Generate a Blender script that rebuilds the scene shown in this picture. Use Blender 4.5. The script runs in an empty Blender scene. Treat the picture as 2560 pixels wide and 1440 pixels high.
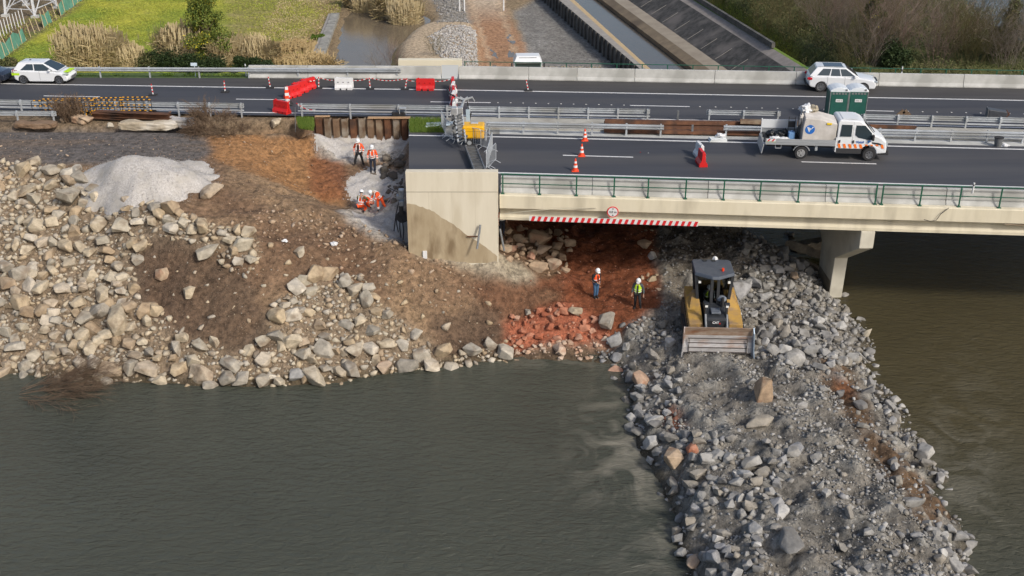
import bpy, bmesh, math, random
import numpy as np
from mathutils import Vector, Matrix, Euler
from mathutils.geometry import delaunay_2d_cdt
random.seed(7); np.random.seed(7)
R = math.radians
scene = bpy.context.scene
# ------------------------------------------------------------------ camera
CAMH, PITCH, FPX = 20.3, R(25.0), 2814.0
cam_d = bpy.data.cameras.new('camera'); cam = bpy.data.objects.new('camera', cam_d)
scene.collection.objects.link(cam); scene.camera = cam
cam.location = (0, 0, CAMH); cam.rotation_euler = (R(90) - PITCH, 0, 0)
cam_d.sensor_width = 36; cam_d.lens = FPX / 2560 * 36
cam_d.clip_start = 0.5; cam_d.clip_end = 1500
# ------------------------------------------------------------------ light
SUN_EL, SUN_AZ = R(38), R(138)          # azimuth measured clockwise from +Y
world = bpy.data.worlds.new('World'); scene.world = world; world.use_nodes = True
wn = world.node_tree; bg = wn.nodes['Background']
sky = wn.nodes.new('ShaderNodeTexSky'); sky.sky_type = 'NISHITA'; sky.sun_disc = False
sky.sun_elevation = SUN_EL; sky.sun_rotation = SUN_AZ
sky.air_density = 1.0; sky.dust_density = 3.5; sky.ozone_density = 1.0
wn.links.new(sky.outputs[0], bg.inputs[0]); bg.inputs[1].default_value = 0.12
sd = bpy.data.lights.new('sun', 'SUN'); so = bpy.data.objects.new('sun', sd)
scene.collection.objects.link(so)
sd.energy = 2.3; sd.angle = R(7); sd.color = (1.0, 0.95, 0.86)
sv = Vector((math.sin(SUN_AZ) * math.cos(SUN_EL), math.cos(SUN_AZ) * math.cos(SUN_EL), math.sin(SUN_EL)))
so.rotation_euler = sv.to_track_quat('Z', 'Y').to_euler(); so.location = (40, -20, 60)
scene.view_settings.view_transform = 'Standard'; scene.view_settings.look = 'None'
scene.view_settings.gamma = 1; scene.view_settings.exposure = 0.2
# ------------------------------------------------------------------ helpers
C = scene.collection
cP, sP = math.cos(PITCH), math.sin(PITCH)
def P(px, py, z=0.0):
    u = (px - 1280) / FPX; v = (py - 720) / FPX
    d = (CAMH - z) / (sP + v * cP)
    return Vector((u * d, d * (cP - v * sP), z))
def PY(px, py, Y):
    u = (px - 1280) / FPX; v = (py - 720) / FPX
    d = Y / (cP - v * sP)
    return Vector((u * d, Y, CAMH - d * (sP + v * cP)))
def proj(x, y, z):
    d = y * cP + (CAMH - z) * sP
    v = ((CAMH - z) * cP - y * sP) / d
    return 1280 + FPX * x / d, 720 + FPX * v, FPX / d
def tag(o, label=None, cat=None, group=None, kind=None):
    if label: o['label'] = label
    if cat: o['category'] = cat
    if group: o['group'] = group
    if kind: o['kind'] = kind
    return o
def empty(name, loc, rz, label, cat, group=None):
    o = bpy.data.objects.new(name, None); C.objects.link(o)
    o.location = loc; o.rotation_euler = (0, 0, rz); o.empty_display_size = .2
    return tag(o, label, cat, group)
def copy_tree(o, parent=None):
    c = o.copy(); C.objects.link(c)
    if parent is not None: c.parent = parent
    for ch in o.children: copy_tree(ch, c)
    return c
class MB:
    def __init__(s): s.v = []; s.f = []
    def add(s, vs, fs, M=None):
        n = len(s.v)
        s.v += [tuple(M @ Vector(v)) if M else tuple(v) for v in vs]
        s.f += [tuple(i + n for i in f) for f in fs]
        return s
    def box(s, a, b, M=None):
        x0, y0, z0 = a; x1, y1, z1 = b
        vs = [(x0,y0,z0),(x1,y0,z0),(x1,y1,z0),(x0,y1,z0),(x0,y0,z1),(x1,y0,z1),(x1,y1,z1),(x0,y1,z1)]
        return s.add(vs, [(0,3,2,1),(4,5,6,7),(0,1,5,4),(1,2,6,5),(2,3,7,6),(3,0,4,7)], M)
    def cbox(s, c, d, M=None):
        return s.box([c[i]-d[i]/2 for i in range(3)], [c[i]+d[i]/2 for i in range(3)], M)
    def tube(s, pts, r, n=8, cap=True):
        pts = [Vector(p) for p in pts]; k = len(pts)
        rs = r if isinstance(r, (list, tuple)) else [r] * k
        vs = []; up = None
        for i, p in enumerate(pts):
            t = (pts[min(i+1, k-1)] - pts[max(i-1, 0)])
            if t.length < 1e-9: t = Vector((0, 0, 1))
            t.normalize()
            if up is None or abs(up.dot(t)) > .99:
                up = Vector((0, 0, 1)) if abs(t.z) < .9 else Vector((1, 0, 0))
            a = t.cross(up).normalized(); b = t.cross(a).normalized()
            for j in range(n):
                an = 2 * math.pi * (j + .5) / n
                vs.append(p + (a * math.cos(an) + b * math.sin(an)) * rs[i])
        fs = [(i*n+j, i*n+(j+1) % n, (i+1)*n+(j+1) % n, (i+1)*n+j) for i in range(k-1) for j in range(n)]
        if cap: fs += [tuple(range(n)), tuple((k-1)*n + j for j in range(n-1, -1, -1))]
        return s.add(vs, fs)
    def bar(s, a, b, w, h=None):        # rectangular bar between two points
        a = Vector(a); b = Vector(b); h = h or w
        t = (b - a).normalized(); up = Vector((0, 0, 1)) if abs(t.z) < .95 else Vector((0, 1, 0))
        x = t.cross(up).normalized(); y = x.cross(t).normalized()
        vs = [p + x * sx * w/2 + y * sy * h/2 for p in (a, b) for sx, sy in ((-1,-1),(1,-1),(1,1),(-1,1))]
        return s.add(vs, [(0,3,2,1),(4,5,6,7),(0,1,5,4),(1,2,6,5),(2,3,7,6),(3,0,4,7)])
    def prism(s, poly, y0, y1, M=None):   # poly in XZ extruded along Y
        n = len(poly)
        vs = [(x, y0, z) for x, z in poly] + [(x, y1, z) for x, z in poly]
        fs = [tuple(range(n)), tuple(range(2*n-1, n-1, -1))] + [(i, i+n, (i+1) % n + n, (i+1) % n) for i in range(n)]
        return s.add(vs, fs, M)
    def sweep(s, prof, path, close=True, up=(0, 0, 1)):  # prof (side, up) swept along the path
        path = [Vector(p) for p in path]; n = len(prof); vs = []
        for i, p in enumerate(path):
            t = (path[min(i+1, len(path)-1)] - path[max(i-1, 0)]); t.z = 0; t.normalize()
            sd_ = Vector((t.y, -t.x, 0))
            vs += [p + sd_ * a + Vector((0, 0, b)) for a, b in prof]
        m = n if close else n - 1
        fs = [(i*n+j, i*n+(j+1) % n, (i+1)*n+(j+1) % n, (i+1)*n+j) for i in range(len(path)-1) for j in range(m)]
        if close: fs += [tuple(range(n-1, -1, -1)), tuple((len(path)-1)*n + j for j in range(n))]
        return s.add(vs, fs)
    def lathe(s, prof, n=16, M=None):    # prof (r, z)
        k = len(prof); vs = [(r*math.cos(2*math.pi*j/n), r*math.sin(2*math.pi*j/n), z) for r, z in prof for j in range(n)]
        fs = [(i*n+j, i*n+(j+1) % n, (i+1)*n+(j+1) % n, (i+1)*n+j) for i in range(k-1) for j in range(n)]
        fs += [tuple(range(n-1, -1, -1)), tuple((k-1)*n+j for j in range(n))]
        return s.add(vs, fs, M)
    def grid(s, A, B):                   # ruled strip between two polylines
        n = len(A); vs = list(A) + list(B)
        return s.add(vs, [(i, i+1, n+i+1, n+i) for i in range(n-1)])
    def build(s, name, m, parent=None, bevel=0, smooth=False, sub=0):
        me = bpy.data.meshes.new(name); me.from_pydata([tuple(v) for v in s.v], [], s.f)
        bm = bmesh.new(); bm.from_mesh(me); bmesh.ops.recalc_face_normals(bm, faces=bm.faces)
        bm.to_mesh(me); bm.free()
        me.materials.append(m)
        if smooth:
            for p in me.polygons: p.use_smooth = True
        o = bpy.data.objects.new(name, me); C.objects.link(o)
        if parent: o.parent = parent
        if bevel:
            b = o.modifiers.new('bevel', 'BEVEL'); b.width = bevel; b.segments = 2; b.limit_method = 'ANGLE'; b.angle_limit = R(35)
        if sub:
            b = o.modifiers.new('sub', 'SUBSURF'); b.levels = b.render_levels = sub
        return o
def RZ(a): return Matrix.Rotation(a, 4, 'Z')
def T(x, y, z): return Matrix.Translation((x, y, z))
# ------------------------------------------------------------------ materials
MATS = {}
def mat(name, c1, c2=None, scale=2.0, rough=.8, metal=0, bump=0, bscale=30, coat=0, contrast=(.35, .65), c3=None, s3=.3, spec=None, stretch=None):
    if name in MATS: return MATS[name]
    m = bpy.data.materials.new(name); m.use_nodes = True; nt = m.node_tree; N = nt.nodes; L = nt.links
    b = N['Principled BSDF']; b.inputs['Roughness'].default_value = rough; b.inputs['Metallic'].default_value = metal
    if spec is not None: b.inputs['Specular IOR Level'].default_value = spec
    if coat: b.inputs['Coat Weight'].default_value = coat; b.inputs['Coat Roughness'].default_value = .05
    b.inputs['Base Color'].default_value = (*c1, 1)
    co = None
    if c2 or bump:
        tc = N.new('ShaderNodeTexCoord'); co = tc.outputs['Object']
        if stretch:
            mp = N.new('ShaderNodeMapping'); mp.inputs['Scale'].default_value = stretch; L.new(co, mp.inputs[0]); co = mp.outputs[0]
    if c2:
        n = N.new('ShaderNodeTexNoise'); n.inputs['Scale'].default_value = scale; n.inputs['Detail'].default_value = 8; n.inputs['Roughness'].default_value = .65
        L.new(co, n.inputs['Vector'])
        r = N.new('ShaderNodeValToRGB'); r.color_ramp.elements[0].position = contrast[0]; r.color_ramp.elements[1].position = contrast[1]
        r.color_ramp.elements[0].color = (*c1, 1); r.color_ramp.elements[1].color = (*c2, 1)
        L.new(n.outputs[0], r.inputs[0]); out = r.outputs[0]
        if c3:
            n2 = N.new('ShaderNodeTexNoise'); n2.inputs['Scale'].default_value = s3; n2.inputs['Detail'].default_value = 5; L.new(co, n2.inputs['Vector'])
            r2 = N.new('ShaderNodeValToRGB'); r2.color_ramp.elements[0].position = .5; r2.color_ramp.elements[1].position = .68
            L.new(n2.outputs[0], r2.inputs[0])
            mx = N.new('ShaderNodeMix'); mx.data_type = 'RGBA'; L.new(r2.outputs[0], mx.inputs[0]); L.new(out, mx.inputs[6]); mx.inputs[7].default_value = (*c3, 1)
            out = mx.outputs[2]
        L.new(out, b.inputs['Base Color'])
    if bump:
        n = N.new('ShaderNodeTexNoise'); n.inputs['Scale'].default_value = bscale; n.inputs['Detail'].default_value = 6
        L.new(co, n.inputs['Vector'])
        bp = N.new('ShaderNodeBump'); bp.inputs['Strength'].default_value = min(1, bump * 4); bp.inputs['Distance'].default_value = bump
        L.new(n.outputs[0], bp.inputs['Height']); L.new(bp.outputs[0], b.inputs['Normal'])
    MATS[name] = m
    return m
asphalt = mat('asphalt_new', (.037,.039,.048), (.058,.060,.070), .30, .75, bump=.004, bscale=60, c3=(.080,.077,.078), s3=.16, stretch=(.16, 1.6, 1))
asphalt_far = mat('asphalt_shoulder', (.045,.042,.042), (.062,.060,.060), .6, .85, bump=.004, bscale=60, stretch=(.25, 2, 1))
asphalt_old = mat('asphalt_muddy', (.085,.068,.056), (.13,.092,.066), .5, .8, bump=.01, bscale=20, c3=(.075,.074,.080), s3=.15, stretch=(.35, 1.4, 1))
white_line = mat('road_paint', (.62,.62,.62), (.75,.75,.74), 3, .6)
concrete = mat('concrete_grey', (.40,.40,.38), (.52,.52,.50), 1.2, .85, bump=.004, bscale=25, c3=(.33,.33,.31), s3=.5)
concrete_dark = mat('concrete_stained', (.17,.165,.15), (.36,.35,.31), 1.5, .9, bump=.008, bscale=20)
cream = mat('cream_concrete', (.63,.57,.43), (.69,.63,.49), .9, .75, bump=.002, bscale=15, c3=(.50,.45,.34), s3=.6, stretch=(1.6,1,.35))
galv = mat('galvanised_steel', (.42,.45,.48), (.52,.55,.58), 2, .45, .35, c3=(.36,.37,.37))
galv_dark = mat('galvanised_dark', (.16,.17,.18), (.28,.29,.30), 3, .5, .6)
green_paint = mat('green_paint', (.008,.075,.045), (.012,.10,.06), 3, .45)
rust = mat('rusty_steel', (.085,.035,.018), (.17,.075,.035), 2.2, .85, .1, bump=.004, c3=(.055,.03,.02), s3=1.0)
rust_pale = mat('rusty_steel_dried', (.20,.15,.10), (.10,.055,.03), 2.2, .85, bump=.004, c3=(.27,.24,.20), s3=1.3)
red_plastic = mat('red_plastic', (.62,.012,.012), (.52,.02,.02), 3, .4)
white_plastic = mat('white_plastic', (.72,.73,.74), (.62,.62,.62), 3, .4)
orange_plastic = mat('orange_plastic', (.85,.07,.015), (.75,.06,.015), 4, .45)
black_rubber = mat('black_rubber', (.018,.018,.02), (.03,.03,.032), 6, .8)
black_metal = mat('black_metal', (.015,.016,.018), (.03,.032,.036), 5, .45)
car_white = mat('white_car_paint', (.72,.74,.77), None, rough=.25, coat=.8)
glass_dark = mat('dark_window_glass', (.012,.016,.02), None, rough=.06, spec=.9)
grey_plastic = mat('grey_plastic', (.10,.105,.11), (.14,.145,.15), 5, .6)
alloy = mat('alloy_rim', (.45,.46,.48), None, rough=.3, metal=.9)
yellow_black = mat('yellow_tape', (.75,.36,.02), None, rough=.5)
wood = mat('timber', (.36,.22,.12), (.46,.30,.17), 4, .8, stretch=(.3, 4, 4))
# ------------------------------------------------------------------ height fields
def fbm(X, Y, seed, scale, octaves=4):
    rng = np.random.RandomState(seed); out = np.zeros_like(X); amp = 1.0; tot = 0
    for o in range(octaves):
        G = rng.rand(97, 97); fx = X / scale * 2**o + 31.7 * o; fy = Y / scale * 2**o + 17.3 * o
        ix = np.floor(fx).astype(int); iy = np.floor(fy).astype(int); tx = fx - ix; ty = fy - iy
        tx = tx*tx*(3-2*tx); ty = ty*ty*(3-2*ty)
        a = G[ix % 97, iy % 97]; b = G[(ix+1) % 97, iy % 97]; c = G[ix % 97, (iy+1) % 97]; d = G[(ix+1) % 97, (iy+1) % 97]
        out += amp * ((a*(1-tx)+b*tx)*(1-ty) + (c*(1-tx)+d*tx)*ty); tot += amp; amp *= .55
    return out / tot - .5
def blur(Z, n):
    for _ in range(n):
        Zp = np.pad(Z, 1, mode='edge')
        Z = (Zp[:-2,1:-1] + Zp[2:,1:-1] + Zp[1:-1,:-2] + Zp[1:-1,2:] + 2*Z) / 6
    return Z
class Field:
    def __init__(s, lines, x0, x1, y0, y1, res, nblur=2):
        pts = []; edges = []; zs = []
        for ln in lines:
            for i, p in enumerate(ln):
                if i: edges.append((len(pts)-1, len(pts)))
                pts.append(Vector((p[0], p[1]))); zs.append(p[2])
        vo, ed, fc, ov, oe, of = delaunay_2d_cdt(pts, edges, [], 0, 1e-4)
        zz = []
        for k, v in enumerate(vo):
            if ov[k]: zz.append(zs[ov[k][0]])
            else:
                i = min(range(len(pts)), key=lambda q: (pts[q]-v).length_squared); zz.append(zs[i])
        s.x0, s.y0, s.res = x0, y0, res
        nx = int((x1-x0)/res)+1; ny = int((y1-y0)/res)+1
        Z = np.full((nx, ny), np.nan)
        for f in fc:
            for t in range(1, len(f)-1):
                a, b, c = vo[f[0]], vo[f[t]], vo[f[t+1]]; za, zb, zc = zz[f[0]], zz[f[t]], zz[f[t+1]]
                i0 = max(0, int((min(a.x,b.x,c.x)-x0)/res)); i1 = min(nx-1, int((max(a.x,b.x,c.x)-x0)/res)+1)
                j0 = max(0, int((min(a.y,b.y,c.y)-y0)/res)); j1 = min(ny-1, int((max(a.y,b.y,c.y)-y0)/res)+1)
                if i1 < i0 or j1 < j0: continue
                den = (b.y-c.y)*(a.x-c.x)+(c.x-b.x)*(a.y-c.y)
                if abs(den) < 1e-9: continue
                gx, gy = np.meshgrid(x0+np.arange(i0,i1+1)*res, y0+np.arange(j0,j1+1)*res, indexing='ij')
                w0 = ((b.y-c.y)*(gx-c.x)+(c.x-b.x)*(gy-c.y))/den; w1 = ((c.y-a.y)*(gx-c.x)+(a.x-c.x)*(gy-c.y))/den; w2 = 1-w0-w1
                ok = (w0>-1e-6)&(w1>-1e-6)&(w2>-1e-6)
                Z[i0:i1+1, j0:j1+1][ok] = (w0*za+w1*zb+w2*zc)[ok]
        Z[np.isnan(Z)] = -9
        s.Z = blur(Z, nblur); s.nx, s.ny = nx, ny
        s.X, s.Y = np.meshgrid(x0+np.arange(nx)*res, y0+np.arange(ny)*res, indexing='ij')
    def h(s, x, y):
        fx = min(max((x-s.x0)/s.res, 0), s.nx-1.001); fy = min(max((y-s.y0)/s.res, 0), s.ny-1.001)
        i, j = int(fx), int(fy); a, b = fx-i, fy-j; Z = s.Z
        return float((Z[i,j]*(1-a)+Z[i+1,j]*a)*(1-b)+(Z[i,j+1]*(1-a)+Z[i+1,j+1]*a)*b)
    def mesh(s, name, m, col=None, drop=None, kind='structure'):
        nx, ny = s.nx, s.ny
        V = np.stack([s.X, s.Y, s.Z], -1).reshape(-1, 3)
        I = np.arange(nx*ny).reshape(nx, ny)
        F = np.stack([I[:-1,:-1], I[1:,:-1], I[1:,1:], I[:-1,1:]], -1)
        if drop is not None: F = F[~drop[:-1,:-1]]
        F = F.reshape(-1, 4)
        me = np_mesh(name, V, F, m, smooth=True)
        if col is not None:
            at = me.attributes.new('alb', 'FLOAT_COLOR', 'POINT')
            c4 = np.concatenate([col.reshape(-1,3), np.ones((nx*ny,1))], 1).astype(np.float32)
            at.data.foreach_set('color', c4.ravel())
        o = bpy.data.objects.new(name, me); C.objects.link(o); o['kind'] = kind
        return o
def np_mesh(name, V, F, m, smooth=False):
    me = bpy.data.meshes.new(name); k = F.shape[1]
    me.vertices.add(len(V)); me.vertices.foreach_set('co', np.ascontiguousarray(V, dtype=np.float32).ravel())
    me.loops.add(F.size); me.loops.foreach_set('vertex_index', np.ascontiguousarray(F, dtype=np.int32).ravel())
    me.polygons.add(len(F)); me.polygons.foreach_set('loop_start', np.arange(0, F.size, k, dtype=np.int32))
    me.polygons.foreach_set('loop_total', np.full(len(F), k, dtype=np.int32))
    if smooth: me.polygons.foreach_set('use_smooth', np.ones(len(F), dtype=bool))
    me.materials.append(m); me.update(calc_edges=True); me.validate()
    return me
def pip(poly, X, Y):
    ins = np.zeros(X.shape, bool); n = len(poly); j = n-1
    for i in range(n):
        xi, yi = poly[i]; xj, yj = poly[j]
        c = ((yi > Y) != (yj > Y)) & (X < (xj-xi)*(Y-yi)/((yj-yi) or 1e-9)+xi)
        ins ^= c; j = i
    return ins
WL = -7.0
def L3(*t): return [P(*q) for q in t]
lines = [
 # flat top of the embankment
 [(-70,80,-.16),(-6.6,80,-.16)], [(-70,70.2,-.16),(-7,70,-.16)],
 L3((-400,330,-.14),(0,330,-.14),(300,330,-.14),(450,332,-.14),(600,335,-.2),(700,330,-.25),(783,330,-.35)),
 L3((-400,400,-.15),(0,398,-.15),(200,402,-.18),(420,410,-.3),(500,395,-.35),(560,372,-.3)),
 L3((640,345,-.5),(640,400,-.9),(620,450,-.95),(560,490,-1.05)),
 L3((740,350,-.9),(720,420,-1.6),(760,490,-2.3),(820,518,-2.85)),
 L3((788,352,-1.45),(850,360,-1.55),(900,362,-1.6),(960,360,-1.6),(1016,356,-1.5)),
 L3((790,395,-1.75),(850,405,-1.85),(930,400,-1.8),(1005,395,-1.7)),
 L3((790,450,-2.1),(850,470,-2.3),(900,440,-2.15),(950,445,-2.2),(1006,440,-2.0)),
 L3((830,510,-2.8),(900,515,-3.0),(960,520,-3.1),(1006,515,-3.1)),
 L3((930,560,-3.1),(975,590,-3.2),(1008,598,-3.2)),
 L3((400,500,-.95),(520,500,-1.05),(640,480,-1.1),(760,508,-1.7),(840,530,-2.2),(900,552,-2.4),(960,600,-2.95),(1010,618,-3.05)),
 # crest of the bank
 L3((-400,402,-.2),(0,405,-.2),(150,418,-.3),(260,455,-.6),(330,500,-.9),(420,545,-1.3),(620,600,-2.0),(800,612,-2.5),(900,628,-3.0),(1020,645,-3.7),(1150,680,-4.4),(1250,705,-5.0),(1320,740,-5.3),(1420,765,-5.5),(1520,795,-5.7)),
 L3((1012,616,-2.9),(1130,622,-3.0),(1246,631,-3.2)), L3((1080,640,-3.35),(1180,655,-3.7),(1260,665,-4.0),(1330,685,-4.7),(1380,705,-5.2)),
 # middle of the bank (bulges)
 L3((-400,640,-3.5),(0,640,-3.4),(250,660,-3.4),(480,700,-3.6),(620,720,-3.7),(800,720,-4.0),(950,740,-4.4),(1100,760,-5.0),(1200,790,-5.7),(1270,800,-6.0)),
 L3((-400,930,WL),(0,937,WL),(300,950,WL),(450,962,WL),(600,968,WL),(750,962,WL),(850,957,WL),(1000,932,WL),(1100,922,WL),(1260,906,WL),(1380,897,WL),(1500,888,WL),(1530,905,WL),(1572,975,WL),(1575,1050,WL),(1600,1130,WL),(1645,1200,WL),(1680,1290,WL),(1700,1370,WL),(1730,1440,WL),(1810,1750,WL)),
 L3((-400,1080,-9.5),(0,1090,-9.5),(450,1110,-9.5),(850,1100,-9.5),(1100,1060,-9.5),(1300,1040,-9.3),(1420,1100,-9.3),(1480,1250,-9.3),(1560,1440,-9.3),(1640,1750,-9.3)),
 # lower platform
 L3((1300,585,-4.6),(1330,600,-5.1),(1400,600,-5.4),(1500,600,-5.5),(1640,600,-5.5),(1750,600,-5.45)),
 L3((1420,690,-5.45),(1500,690,-5.5),(1640,700,-5.55)),
 L3((1290,790,-6.0),(1420,775,-5.8),(1510,800,-5.85),(1560,830,-5.95)),
 # causeway
 L3((1660,640,-5.5),(1680,760,-5.5),(1680,860,-5.55)),
 L3((1780,640,-5.45),(1790,760,-5.45),(1800,870,-5.45),(1850,1000,-5.4),(1950,1200,-5.25),(2050,1440,-5.2),(2150,1750,-5.2)),
 L3((1600,870,-6.0),(1650,960,-6.0),(1680,1060,-6.1),(1720,1150,-6.0),(1775,1300,-5.9),(1830,1440,-5.8),(1900,1750,-5.8)),
 L3((1730,900,-5.6),(1750,1050,-5.6),(1820,1250,-5.6),(1900,1440,-5.5),(1980,1750,-5.5)),
 L3((1900,600,-5.6),(1930,640,-5.6),(2010,740,-5.7),(2085,840,-5.8),(2110,930,-5.7),(2180,1050,-5.7),(2250,1180,-5.8),(2320,1320,-5.7),(2360,1440,-5.6),(2440,1750,-5.6)),
 L3((1900,760,-5.7),(1980,860,-5.6),(2000,950,-5.35),(2070,1070,-5.25),(2170,1230,-5.2),(2230,1440,-5.2)),
 L3((1975,600,WL),(1990,625,WL),(2060,712,WL),(2110,772,WL),(2158,835,WL),(2172,930,WL),(2220,1010,WL),(2290,1105,WL),(2340,1190,WL),(2398,1285,WL),(2415,1440,WL),(2500,1750,WL)),
 L3((2050,600,-9),(2080,640,-9),(2150,730,-9),(2230,820,-9),(2290,930,-9),(2340,1020,-9.2),(2400,1110,-9.2),(2470,1250,-9.2),(2540,1440,-9.2),(2650,1750,-9.2)),
 # under the bridges
 [(-1.2,56,-3.4),(-1.2,66,-3.4),(-1.2,80,-3.6),(-1.2,88,-4.8)], [(2.2,66,-5.5),(2.2,80,-5.5),(2.2,88,-5.5)], [(12.5,64,-5.6),(12.5,80,-5.6),(12.5,88,-5.6)],
 [(17,64,-8),(17,80,-8),(17,88,-6)], [(22,62,-9),(70,62,-9)], [(22,80,-9),(70,80,-9)], [(22,88,-6.5),(70,88,-6.5)],
 [(-5.9,61,-1.0),(-5.9,69,-.3),(-5.9,80,-.2)],
 [(-70,88,-3.5),(-20,88,-3.5),(-6,88,-4)],
 [(-70,20,-10),(-10,14,-10),(70,14,-10)], [(70,40,-10),(70,60,-9.5)],
]
TR = Field(lines, -46, 46, 24, 88, .16, 2)
X, Y = TR.X, TR.Y
PX, PYY, SS = proj(X, Y, TR.Z)
wob = fbm(X, Y, 3, 2.0)*40; wob2 = fbm(X, Y, 4, 2.0)*30
QX, QY = PX + wob, PYY + wob2
def zone(poly, hard=1):
    m = pip(poly, QX, QY).astype(float)
    return blur(m, 4)
above = TR.Z > -6.9
z_cause = zone([(1640,560),(1990,560),(1990,625),(2180,830),(2190,930),(2430,1280),(2440,1900),(1700,1900),(1560,1060),(1500,900),(1560,820),(1660,760),(1630,650)])
z_red = zone([(1255,540),(1640,540),(1650,650),(1670,780),(1560,830),(1520,880),(1370,900),(1260,905),(1270,800),(1400,745),(1300,700),(1420,690),(1400,620),(1300,590)])
z_asph = zone([(-600,322),(430,322),(520,345),(540,380),(480,408),(200,408),(-600,404)])
z_grav = zone([(840,525),(905,515),(1015,520),(1015,620),(930,600),(860,545)]) + zone([(790,345),(1020,350),(1015,400),(840,405),(790,395)]) + zone([(870,440),(1015,420),(1015,520),(900,515)])
z_shelf = zone([(1020,614),(1250,630),(1340,690),(1330,705),(1200,675),(1030,640)])
z_orange = zone([(490,338),(785,345),(800,400),(860,515),(770,500),(640,445),(540,400)])
z_wet = zone([(320,650),(400,590),(560,630),(640,700),(700,880),(580,890),(470,840),(330,740)]) + zone([(1060,800),(1260,760),(1270,900),(1120,900)])
z_top = zone([(-600,280),(700,280),(780,330),(600,345),(-600,328)])
n1 = fbm(X, Y, 11, 3.0, 5); n2 = fbm(X, Y, 12, .9, 3); n3 = fbm(X, Y, 13, .45, 2)
col = np.zeros(X.shape+(3,)); col[:] = (.175,.112,.070)
def lay(w, c, k=1.0):
    global col
    w = np.clip(w*k, 0, 1)[..., None]; col = col*(1-w) + np.array(c)*w
lay(np.clip(n1*4, 0, 1), (.24,.165,.10), .8); lay(np.clip(-n1*4, 0, 1), (.12,.072,.045), .7)
lay(z_orange, (.30,.155,.065), .8); lay(zone([(760,400),(860,400),(850,500),(790,500)]), (.20,.075,.035), .7)
lay(zone([(-600,402),(130,408),(350,505),(640,590),(650,640),(500,620),(340,640),(360,755),(450,830),(590,880),(690,760),(800,690),(960,760),(1120,895),(1270,860),(1280,940),(600,990),(-600,990)]), (.215,.17,.12), .75); lay(z_wet, (.092,.062,.043), .75); lay(z_top, (.17,.13,.085), .7)
lay(z_red, (.165,.056,.026), 1); lay(z_red*np.clip(n2*3, 0, 1), (.24,.085,.045), .8); lay(zone([(1262,800),(1400,765),(1515,800),(1515,860),(1265,870)]), (.34,.115,.065), .85)
lay(zone([(1255,880),(1500,860),(1520,900),(1260,915)]), (.42,.27,.19), .8)
lay(zone([(1180,700),(1420,690),(1400,760),(1290,790),(1200,760)]), (.13,.062,.035), .7)
lay(z_cause, (.175,.16,.138), 1); lay(z_cause*np.clip(fbm(X, Y, 91, 2.6, 4)*6, 0, 1), (.11,.105,.095), .8)
lay(zone([(1650,560),(1870,560),(1850,680),(1690,760),(1660,700)]), (.165,.145,.118), .9)
lay(zone([(2040,880),(2120,900),(2200,1060),(2380,1260),(2420,1330),(2330,1330),(2180,1130),(2060,960)]), (.115,.072,.042), .95)
lay(zone([(1660,1010),(1710,1030),(1720,1080),(1650,1070)]), (.25,.075,.035), .85); lay(zone([(2090,930),(2130,950),(2140,985),(2090,970)]), (.22,.085,.04), .6)
lay(z_cause*np.clip(n2*4, 0, 1), (.27,.26,.235), .8)
lay(z_grav, (.40,.37,.33), .9); lay(z_shelf, (.33,.29,.22), .9)
lay(zone([(960,570),(1010,575),(1010,612),(970,605)]), (.38,.42,.48), .8)
lay(z_asph, (.118,.108,.103), .95); lay(z_asph*np.clip(fbm(X*.25, Y*1.6, 77, 1.2, 3)*5, 0, 1), (.17,.125,.09), .55)
wl = np.clip(((TR.Z < WL+.25)).astype(float), 0, 1); lay(blur(wl, 2), (.055,.045,.028), .8)
# relief
bank = np.clip((-TR.Z-.35)/1.0, 0, 1)
TR.Z = TR.Z + bank*(n1*.5 + n2*.30 + n3*.24 + (.12-np.abs(fbm(X, Y, 95, 1.3, 3)))*.35) + z_red*n3*.10
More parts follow.
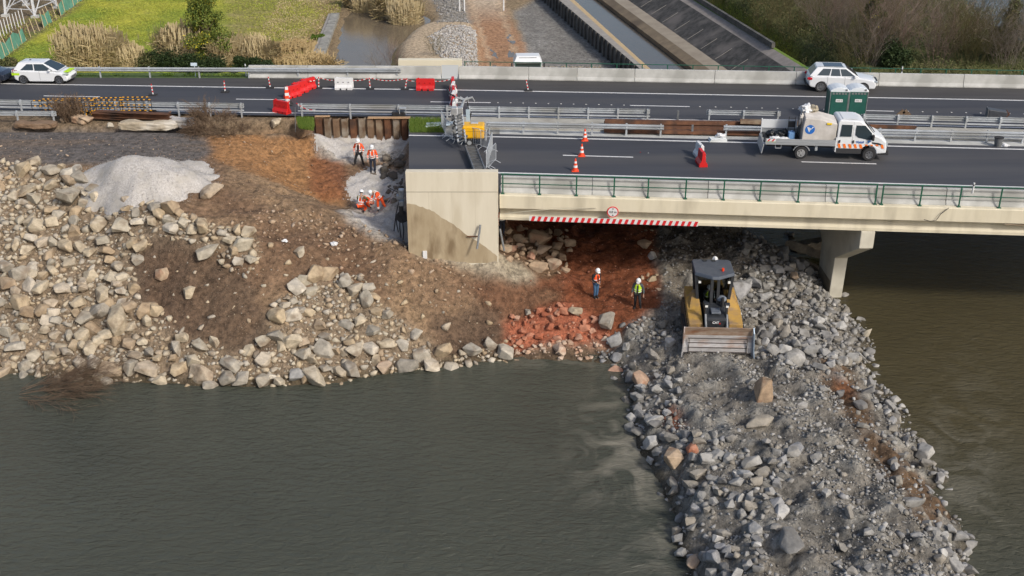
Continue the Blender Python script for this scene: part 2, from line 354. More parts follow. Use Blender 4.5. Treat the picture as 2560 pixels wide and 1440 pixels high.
# caterpillar ruts along the causeway
cz = blur(z_cause, 2)
ang = X*math.cos(R(-32)) - Y*math.sin(R(-32)); rut = np.sin((X + (Y-50)*.42)*2.4 + n1*2.0)
front = np.clip((52-Y)/6, 0, 1)
TR.Z += cz*front*(rut*.17) * np.clip((X-9+(50-Y)*.1)/2, 0, 1) + cz*(n3*.26+n2*.32+fbm(X, Y, 93, 2.2, 3)*.35)*np.clip((WL+1.6-TR.Z+1.4)*2, .35, 1)
TR.Z = TR.Z - .0
def soil_mat(name, stones=True):
    m = bpy.data.materials.new(name); m.use_nodes = True; nt = m.node_tree; N = nt.nodes; L = nt.links
    b = N['Principled BSDF']; b.inputs['Roughness'].default_value = .95; b.inputs['Specular IOR Level'].default_value = .2
    at = N.new('ShaderNodeAttribute'); at.attribute_name = 'alb'
    tc = N.new('ShaderNodeTexCoord')
    def noise(sc, d=6):
        n = N.new('ShaderNodeTexNoise'); n.inputs['Scale'].default_value = sc; n.inputs['Detail'].default_value = d; n.inputs['Roughness'].default_value = .7
        L.new(tc.outputs['Object'], n.inputs['Vector']); return n.outputs[0]
    nz = noise(3.5, 10)
    mr = N.new('ShaderNodeMapRange'); mr.inputs[1].default_value = .3; mr.inputs[2].default_value = .72; mr.inputs[3].default_value = .32; mr.inputs[4].default_value = 1.9
    L.new(nz, mr.inputs[0])
    vm = N.new('ShaderNodeVectorMath'); vm.operation = 'SCALE'; L.new(at.outputs['Color'], vm.inputs[0]); L.new(mr.outputs[0], vm.inputs['Scale'])
    vo = N.new('ShaderNodeTexVoronoi'); vo.inputs['Scale'].default_value = 10; vo.inputs['Randomness'].default_value = 1; L.new(tc.outputs['Object'], vo.inputs['Vector'])
    # small pale pebbles: some voronoi cells, only near the cell centre
    lt = N.new('ShaderNodeMapRange'); lt.inputs[1].default_value = .32; lt.inputs[2].default_value = .22; L.new(vo.outputs['Distance'], lt.inputs[0])
    sp = N.new('ShaderNodeSeparateColor'); L.new(vo.outputs['Color'], sp.inputs[0])
    gt = N.new('ShaderNodeMath'); gt.operation = 'GREATER_THAN'; gt.inputs[1].default_value = .62; L.new(sp.outputs[0], gt.inputs[0])
    mu = N.new('ShaderNodeMath'); mu.operation = 'MULTIPLY'; L.new(lt.outputs[0], mu.inputs[0]); L.new(gt.outputs[0], mu.inputs[1])
    v2 = N.new('ShaderNodeVectorMath'); v2.operation = 'MULTIPLY_ADD'; L.new(at.outputs['Color'], v2.inputs[0]); v2.inputs[1].default_value = (1.25,1.25,1.25); v2.inputs[2].default_value = (.085,.075,.06)
    mx = N.new('ShaderNodeMix'); mx.data_type = 'RGBA'; L.new(mu.outputs[0], mx.inputs[0]); L.new(vm.outputs[0], mx.inputs[6]); L.new(v2.outputs[0], mx.inputs[7])
    L.new(mx.outputs[2], b.inputs['Base Color'])
    ad = N.new('ShaderNodeMath'); ad.operation = 'ADD'; L.new(nz, ad.inputs[0])
    m3 = N.new('ShaderNodeMath'); m3.operation = 'MULTIPLY'; m3.inputs[1].default_value = .6; L.new(mu.outputs[0], m3.inputs[0]); L.new(m3.outputs[0], ad.inputs[1])
    bp = N.new('ShaderNodeBump'); bp.inputs['Strength'].default_value = 1; bp.inputs['Distance'].default_value = .15; L.new(ad.outputs[0], bp.inputs['Height'])
    L.new(bp.outputs[0], b.inputs['Normal'])
    return m
soil = soil_mat('earth')
# cut the ground open where the abutment box stands so that nothing pokes through its faces
TR.mesh('ground', soil, col)
# ------------------------------------------------------------------ water
def water_mat(name, ca, cb, rough, bs, bd, split=True):
    m = bpy.data.materials.new(name); m.use_nodes = True; nt = m.node_tree; N = nt.nodes; L = nt.links
    b = N['Principled BSDF']; b.inputs['Roughness'].default_value = rough; b.inputs['IOR'].default_value = 1.33
    tc = N.new('ShaderNodeTexCoord')
    mp = N.new('ShaderNodeMapping'); mp.inputs['Scale'].default_value = (.55, 1.25, 1); mp.inputs['Rotation'].default_value = (0, 0, .1); L.new(tc.outputs['Object'], mp.inputs[0])
    n = N.new('ShaderNodeTexNoise'); n.inputs['Scale'].default_value = bs; n.inputs['Detail'].default_value = 5; n.inputs['Roughness'].default_value = .6; n.inputs['Distortion'].default_value = .6
    L.new(mp.outputs[0], n.inputs['Vector'])
    bp = N.new('ShaderNodeBump'); bp.inputs['Strength'].default_value = 1; bp.inputs['Distance'].default_value = bd; L.new(n.outputs[0], bp.inputs['Height']); L.new(bp.outputs[0], b.inputs['Normal'])
    n2 = N.new('ShaderNodeTexNoise'); n2.inputs['Scale'].default_value = .12; n2.inputs['Detail'].default_value = 5; n2.inputs['Distortion'].default_value = 1; L.new(tc.outputs['Object'], n2.inputs['Vector'])
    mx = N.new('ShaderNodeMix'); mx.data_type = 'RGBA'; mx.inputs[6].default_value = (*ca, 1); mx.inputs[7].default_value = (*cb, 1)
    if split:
        at = N.new('ShaderNodeAttribute'); at.attribute_name = 'silt_reflection'
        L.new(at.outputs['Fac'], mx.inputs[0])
        # pale stirred-up silt around the fresh fill
        at2 = N.new('ShaderNodeAttribute'); at2.attribute_name = 'cloud'
        ml = N.new('ShaderNodeMath'); ml.operation = 'MULTIPLY'; L.new(at2.outputs['Fac'], ml.inputs[0])
        r = N.new('ShaderNodeMapRange'); r.inputs[1].default_value = .42; r.inputs[2].default_value = .62
        n3 = N.new('ShaderNodeTexNoise'); n3.inputs['Scale'].default_value = .5; n3.inputs['Detail'].default_value = 6; n3.inputs['Distortion'].default_value = 1.5; L.new(tc.outputs['Object'], n3.inputs['Vector'])
        L.new(n3.outputs[0], r.inputs[0]); L.new(r.outputs[0], ml.inputs[1])
        m2 = N.new('ShaderNodeMix'); m2.data_type = 'RGBA'; L.new(ml.outputs[0], m2.inputs[0]); L.new(mx.outputs[2], m2.inputs[6]); m2.inputs[7].default_value = (.24,.225,.18, 1)
        mr2 = N.new('ShaderNodeMapRange'); mr2.inputs[1].default_value = .3; mr2.inputs[2].default_value = .7; mr2.inputs[3].default_value = .9; mr2.inputs[4].default_value = 1.08; L.new(n2.outputs[0], mr2.inputs[0])
        sc_ = N.new('ShaderNodeVectorMath'); sc_.operation = 'SCALE'; L.new(m2.outputs[2], sc_.inputs[0]); L.new(mr2.outputs[0], sc_.inputs['Scale']); L.new(sc_.outputs[0], b.inputs['Base Color'])
    else:
        L.new(n2.outputs[0], mx.inputs[0]); L.new(mx.outputs[2], b.inputs['Base Color'])
    return m
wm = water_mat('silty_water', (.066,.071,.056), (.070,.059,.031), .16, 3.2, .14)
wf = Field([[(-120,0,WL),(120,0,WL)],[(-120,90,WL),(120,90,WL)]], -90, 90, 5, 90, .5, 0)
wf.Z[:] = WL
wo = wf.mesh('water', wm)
wx, wy = wf.X, wf.Y
ppx, ppy, _ = proj(wx, wy, wf.Z)
silt_reflection = 1/(1+np.exp(-(wx-12-(50-wy)*.12)/1.0)); silt_reflection *= np.clip((wy-30)/14, .25, 1)  # brown silt east of the causeway, with its weaker sky reflection painted in
cl = np.exp(-(((ppx-1560)/110)**2+((ppy-1110)/130)**2)) + .5*np.exp(-(((ppx-1640)/90)**2+((ppy-1330)/160)**2)) + .35*np.exp(-(((ppx-1420)/200)**2+((ppy-905)/14)**2))
cl += .35*np.exp(-(((ppx-2400)/110)**2+((ppy-1180)/220)**2))
for nm, arr in (('silt_reflection', silt_reflection), ('cloud', np.clip(cl, 0, 1))):
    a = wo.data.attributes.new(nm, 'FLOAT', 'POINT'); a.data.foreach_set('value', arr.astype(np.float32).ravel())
# ------------------------------------------------------------------ roads and bridges
def interp(pts, n=24, x0=None, x1=None):
    xs = [p[0] for p in pts]; ys = [p[1] for p in pts]
    x0 = xs[0] if x0 is None else x0; x1 = xs[-1] if x1 is None else x1
    out = []
    for i in range(n+1):
        x = x0+(x1-x0)*i/n
        if x <= xs[0]: y = ys[0]+(ys[1]-ys[0])/(xs[1]-xs[0])*(x-xs[0])
        elif x >= xs[-1]: y = ys[-1]+(ys[-1]-ys[-2])/(xs[-1]-xs[-2])*(x-xs[-1])
        else: y = np.interp(x, xs, ys)
        out.append((x, float(y)))
    return out
def line3(pts, z, x0, x1, n=30): return [P(a, b, z) for a, b in interp(pts, n, x0, x1)]
FB = [(0,193),(620,195.5),(1200,198.5),(1880,210.3),(2560,222)]       # foot of far barrier / far road edge
FL = [(0,209),(600,218.3),(1160,225),(1880,238.5),(2560,251)]
FD = [(109,239.5),(590,247.6),(1227,256.5),(1724,266.4),(2235,278)]
ML = [(0,269),(600,280.6),(1120,287.5),(1500,295),(2560,319)]
ME = [(0,275),(600,288),(1120,293),(1500,300),(2560,326)]
NE = [(1020,333),(1200,334),(1880,350),(2560,366)]
UL = [(1020,338),(1300,343),(1880,356.5),(2560,373.4)]
ND = [(1407,388),(2191,409.6)]
LL = [(1020,428),(1244,431.7),(1880,449),(2560,468.4)]
DE = [(1020,476),(1250,488),(2490,524)]                                # outer top edge of near deck
def sheet(name, A, B, z, m, kind='structure', x0=-600, x1=3200, n=30, thick=0):
    a = line3(A, z, x0, x1, n); b = line3(B, z, x0, x1, n)
    mb = MB(); mb.grid(a, b)
    if thick:
        a2 = [v-Vector((0,0,thick)) for v in a]; b2 = [v-Vector((0,0,thick)) for v in b]
        mb.grid(a2, b2); mb.grid(a, a2); mb.grid(b, b2); mb.add([a[0],b[0],b2[0],a2[0]], [(0,1,2,3)]); mb.add([a[-1],b[-1],b2[-1],a2[-1]], [(0,1,2,3)])
    o = mb.build(name, m); o['kind'] = kind; return o
sheet('road_far_carriageway', FL, ME, 0, asphalt)
sheet('road_far_shoulder', FB, FL, -.001, asphalt_far)
sheet('road_near_carriageway', NE, LL, 0, asphalt, x0=1022)
sheet('road_near_shoulder', LL, [(1020,452),(1250,464),(2490,498)], -.001, asphalt_far, x0=1240)
sheet('road_near_shoulder_end', LL, [(1020,446),(1250,456)], -.001, asphalt_far, x0=1022, x1=1240, n=4)
#sheet('road_muddy_carriageway', [(0,326),(430,328)], [(0,403),(430,408)], -.02, asphalt_old, x0=-600, x1=440)
def marking(A, x0, x1, w=.15, n=12):
    a = line3(A, .005, x0, x1, n)
    mb = MB(); mb.grid([v+Vector((0, w/2, 0)) for v in a], [v-Vector((0, w/2, 0)) for v in a])
    o = mb.build('road_marking', white_line); o['kind'] = 'structure'
marking(FL, -600, 3200, .18, 40); marking(ML, -600, 3200, .16, 40); marking(UL, 1022, 3200, .18, 30); marking(LL, 1022, 3200, .2, 30)
for a, b in ((109,250),(590,714),(1076,1227),(1575,1724),(2120,2235),(-360,-200),(2640,2800)): marking(FD, a, b, .14, 3)
for a, b in ((1407,1583),(2004,2191),(2700,2900)): marking(ND, a, b, .14, 3)
# shallow gravel verge and grass verge beside the far road
grass_m = mat('verge_grass', (.045,.085,.012), (.09,.13,.03), 3, .95, bump=.05, bscale=14)
def deckslab(name, A, B, x0, x1, zt, zb, m, label):
    a = line3(A, zt, x0, x1, 24); b = line3(B, zt, x0, x1, 24)
    a2 = [Vector((v.x, v.y, zb)) for v in a]; b2 = [Vector((v.x, v.y, zb)) for v in b]
    mb = MB(); mb.grid(a, b); mb.grid(a2, b2); mb.grid(a, a2); mb.grid(b, b2)
    mb.add([a[0],b[0],b2[0],a2[0]], [(0,1,2,3)]); mb.add([a[-1],b[-1],b2[-1],a2[-1]], [(0,1,2,3)])
    return mb
def shift(pts, dy): return [v+Vector((0, dy, 0)) for v in pts]
br = empty('road_bridge', P(1250,488,0), 0, 'cream concrete road bridge carrying the near carriageway over the dirt track', 'bridge')
def child(o, par):
    o.parent = par; o.matrix_parent_inverse = Matrix.Translation(-Vector(par.location)) @ Matrix() if par.rotation_euler.z == 0 else par.matrix_basis.inverted()
    return o
edge = line3(DE, 0, 1249, 3300, 40)
back = line3(ME, 0, 1249, 3300, 40)
# slab
mb = MB(); a = shift(edge, .35); a1=[Vector((v.x,v.y,-.02)) for v in a]; a2=[Vector((v.x,v.y,-.45)) for v in a]; b1=[Vector((v.x,v.y-.35,-.02)) for v in back]; b2=[Vector((v.x,v.y-.35,-.45)) for v in back]
mb.grid(a1,b1); mb.grid(a2,b2); mb.grid(a1,a2); mb.grid(b1,b2); mb.add([a1[0],b1[0],b2[0],a2[0]],[(0,1,2,3)])
child(mb.build('deck_slab', concrete), br)
child(MB().sweep([(-.36,.03),(0,.03),(.03,-.02),(.03,-.70),(-.05,-.74),(-.36,-.70)], edge).build('edge_cornice', cream), br)
for k, off in enumerate((0, 2.6, 5.2, 7.8, 10.4, 13.0)):
    e = shift(edge, .42+off)
    child(MB().sweep([(-.45,-.46),(0,-.46),(0,-.80),(-.06,-1.0),(.10,-1.33),(.10,-1.48),(-.60,-1.48),(-.60,-1.33),(-.40,-1.0),(-.45,-.80)], e).build('girder', cream), br)
# thin kerb strip between barrier and cornice
# near parapet of precast blocks, joints seen in the photograph
jersey = [(-.30,0),(.30,0),(.30,.08),(.17,.28),(.10,.86),(-.10,.86),(-.17,.28),(-.30,.08)]
ORD = ['first','second','third','fourth','fifth','sixth','seventh','eighth','ninth','tenth','eleventh']
def jersey_run(base, joints, label, group, prof=jersey, m=concrete, dy=0, z=0):
    for i_, (a, b) in enumerate(zip(joints[:-1], joints[1:])):
        pa = line3(base, z, a, b, 4); pa = shift(pa, dy)
        d = (pa[-1]-pa[0]).normalized(); pa[0] += d*.012; pa[-1] -= d*.012
        o = pa[0].copy(); mb = MB().sweep(prof, [p-o for p in pa])
        ob = mb.build('concrete_barrier', m, bevel=.02); ob.location = o
        tag(ob, label % ORD[i_], 'barrier', group)
jersey_run([(1020,467),(1250,478.5),(2490,514)], [1252,1480,1768,2060,2360,2640,2920,3200], '%s concrete barrier block from the abutment, behind the green railing of the near bridge', 'barrier blocks on the near bridge edge')
jersey_run(FB, [1147,1322,1443,1587,1787,1990,2197,2409,2620,2830,3040], '%s concrete barrier block right of the flat plate along the far road edge', 'barrier blocks along the far road edge', dy=.3)
jersey_run(FB, [622,770,940,1103], '%s concrete barrier block from the left behind the far steel guardrail', 'barrier blocks beside the far guardrail', dy=.3)
o = MB().box((0,0,0),(1.2,.05,.95)).build('cover_plate', mat('pale_plate', (.50,.53,.55), None, rough=.5)); o.location = P(1104,198.4,0)+Vector((0,.25,0))
tag(o, 'flat pale metal plate bridging the joint in the far barrier', 'cover plate')
# far bridge deck
fb = empty('far_road_bridge', P(1300,200,0), 0, 'far concrete road bridge carrying the far carriageway', 'bridge')
fe = shift(line3(FB, 0, 1100, 3300, 40), 1.3); me_ = line3(ME, 0, 1100, 3300, 40)
mb = MB(); q = lambda L_, z: [Vector((v.x, v.y, z)) for v in L_]
mb.grid(q(fe,-.03), q(me_,-.03)); mb.grid(q(fe,-.5), q(me_,-.5)); mb.grid(q(fe,-.03), q(fe,-.5)); mb.grid(q(me_,-.03), q(me_,-.5))
child(mb.build('deck_slab', concrete), fb)
for off in (-.5, -3.2, -6.0):
    child(MB().sweep([(-.3,-.51),(.3,-.51),(.3,-1.45),(-.3,-1.45)], shift(fe, off)).build('girder', cream), fb)
child(MB().sweep([(-.2,.05),(.2,.05),(.2,-.7),(-.2,-.7)], shift(fe, .1)).build('edge_cornice', cream), fb)
# median strip
med = MB().sweep([(0,-.25),(.0,.06),(2.3,.06),(2.3,-.25)], line3(ME, 0, 1150, 3200, 40)).build('median_strip', mat('median_concrete', (.30,.29,.26), (.44,.43,.39), 1.2, .9, bump=.006, c3=(.22,.2,.17), s3=.6)); med['kind'] = 'structure'
ms = line3(NE, 0, 1022, 3200, 40)
mg = MB(); a = line3(ME, .0, 1022, 3200, 40); 
mg.grid([v+Vector((0,-.02,-.03)) for v in a], [v+Vector((0,0,-.03)) for v in ms]); o = mg.build('median_verge', concrete_dark); o['kind'] = 'structure'
# green grass in the median between sheet piles and conveyor, left of the concrete strip
# near abutment
Yf = 54.6; xl, xr = PY(1013,430,Yf).x, PY(1245,432,Yf).x
ztop = PY(1130,430,Yf).z
ab = empty('bridge_abutment', (xl, Yf, -4), 0, 'cream concrete abutment wing wall with a brown soil stain, left end of the near bridge', 'abutment')
wallm = mat('cream_wall', (.60,.55,.44), (.65,.60,.49), .9, .8, bump=.002, bscale=18, c3=(.53,.475,.365), s3=.7, stretch=(1.8,1,.3))
mb = MB(); mb.box((0,0,0),(xr-xl,.45,4+ztop)); w_ = mb.build('wing_wall', wallm, ab, bevel=.015)
MB().box((.35,.46,0),(xr-xl-.05,12.3,3.3)).build('abutment_body', concrete_dark, ab)
MB().box((.30,.5,3.35),(xr-xl-.05,11.2,3.96)).build('approach_slab', concrete_dark, ab)
# groove and soil mark as thin skins 3 mm proud
stm = mat('soil_stained_concrete', (.33,.26,.165), (.42,.345,.235), 1.2, .9, bump=.004, bscale=12, c3=(.20,.145,.085), s3=.9, stretch=(1.6,1,.5))
gz = lambda px, py: (lambda v: (v.x-xl, v.z+4))(PY(px, py, Yf-.004))
poly = [gz(1017,508),(gz(1040,512)),gz(1062,520),gz(1085,530),gz(1110,548),gz(1135,562),gz(1160,582),gz(1190,602),gz(1222,624),gz(1243,641)]
rg_ = random.Random(3); pj = []
for (x0_,z0_),(x1_,z1_) in zip(poly[:-1], poly[1:]):
    for i in range(4): t = i/4; pj.append((x0_+(x1_-x0_)*t, z0_+(z1_-z0_)*t+rg_.uniform(-.035,.035)))
poly = pj+[poly[-1]]
poly = poly + [(poly[-1][0]-.01, min(.3, poly[-1][1]-.02)), (.004, min(.3, poly[-1][1]-.02)), (.004, poly[0][1])]
MB().prism(poly, -.004, .0).build('soil_stain', stm, ab)
gl = gz(1013,480)[1]
mb = MB()
for x_ in (1.15, 2.35, 3.55, 4.7):
    if x_ < xr-xl: mb.box((x_-.006,-.003,1.4),(x_+.006,.0,gl-.02))
mb.build('formwork_joint', mat('joint_pale', (.48,.43,.33)), ab)
MB().box((0,-.006,gl-.012),(xr-xl,.0,gl+.012)).build('joint_groove', mat('joint_dark', (.2,.18,.14)), ab)
# far abutment parapet (cream box beyond far road)
o = MB().box((0,0,-5),(P(1154,170,.0).x-P(995,170,0).x+.4,.6,.0)).build('parapet_wall', mat('cream_clean', (.66,.61,.47), (.70,.65,.51), .5, .7), bevel=.02)
q_ = PY(995,150,84.0); o.location = q_; tag(o, 'cream concrete parapet wall standing behind the far barrier', 'parapet')
o.scale = ((PY(1154,150,84).x-q_.x)/(P(1154,170,.0).x-P(995,170,0).x+.4), 1, 1)
# pier
pcol = mat('pier_concrete', (.52,.49,.41), (.60,.57,.48), .9, .8, bump=.003, c3=(.44,.41,.34), s3=.7)
def pier(pxx, label, Y0, zt=-1.5):
    tip = PY(pxx, 600, Y0)
    e = empty('bridge_pier', (tip.x, Y0, WL-2), R(1.5), label, 'pier', 'piers under the road bridges')
    H = zt-(WL-2)
    # profile in the YZ plane: hammerhead, deep along the road crossing direction
    pr = [(0,H),(0,H-.95),(3.5,H-3.0),(3.8,0),(5.9,0),(6.1,H-3.0),(9.6,H-.95),(9.6,H)]
    mb = MB(); M = Matrix(((0,1,0,0),(1,0,0,0),(0,0,1,0),(0,0,0,1)))
    mb.prism(pr, -.37, .37, M); mb.build('hammerhead', pcol, e, bevel=.04)
    mb = MB(); mb.box((-.373,3.68,1.6),(.373,5.95,3.0)); mb.build('tide_stain', mat('pier_stain', (.22,.19,.14), (.33,.29,.22), 1.5, .9, c3=(.15,.13,.1), s3=1), e)
    return e
pier(2168, 'cream hammerhead pier holding the near bridge in the brown water', line3(DE,0,2168,2169,1)[0].y+.25)
# ------------------------------------------------------------------ rocks
def rock_mat(name, cols, rough=.9, dirt=(.16,.11,.07), bump=.03, dirtamt=.5):
    m = bpy.data.materials.new(name); m.use_nodes = True; nt = m.node_tree; N = nt.nodes; L = nt.links
    b = N['Principled BSDF']; b.inputs['Roughness'].default_value = rough; b.inputs['Specular IOR Level'].default_value = .25
    oi = N.new('ShaderNodeObjectInfo'); at = N.new('ShaderNodeAttribute'); at.attribute_name = 'rnd'
    ad = N.new('ShaderNodeMath'); ad.operation = 'ADD'; L.new(oi.outputs['Random'], ad.inputs[0]); L.new(at.outputs['Fac'], ad.inputs[1])
    fr = N.new('ShaderNodeMath'); fr.operation = 'FRACT'; L.new(ad.outputs[0], fr.inputs[0])
    r = N.new('ShaderNodeValToRGB'); r.color_ramp.interpolation = 'LINEAR'
    for i, c in enumerate(cols):
        p = i/(len(cols)-1)
        e = r.color_ramp.elements[i] if i < 2 else r.color_ramp.elements.new(p)
        e.position = p; e.color = (*c, 1)
    els = sorted(r.color_ramp.elements, key=lambda e: e.position)
    for e, c in zip(els, cols): e.color = (*c, 1)
    for i, e in enumerate(els): e.position = i/(len(cols)-1)
    L.new(fr.outputs[0], r.inputs[0])
    g = N.new('ShaderNodeNewGeometry')
    n = N.new('ShaderNodeTexNoise'); n.inputs['Scale'].default_value = 3.0; n.inputs['Detail'].default_value = 9; n.inputs['Roughness'].default_value = .7; L.new(g.outputs['Position'], n.inputs['Vector'])
    mr = N.new('ShaderNodeMapRange'); mr.inputs[1].default_value = .3; mr.inputs[2].default_value = .7; mr.inputs[3].default_value = .62; mr.inputs[4].default_value = 1.22; L.new(n.outputs[0], mr.inputs[0])
    vm = N.new('ShaderNodeVectorMath'); vm.operation = 'SCALE'; L.new(r.outputs[0], vm.inputs[0]); L.new(mr.outputs[0], vm.inputs['Scale'])
    n2 = N.new('ShaderNodeTexNoise'); n2.inputs['Scale'].default_value = 1.4; n2.inputs['Detail'].default_value = 7; L.new(g.outputs['Position'], n2.inputs['Vector'])
    m2 = N.new('ShaderNodeMapRange'); m2.inputs[1].default_value = .52; m2.inputs[2].default_value = .66; m2.inputs[4].default_value = dirtamt; L.new(n2.outputs[0], m2.inputs[0])
    mx = N.new('ShaderNodeMix'); mx.data_type = 'RGBA'; L.new(m2.outputs[0], mx.inputs[0]); L.new(vm.outputs[0], mx.inputs[6]); mx.inputs[7].default_value = (*dirt, 1)
    L.new(mx.outputs[2], b.inputs['Base Color'])
    n3 = N.new('ShaderNodeTexNoise'); n3.inputs['Scale'].default_value = 9; n3.inputs['Detail'].default_value = 8; L.new(g.outputs['Position'], n3.inputs['Vector'])
    bp = N.new('ShaderNodeBump'); bp.inputs['Strength'].default_value = .8; bp.inputs['Distance'].default_value = bump; L.new(n3.outputs[0], bp.inputs['Height']); L.new(bp.outputs[0], b.inputs['Normal'])
    return m
RM = {
 'pale': rock_mat('pale_limestone', [(.44,.37,.27),(.52,.45,.34),(.37,.34,.29),(.47,.38,.26),(.36,.27,.18),(.54,.49,.41),(.31,.28,.235),(.46,.41,.32)], dirtamt=.6),
 'grey': rock_mat('grey_limestone', [(.25,.245,.235),(.37,.36,.34),(.17,.165,.16),(.29,.29,.295),(.46,.45,.43),(.21,.205,.195),(.31,.28,.235),(.28,.28,.28)], dirt=(.12,.11,.095), dirtamt=.5),
 'red': rock_mat('red_stained_stone', [(.42,.17,.10),(.48,.23,.15),(.34,.11,.06),(.50,.32,.23),(.40,.15,.09)], dirt=(.25,.075,.035), dirtamt=.7),
 'pink': rock_mat('pale_pink_stone', [(.50,.38,.29),(.55,.44,.35),(.44,.29,.20),(.52,.43,.35)], dirt=(.33,.13,.07), dirtamt=.5),
 'tan': rock_mat('tan_boulder', [(.42,.31,.21),(.46,.36,.26),(.38,.27,.18),(.44,.35,.27)], dirt=(.26,.13,.08), dirtamt=.6),
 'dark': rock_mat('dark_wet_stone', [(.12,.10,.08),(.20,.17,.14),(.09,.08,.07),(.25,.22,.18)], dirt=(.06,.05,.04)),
 'slate': rock_mat('slate_slab', [(.19,.185,.175),(.22,.215,.205)], dirt=(.15,.14,.125)),
 'white': rock_mat('white_crushed_stone', [(.42,.40,.38),(.52,.50,.48),(.35,.33,.31),(.46,.44,.41)], dirt=(.34,.30,.25), dirtamt=.4, bump=.01),
}
def rock_geo(seed, n=16, blocky=.6, rough=0, rmin=.80):
    rng = random.Random(seed); bm = bmesh.new()
    for _ in range(n):
        v = Vector([rng.gauss(0, 1) for _ in range(3)]).normalized()
        q = max(abs(v.x), abs(v.y), abs(v.z)); v = v/(q**blocky) if blocky else v
        bm.verts.new(v*.5*rng.uniform(rmin, 1.0))
    r = bmesh.ops.convex_hull(bm, input=bm.verts)
    bmesh.ops.delete(bm, geom=list({g for g in r['geom_interior']+r['geom_unused'] if isinstance(g, bmesh.types.BMVert)}), context='VERTS')
    bmesh.ops.dissolve_limit(bm, angle_limit=R(14), verts=bm.verts, edges=bm.edges)
    return bm
def rock_mesh(seed, m, **k):
    bm = rock_geo(seed, **k)
    bmesh.ops.bevel(bm, geom=list(bm.edges), offset=.03, segments=1, affect='EDGES')
    bmesh.ops.triangulate(bm, faces=bm.faces)
    bmesh.ops.recalc_face_normals(bm, faces=bm.faces)
    me = bpy.data.meshes.new('rock'); bm.to_mesh(me); bm.free()
    for p in me.polygons: p.use_smooth = False
    me.materials.append(m); return me
def rock_arrays(seed, **k):
    bm = rock_geo(seed, **k); bmesh.ops.triangulate(bm, faces=bm.faces); bmesh.ops.recalc_face_normals(bm, faces=bm.faces)
    bm.verts.index_update()
    V = np.array([v.co[:] for v in bm.verts]); F = np.array([[v.index for v in f.verts] for f in bm.faces]); bm.free()
    return V, F
small = [rock_arrays(500+i, n=8, blocky=.3, rmin=.6) for i in range(10)]
mid = [rock_arrays(600+i, n=13, blocky=.6, rmin=.72) for i in range(10)]
protos = {}
def rock_stuff(name, items, m, label, cat):
    Vs, Fs, Rs = [], [], []; off = 0
    rng = np.random.RandomState(len(items))
    for (x, y, z, s, fl) in items:
        V, F = (mid if s > .22 else small)[rng.randint(10)]
        q = Euler((rng.uniform(-.5,.5), rng.uniform(-.5,.5), rng.uniform(0,6.3))).to_matrix()
        sc = np.array([1, rng.uniform(.6,.95), rng.uniform(.5,.8)*fl])*s
        W = (V*sc) @ np.array(q).T + np.array([x, y, z])
        Vs.append(W); Fs.append(F+off); off += len(V); Rs.append(np.full(len(V), rng.rand()))
    me = np_mesh(name, np.concatenate(Vs), np.concatenate(Fs), m)
    a = me.attributes.new('rnd', 'FLOAT', 'POINT'); a.data.foreach_set('value', np.concatenate(Rs).astype(np.float32))
    o = bpy.data.objects.new(name, me); C.objects.link(o)
    return tag(o, label, cat, kind='stuff')
occ = {}
def try_put(x, y, s, k=.42):
    cx, cy = int(x/1.0), int(y/1.0)
    rr = 1 if s < 1.2 else 2
    for i in range(cx-rr, cx+rr+1):
        for j in range(cy-rr, cy+rr+1):
            for (a, b, c) in occ.get((i, j), ()):
                if (a-x)**2+(b-y)**2 < (k*(s+c))**2: return False
    occ.setdefault((cx, cy), []).append((x, y, s)); return True
def put_rock(x, y, s, kind, name='boulder', sink=.18, z=None, rz=None, sc=None, tilt=.35):
    if kind not in protos: protos[kind] = [rock_mesh(40+i+len(kind)*13, RM[kind], n=random.choice((14,16,18,20,24)), blocky=.75) for i in range(16)]
    o = bpy.data.objects.new(name, random.choice(protos[kind])); C.objects.link(o)
    z = TR.h(x, y) if z is None else z
    o.location = (x, y, z+s*(.32-sink))
    o.rotation_euler = (random.uniform(-tilt,tilt), random.uniform(-tilt,tilt), random.uniform(0,6.3) if rz is None else rz)
    o.scale = sc or (s*random.uniform(1,1.35), s*random.uniform(.65,.95), s*random.uniform(.55,.95))
    return o
def at_ground(px, py, fld=None):
    f = fld or TR; z = -4.0; best = None
    # march down the view ray until it meets the ground
    u = (px-1280)/FPX; v = (py-720)/FPX
    d = 20.0
    while d < 220:
        x, y, zz = u*d, d*(cP-v*sP), CAMH-d*(sP+v*cP)
        if zz <= max(f.h(x, y), WL if f is TR else -99): return Vector((x, y, zz))
        d += .08
    return Vector((x, y, zz))
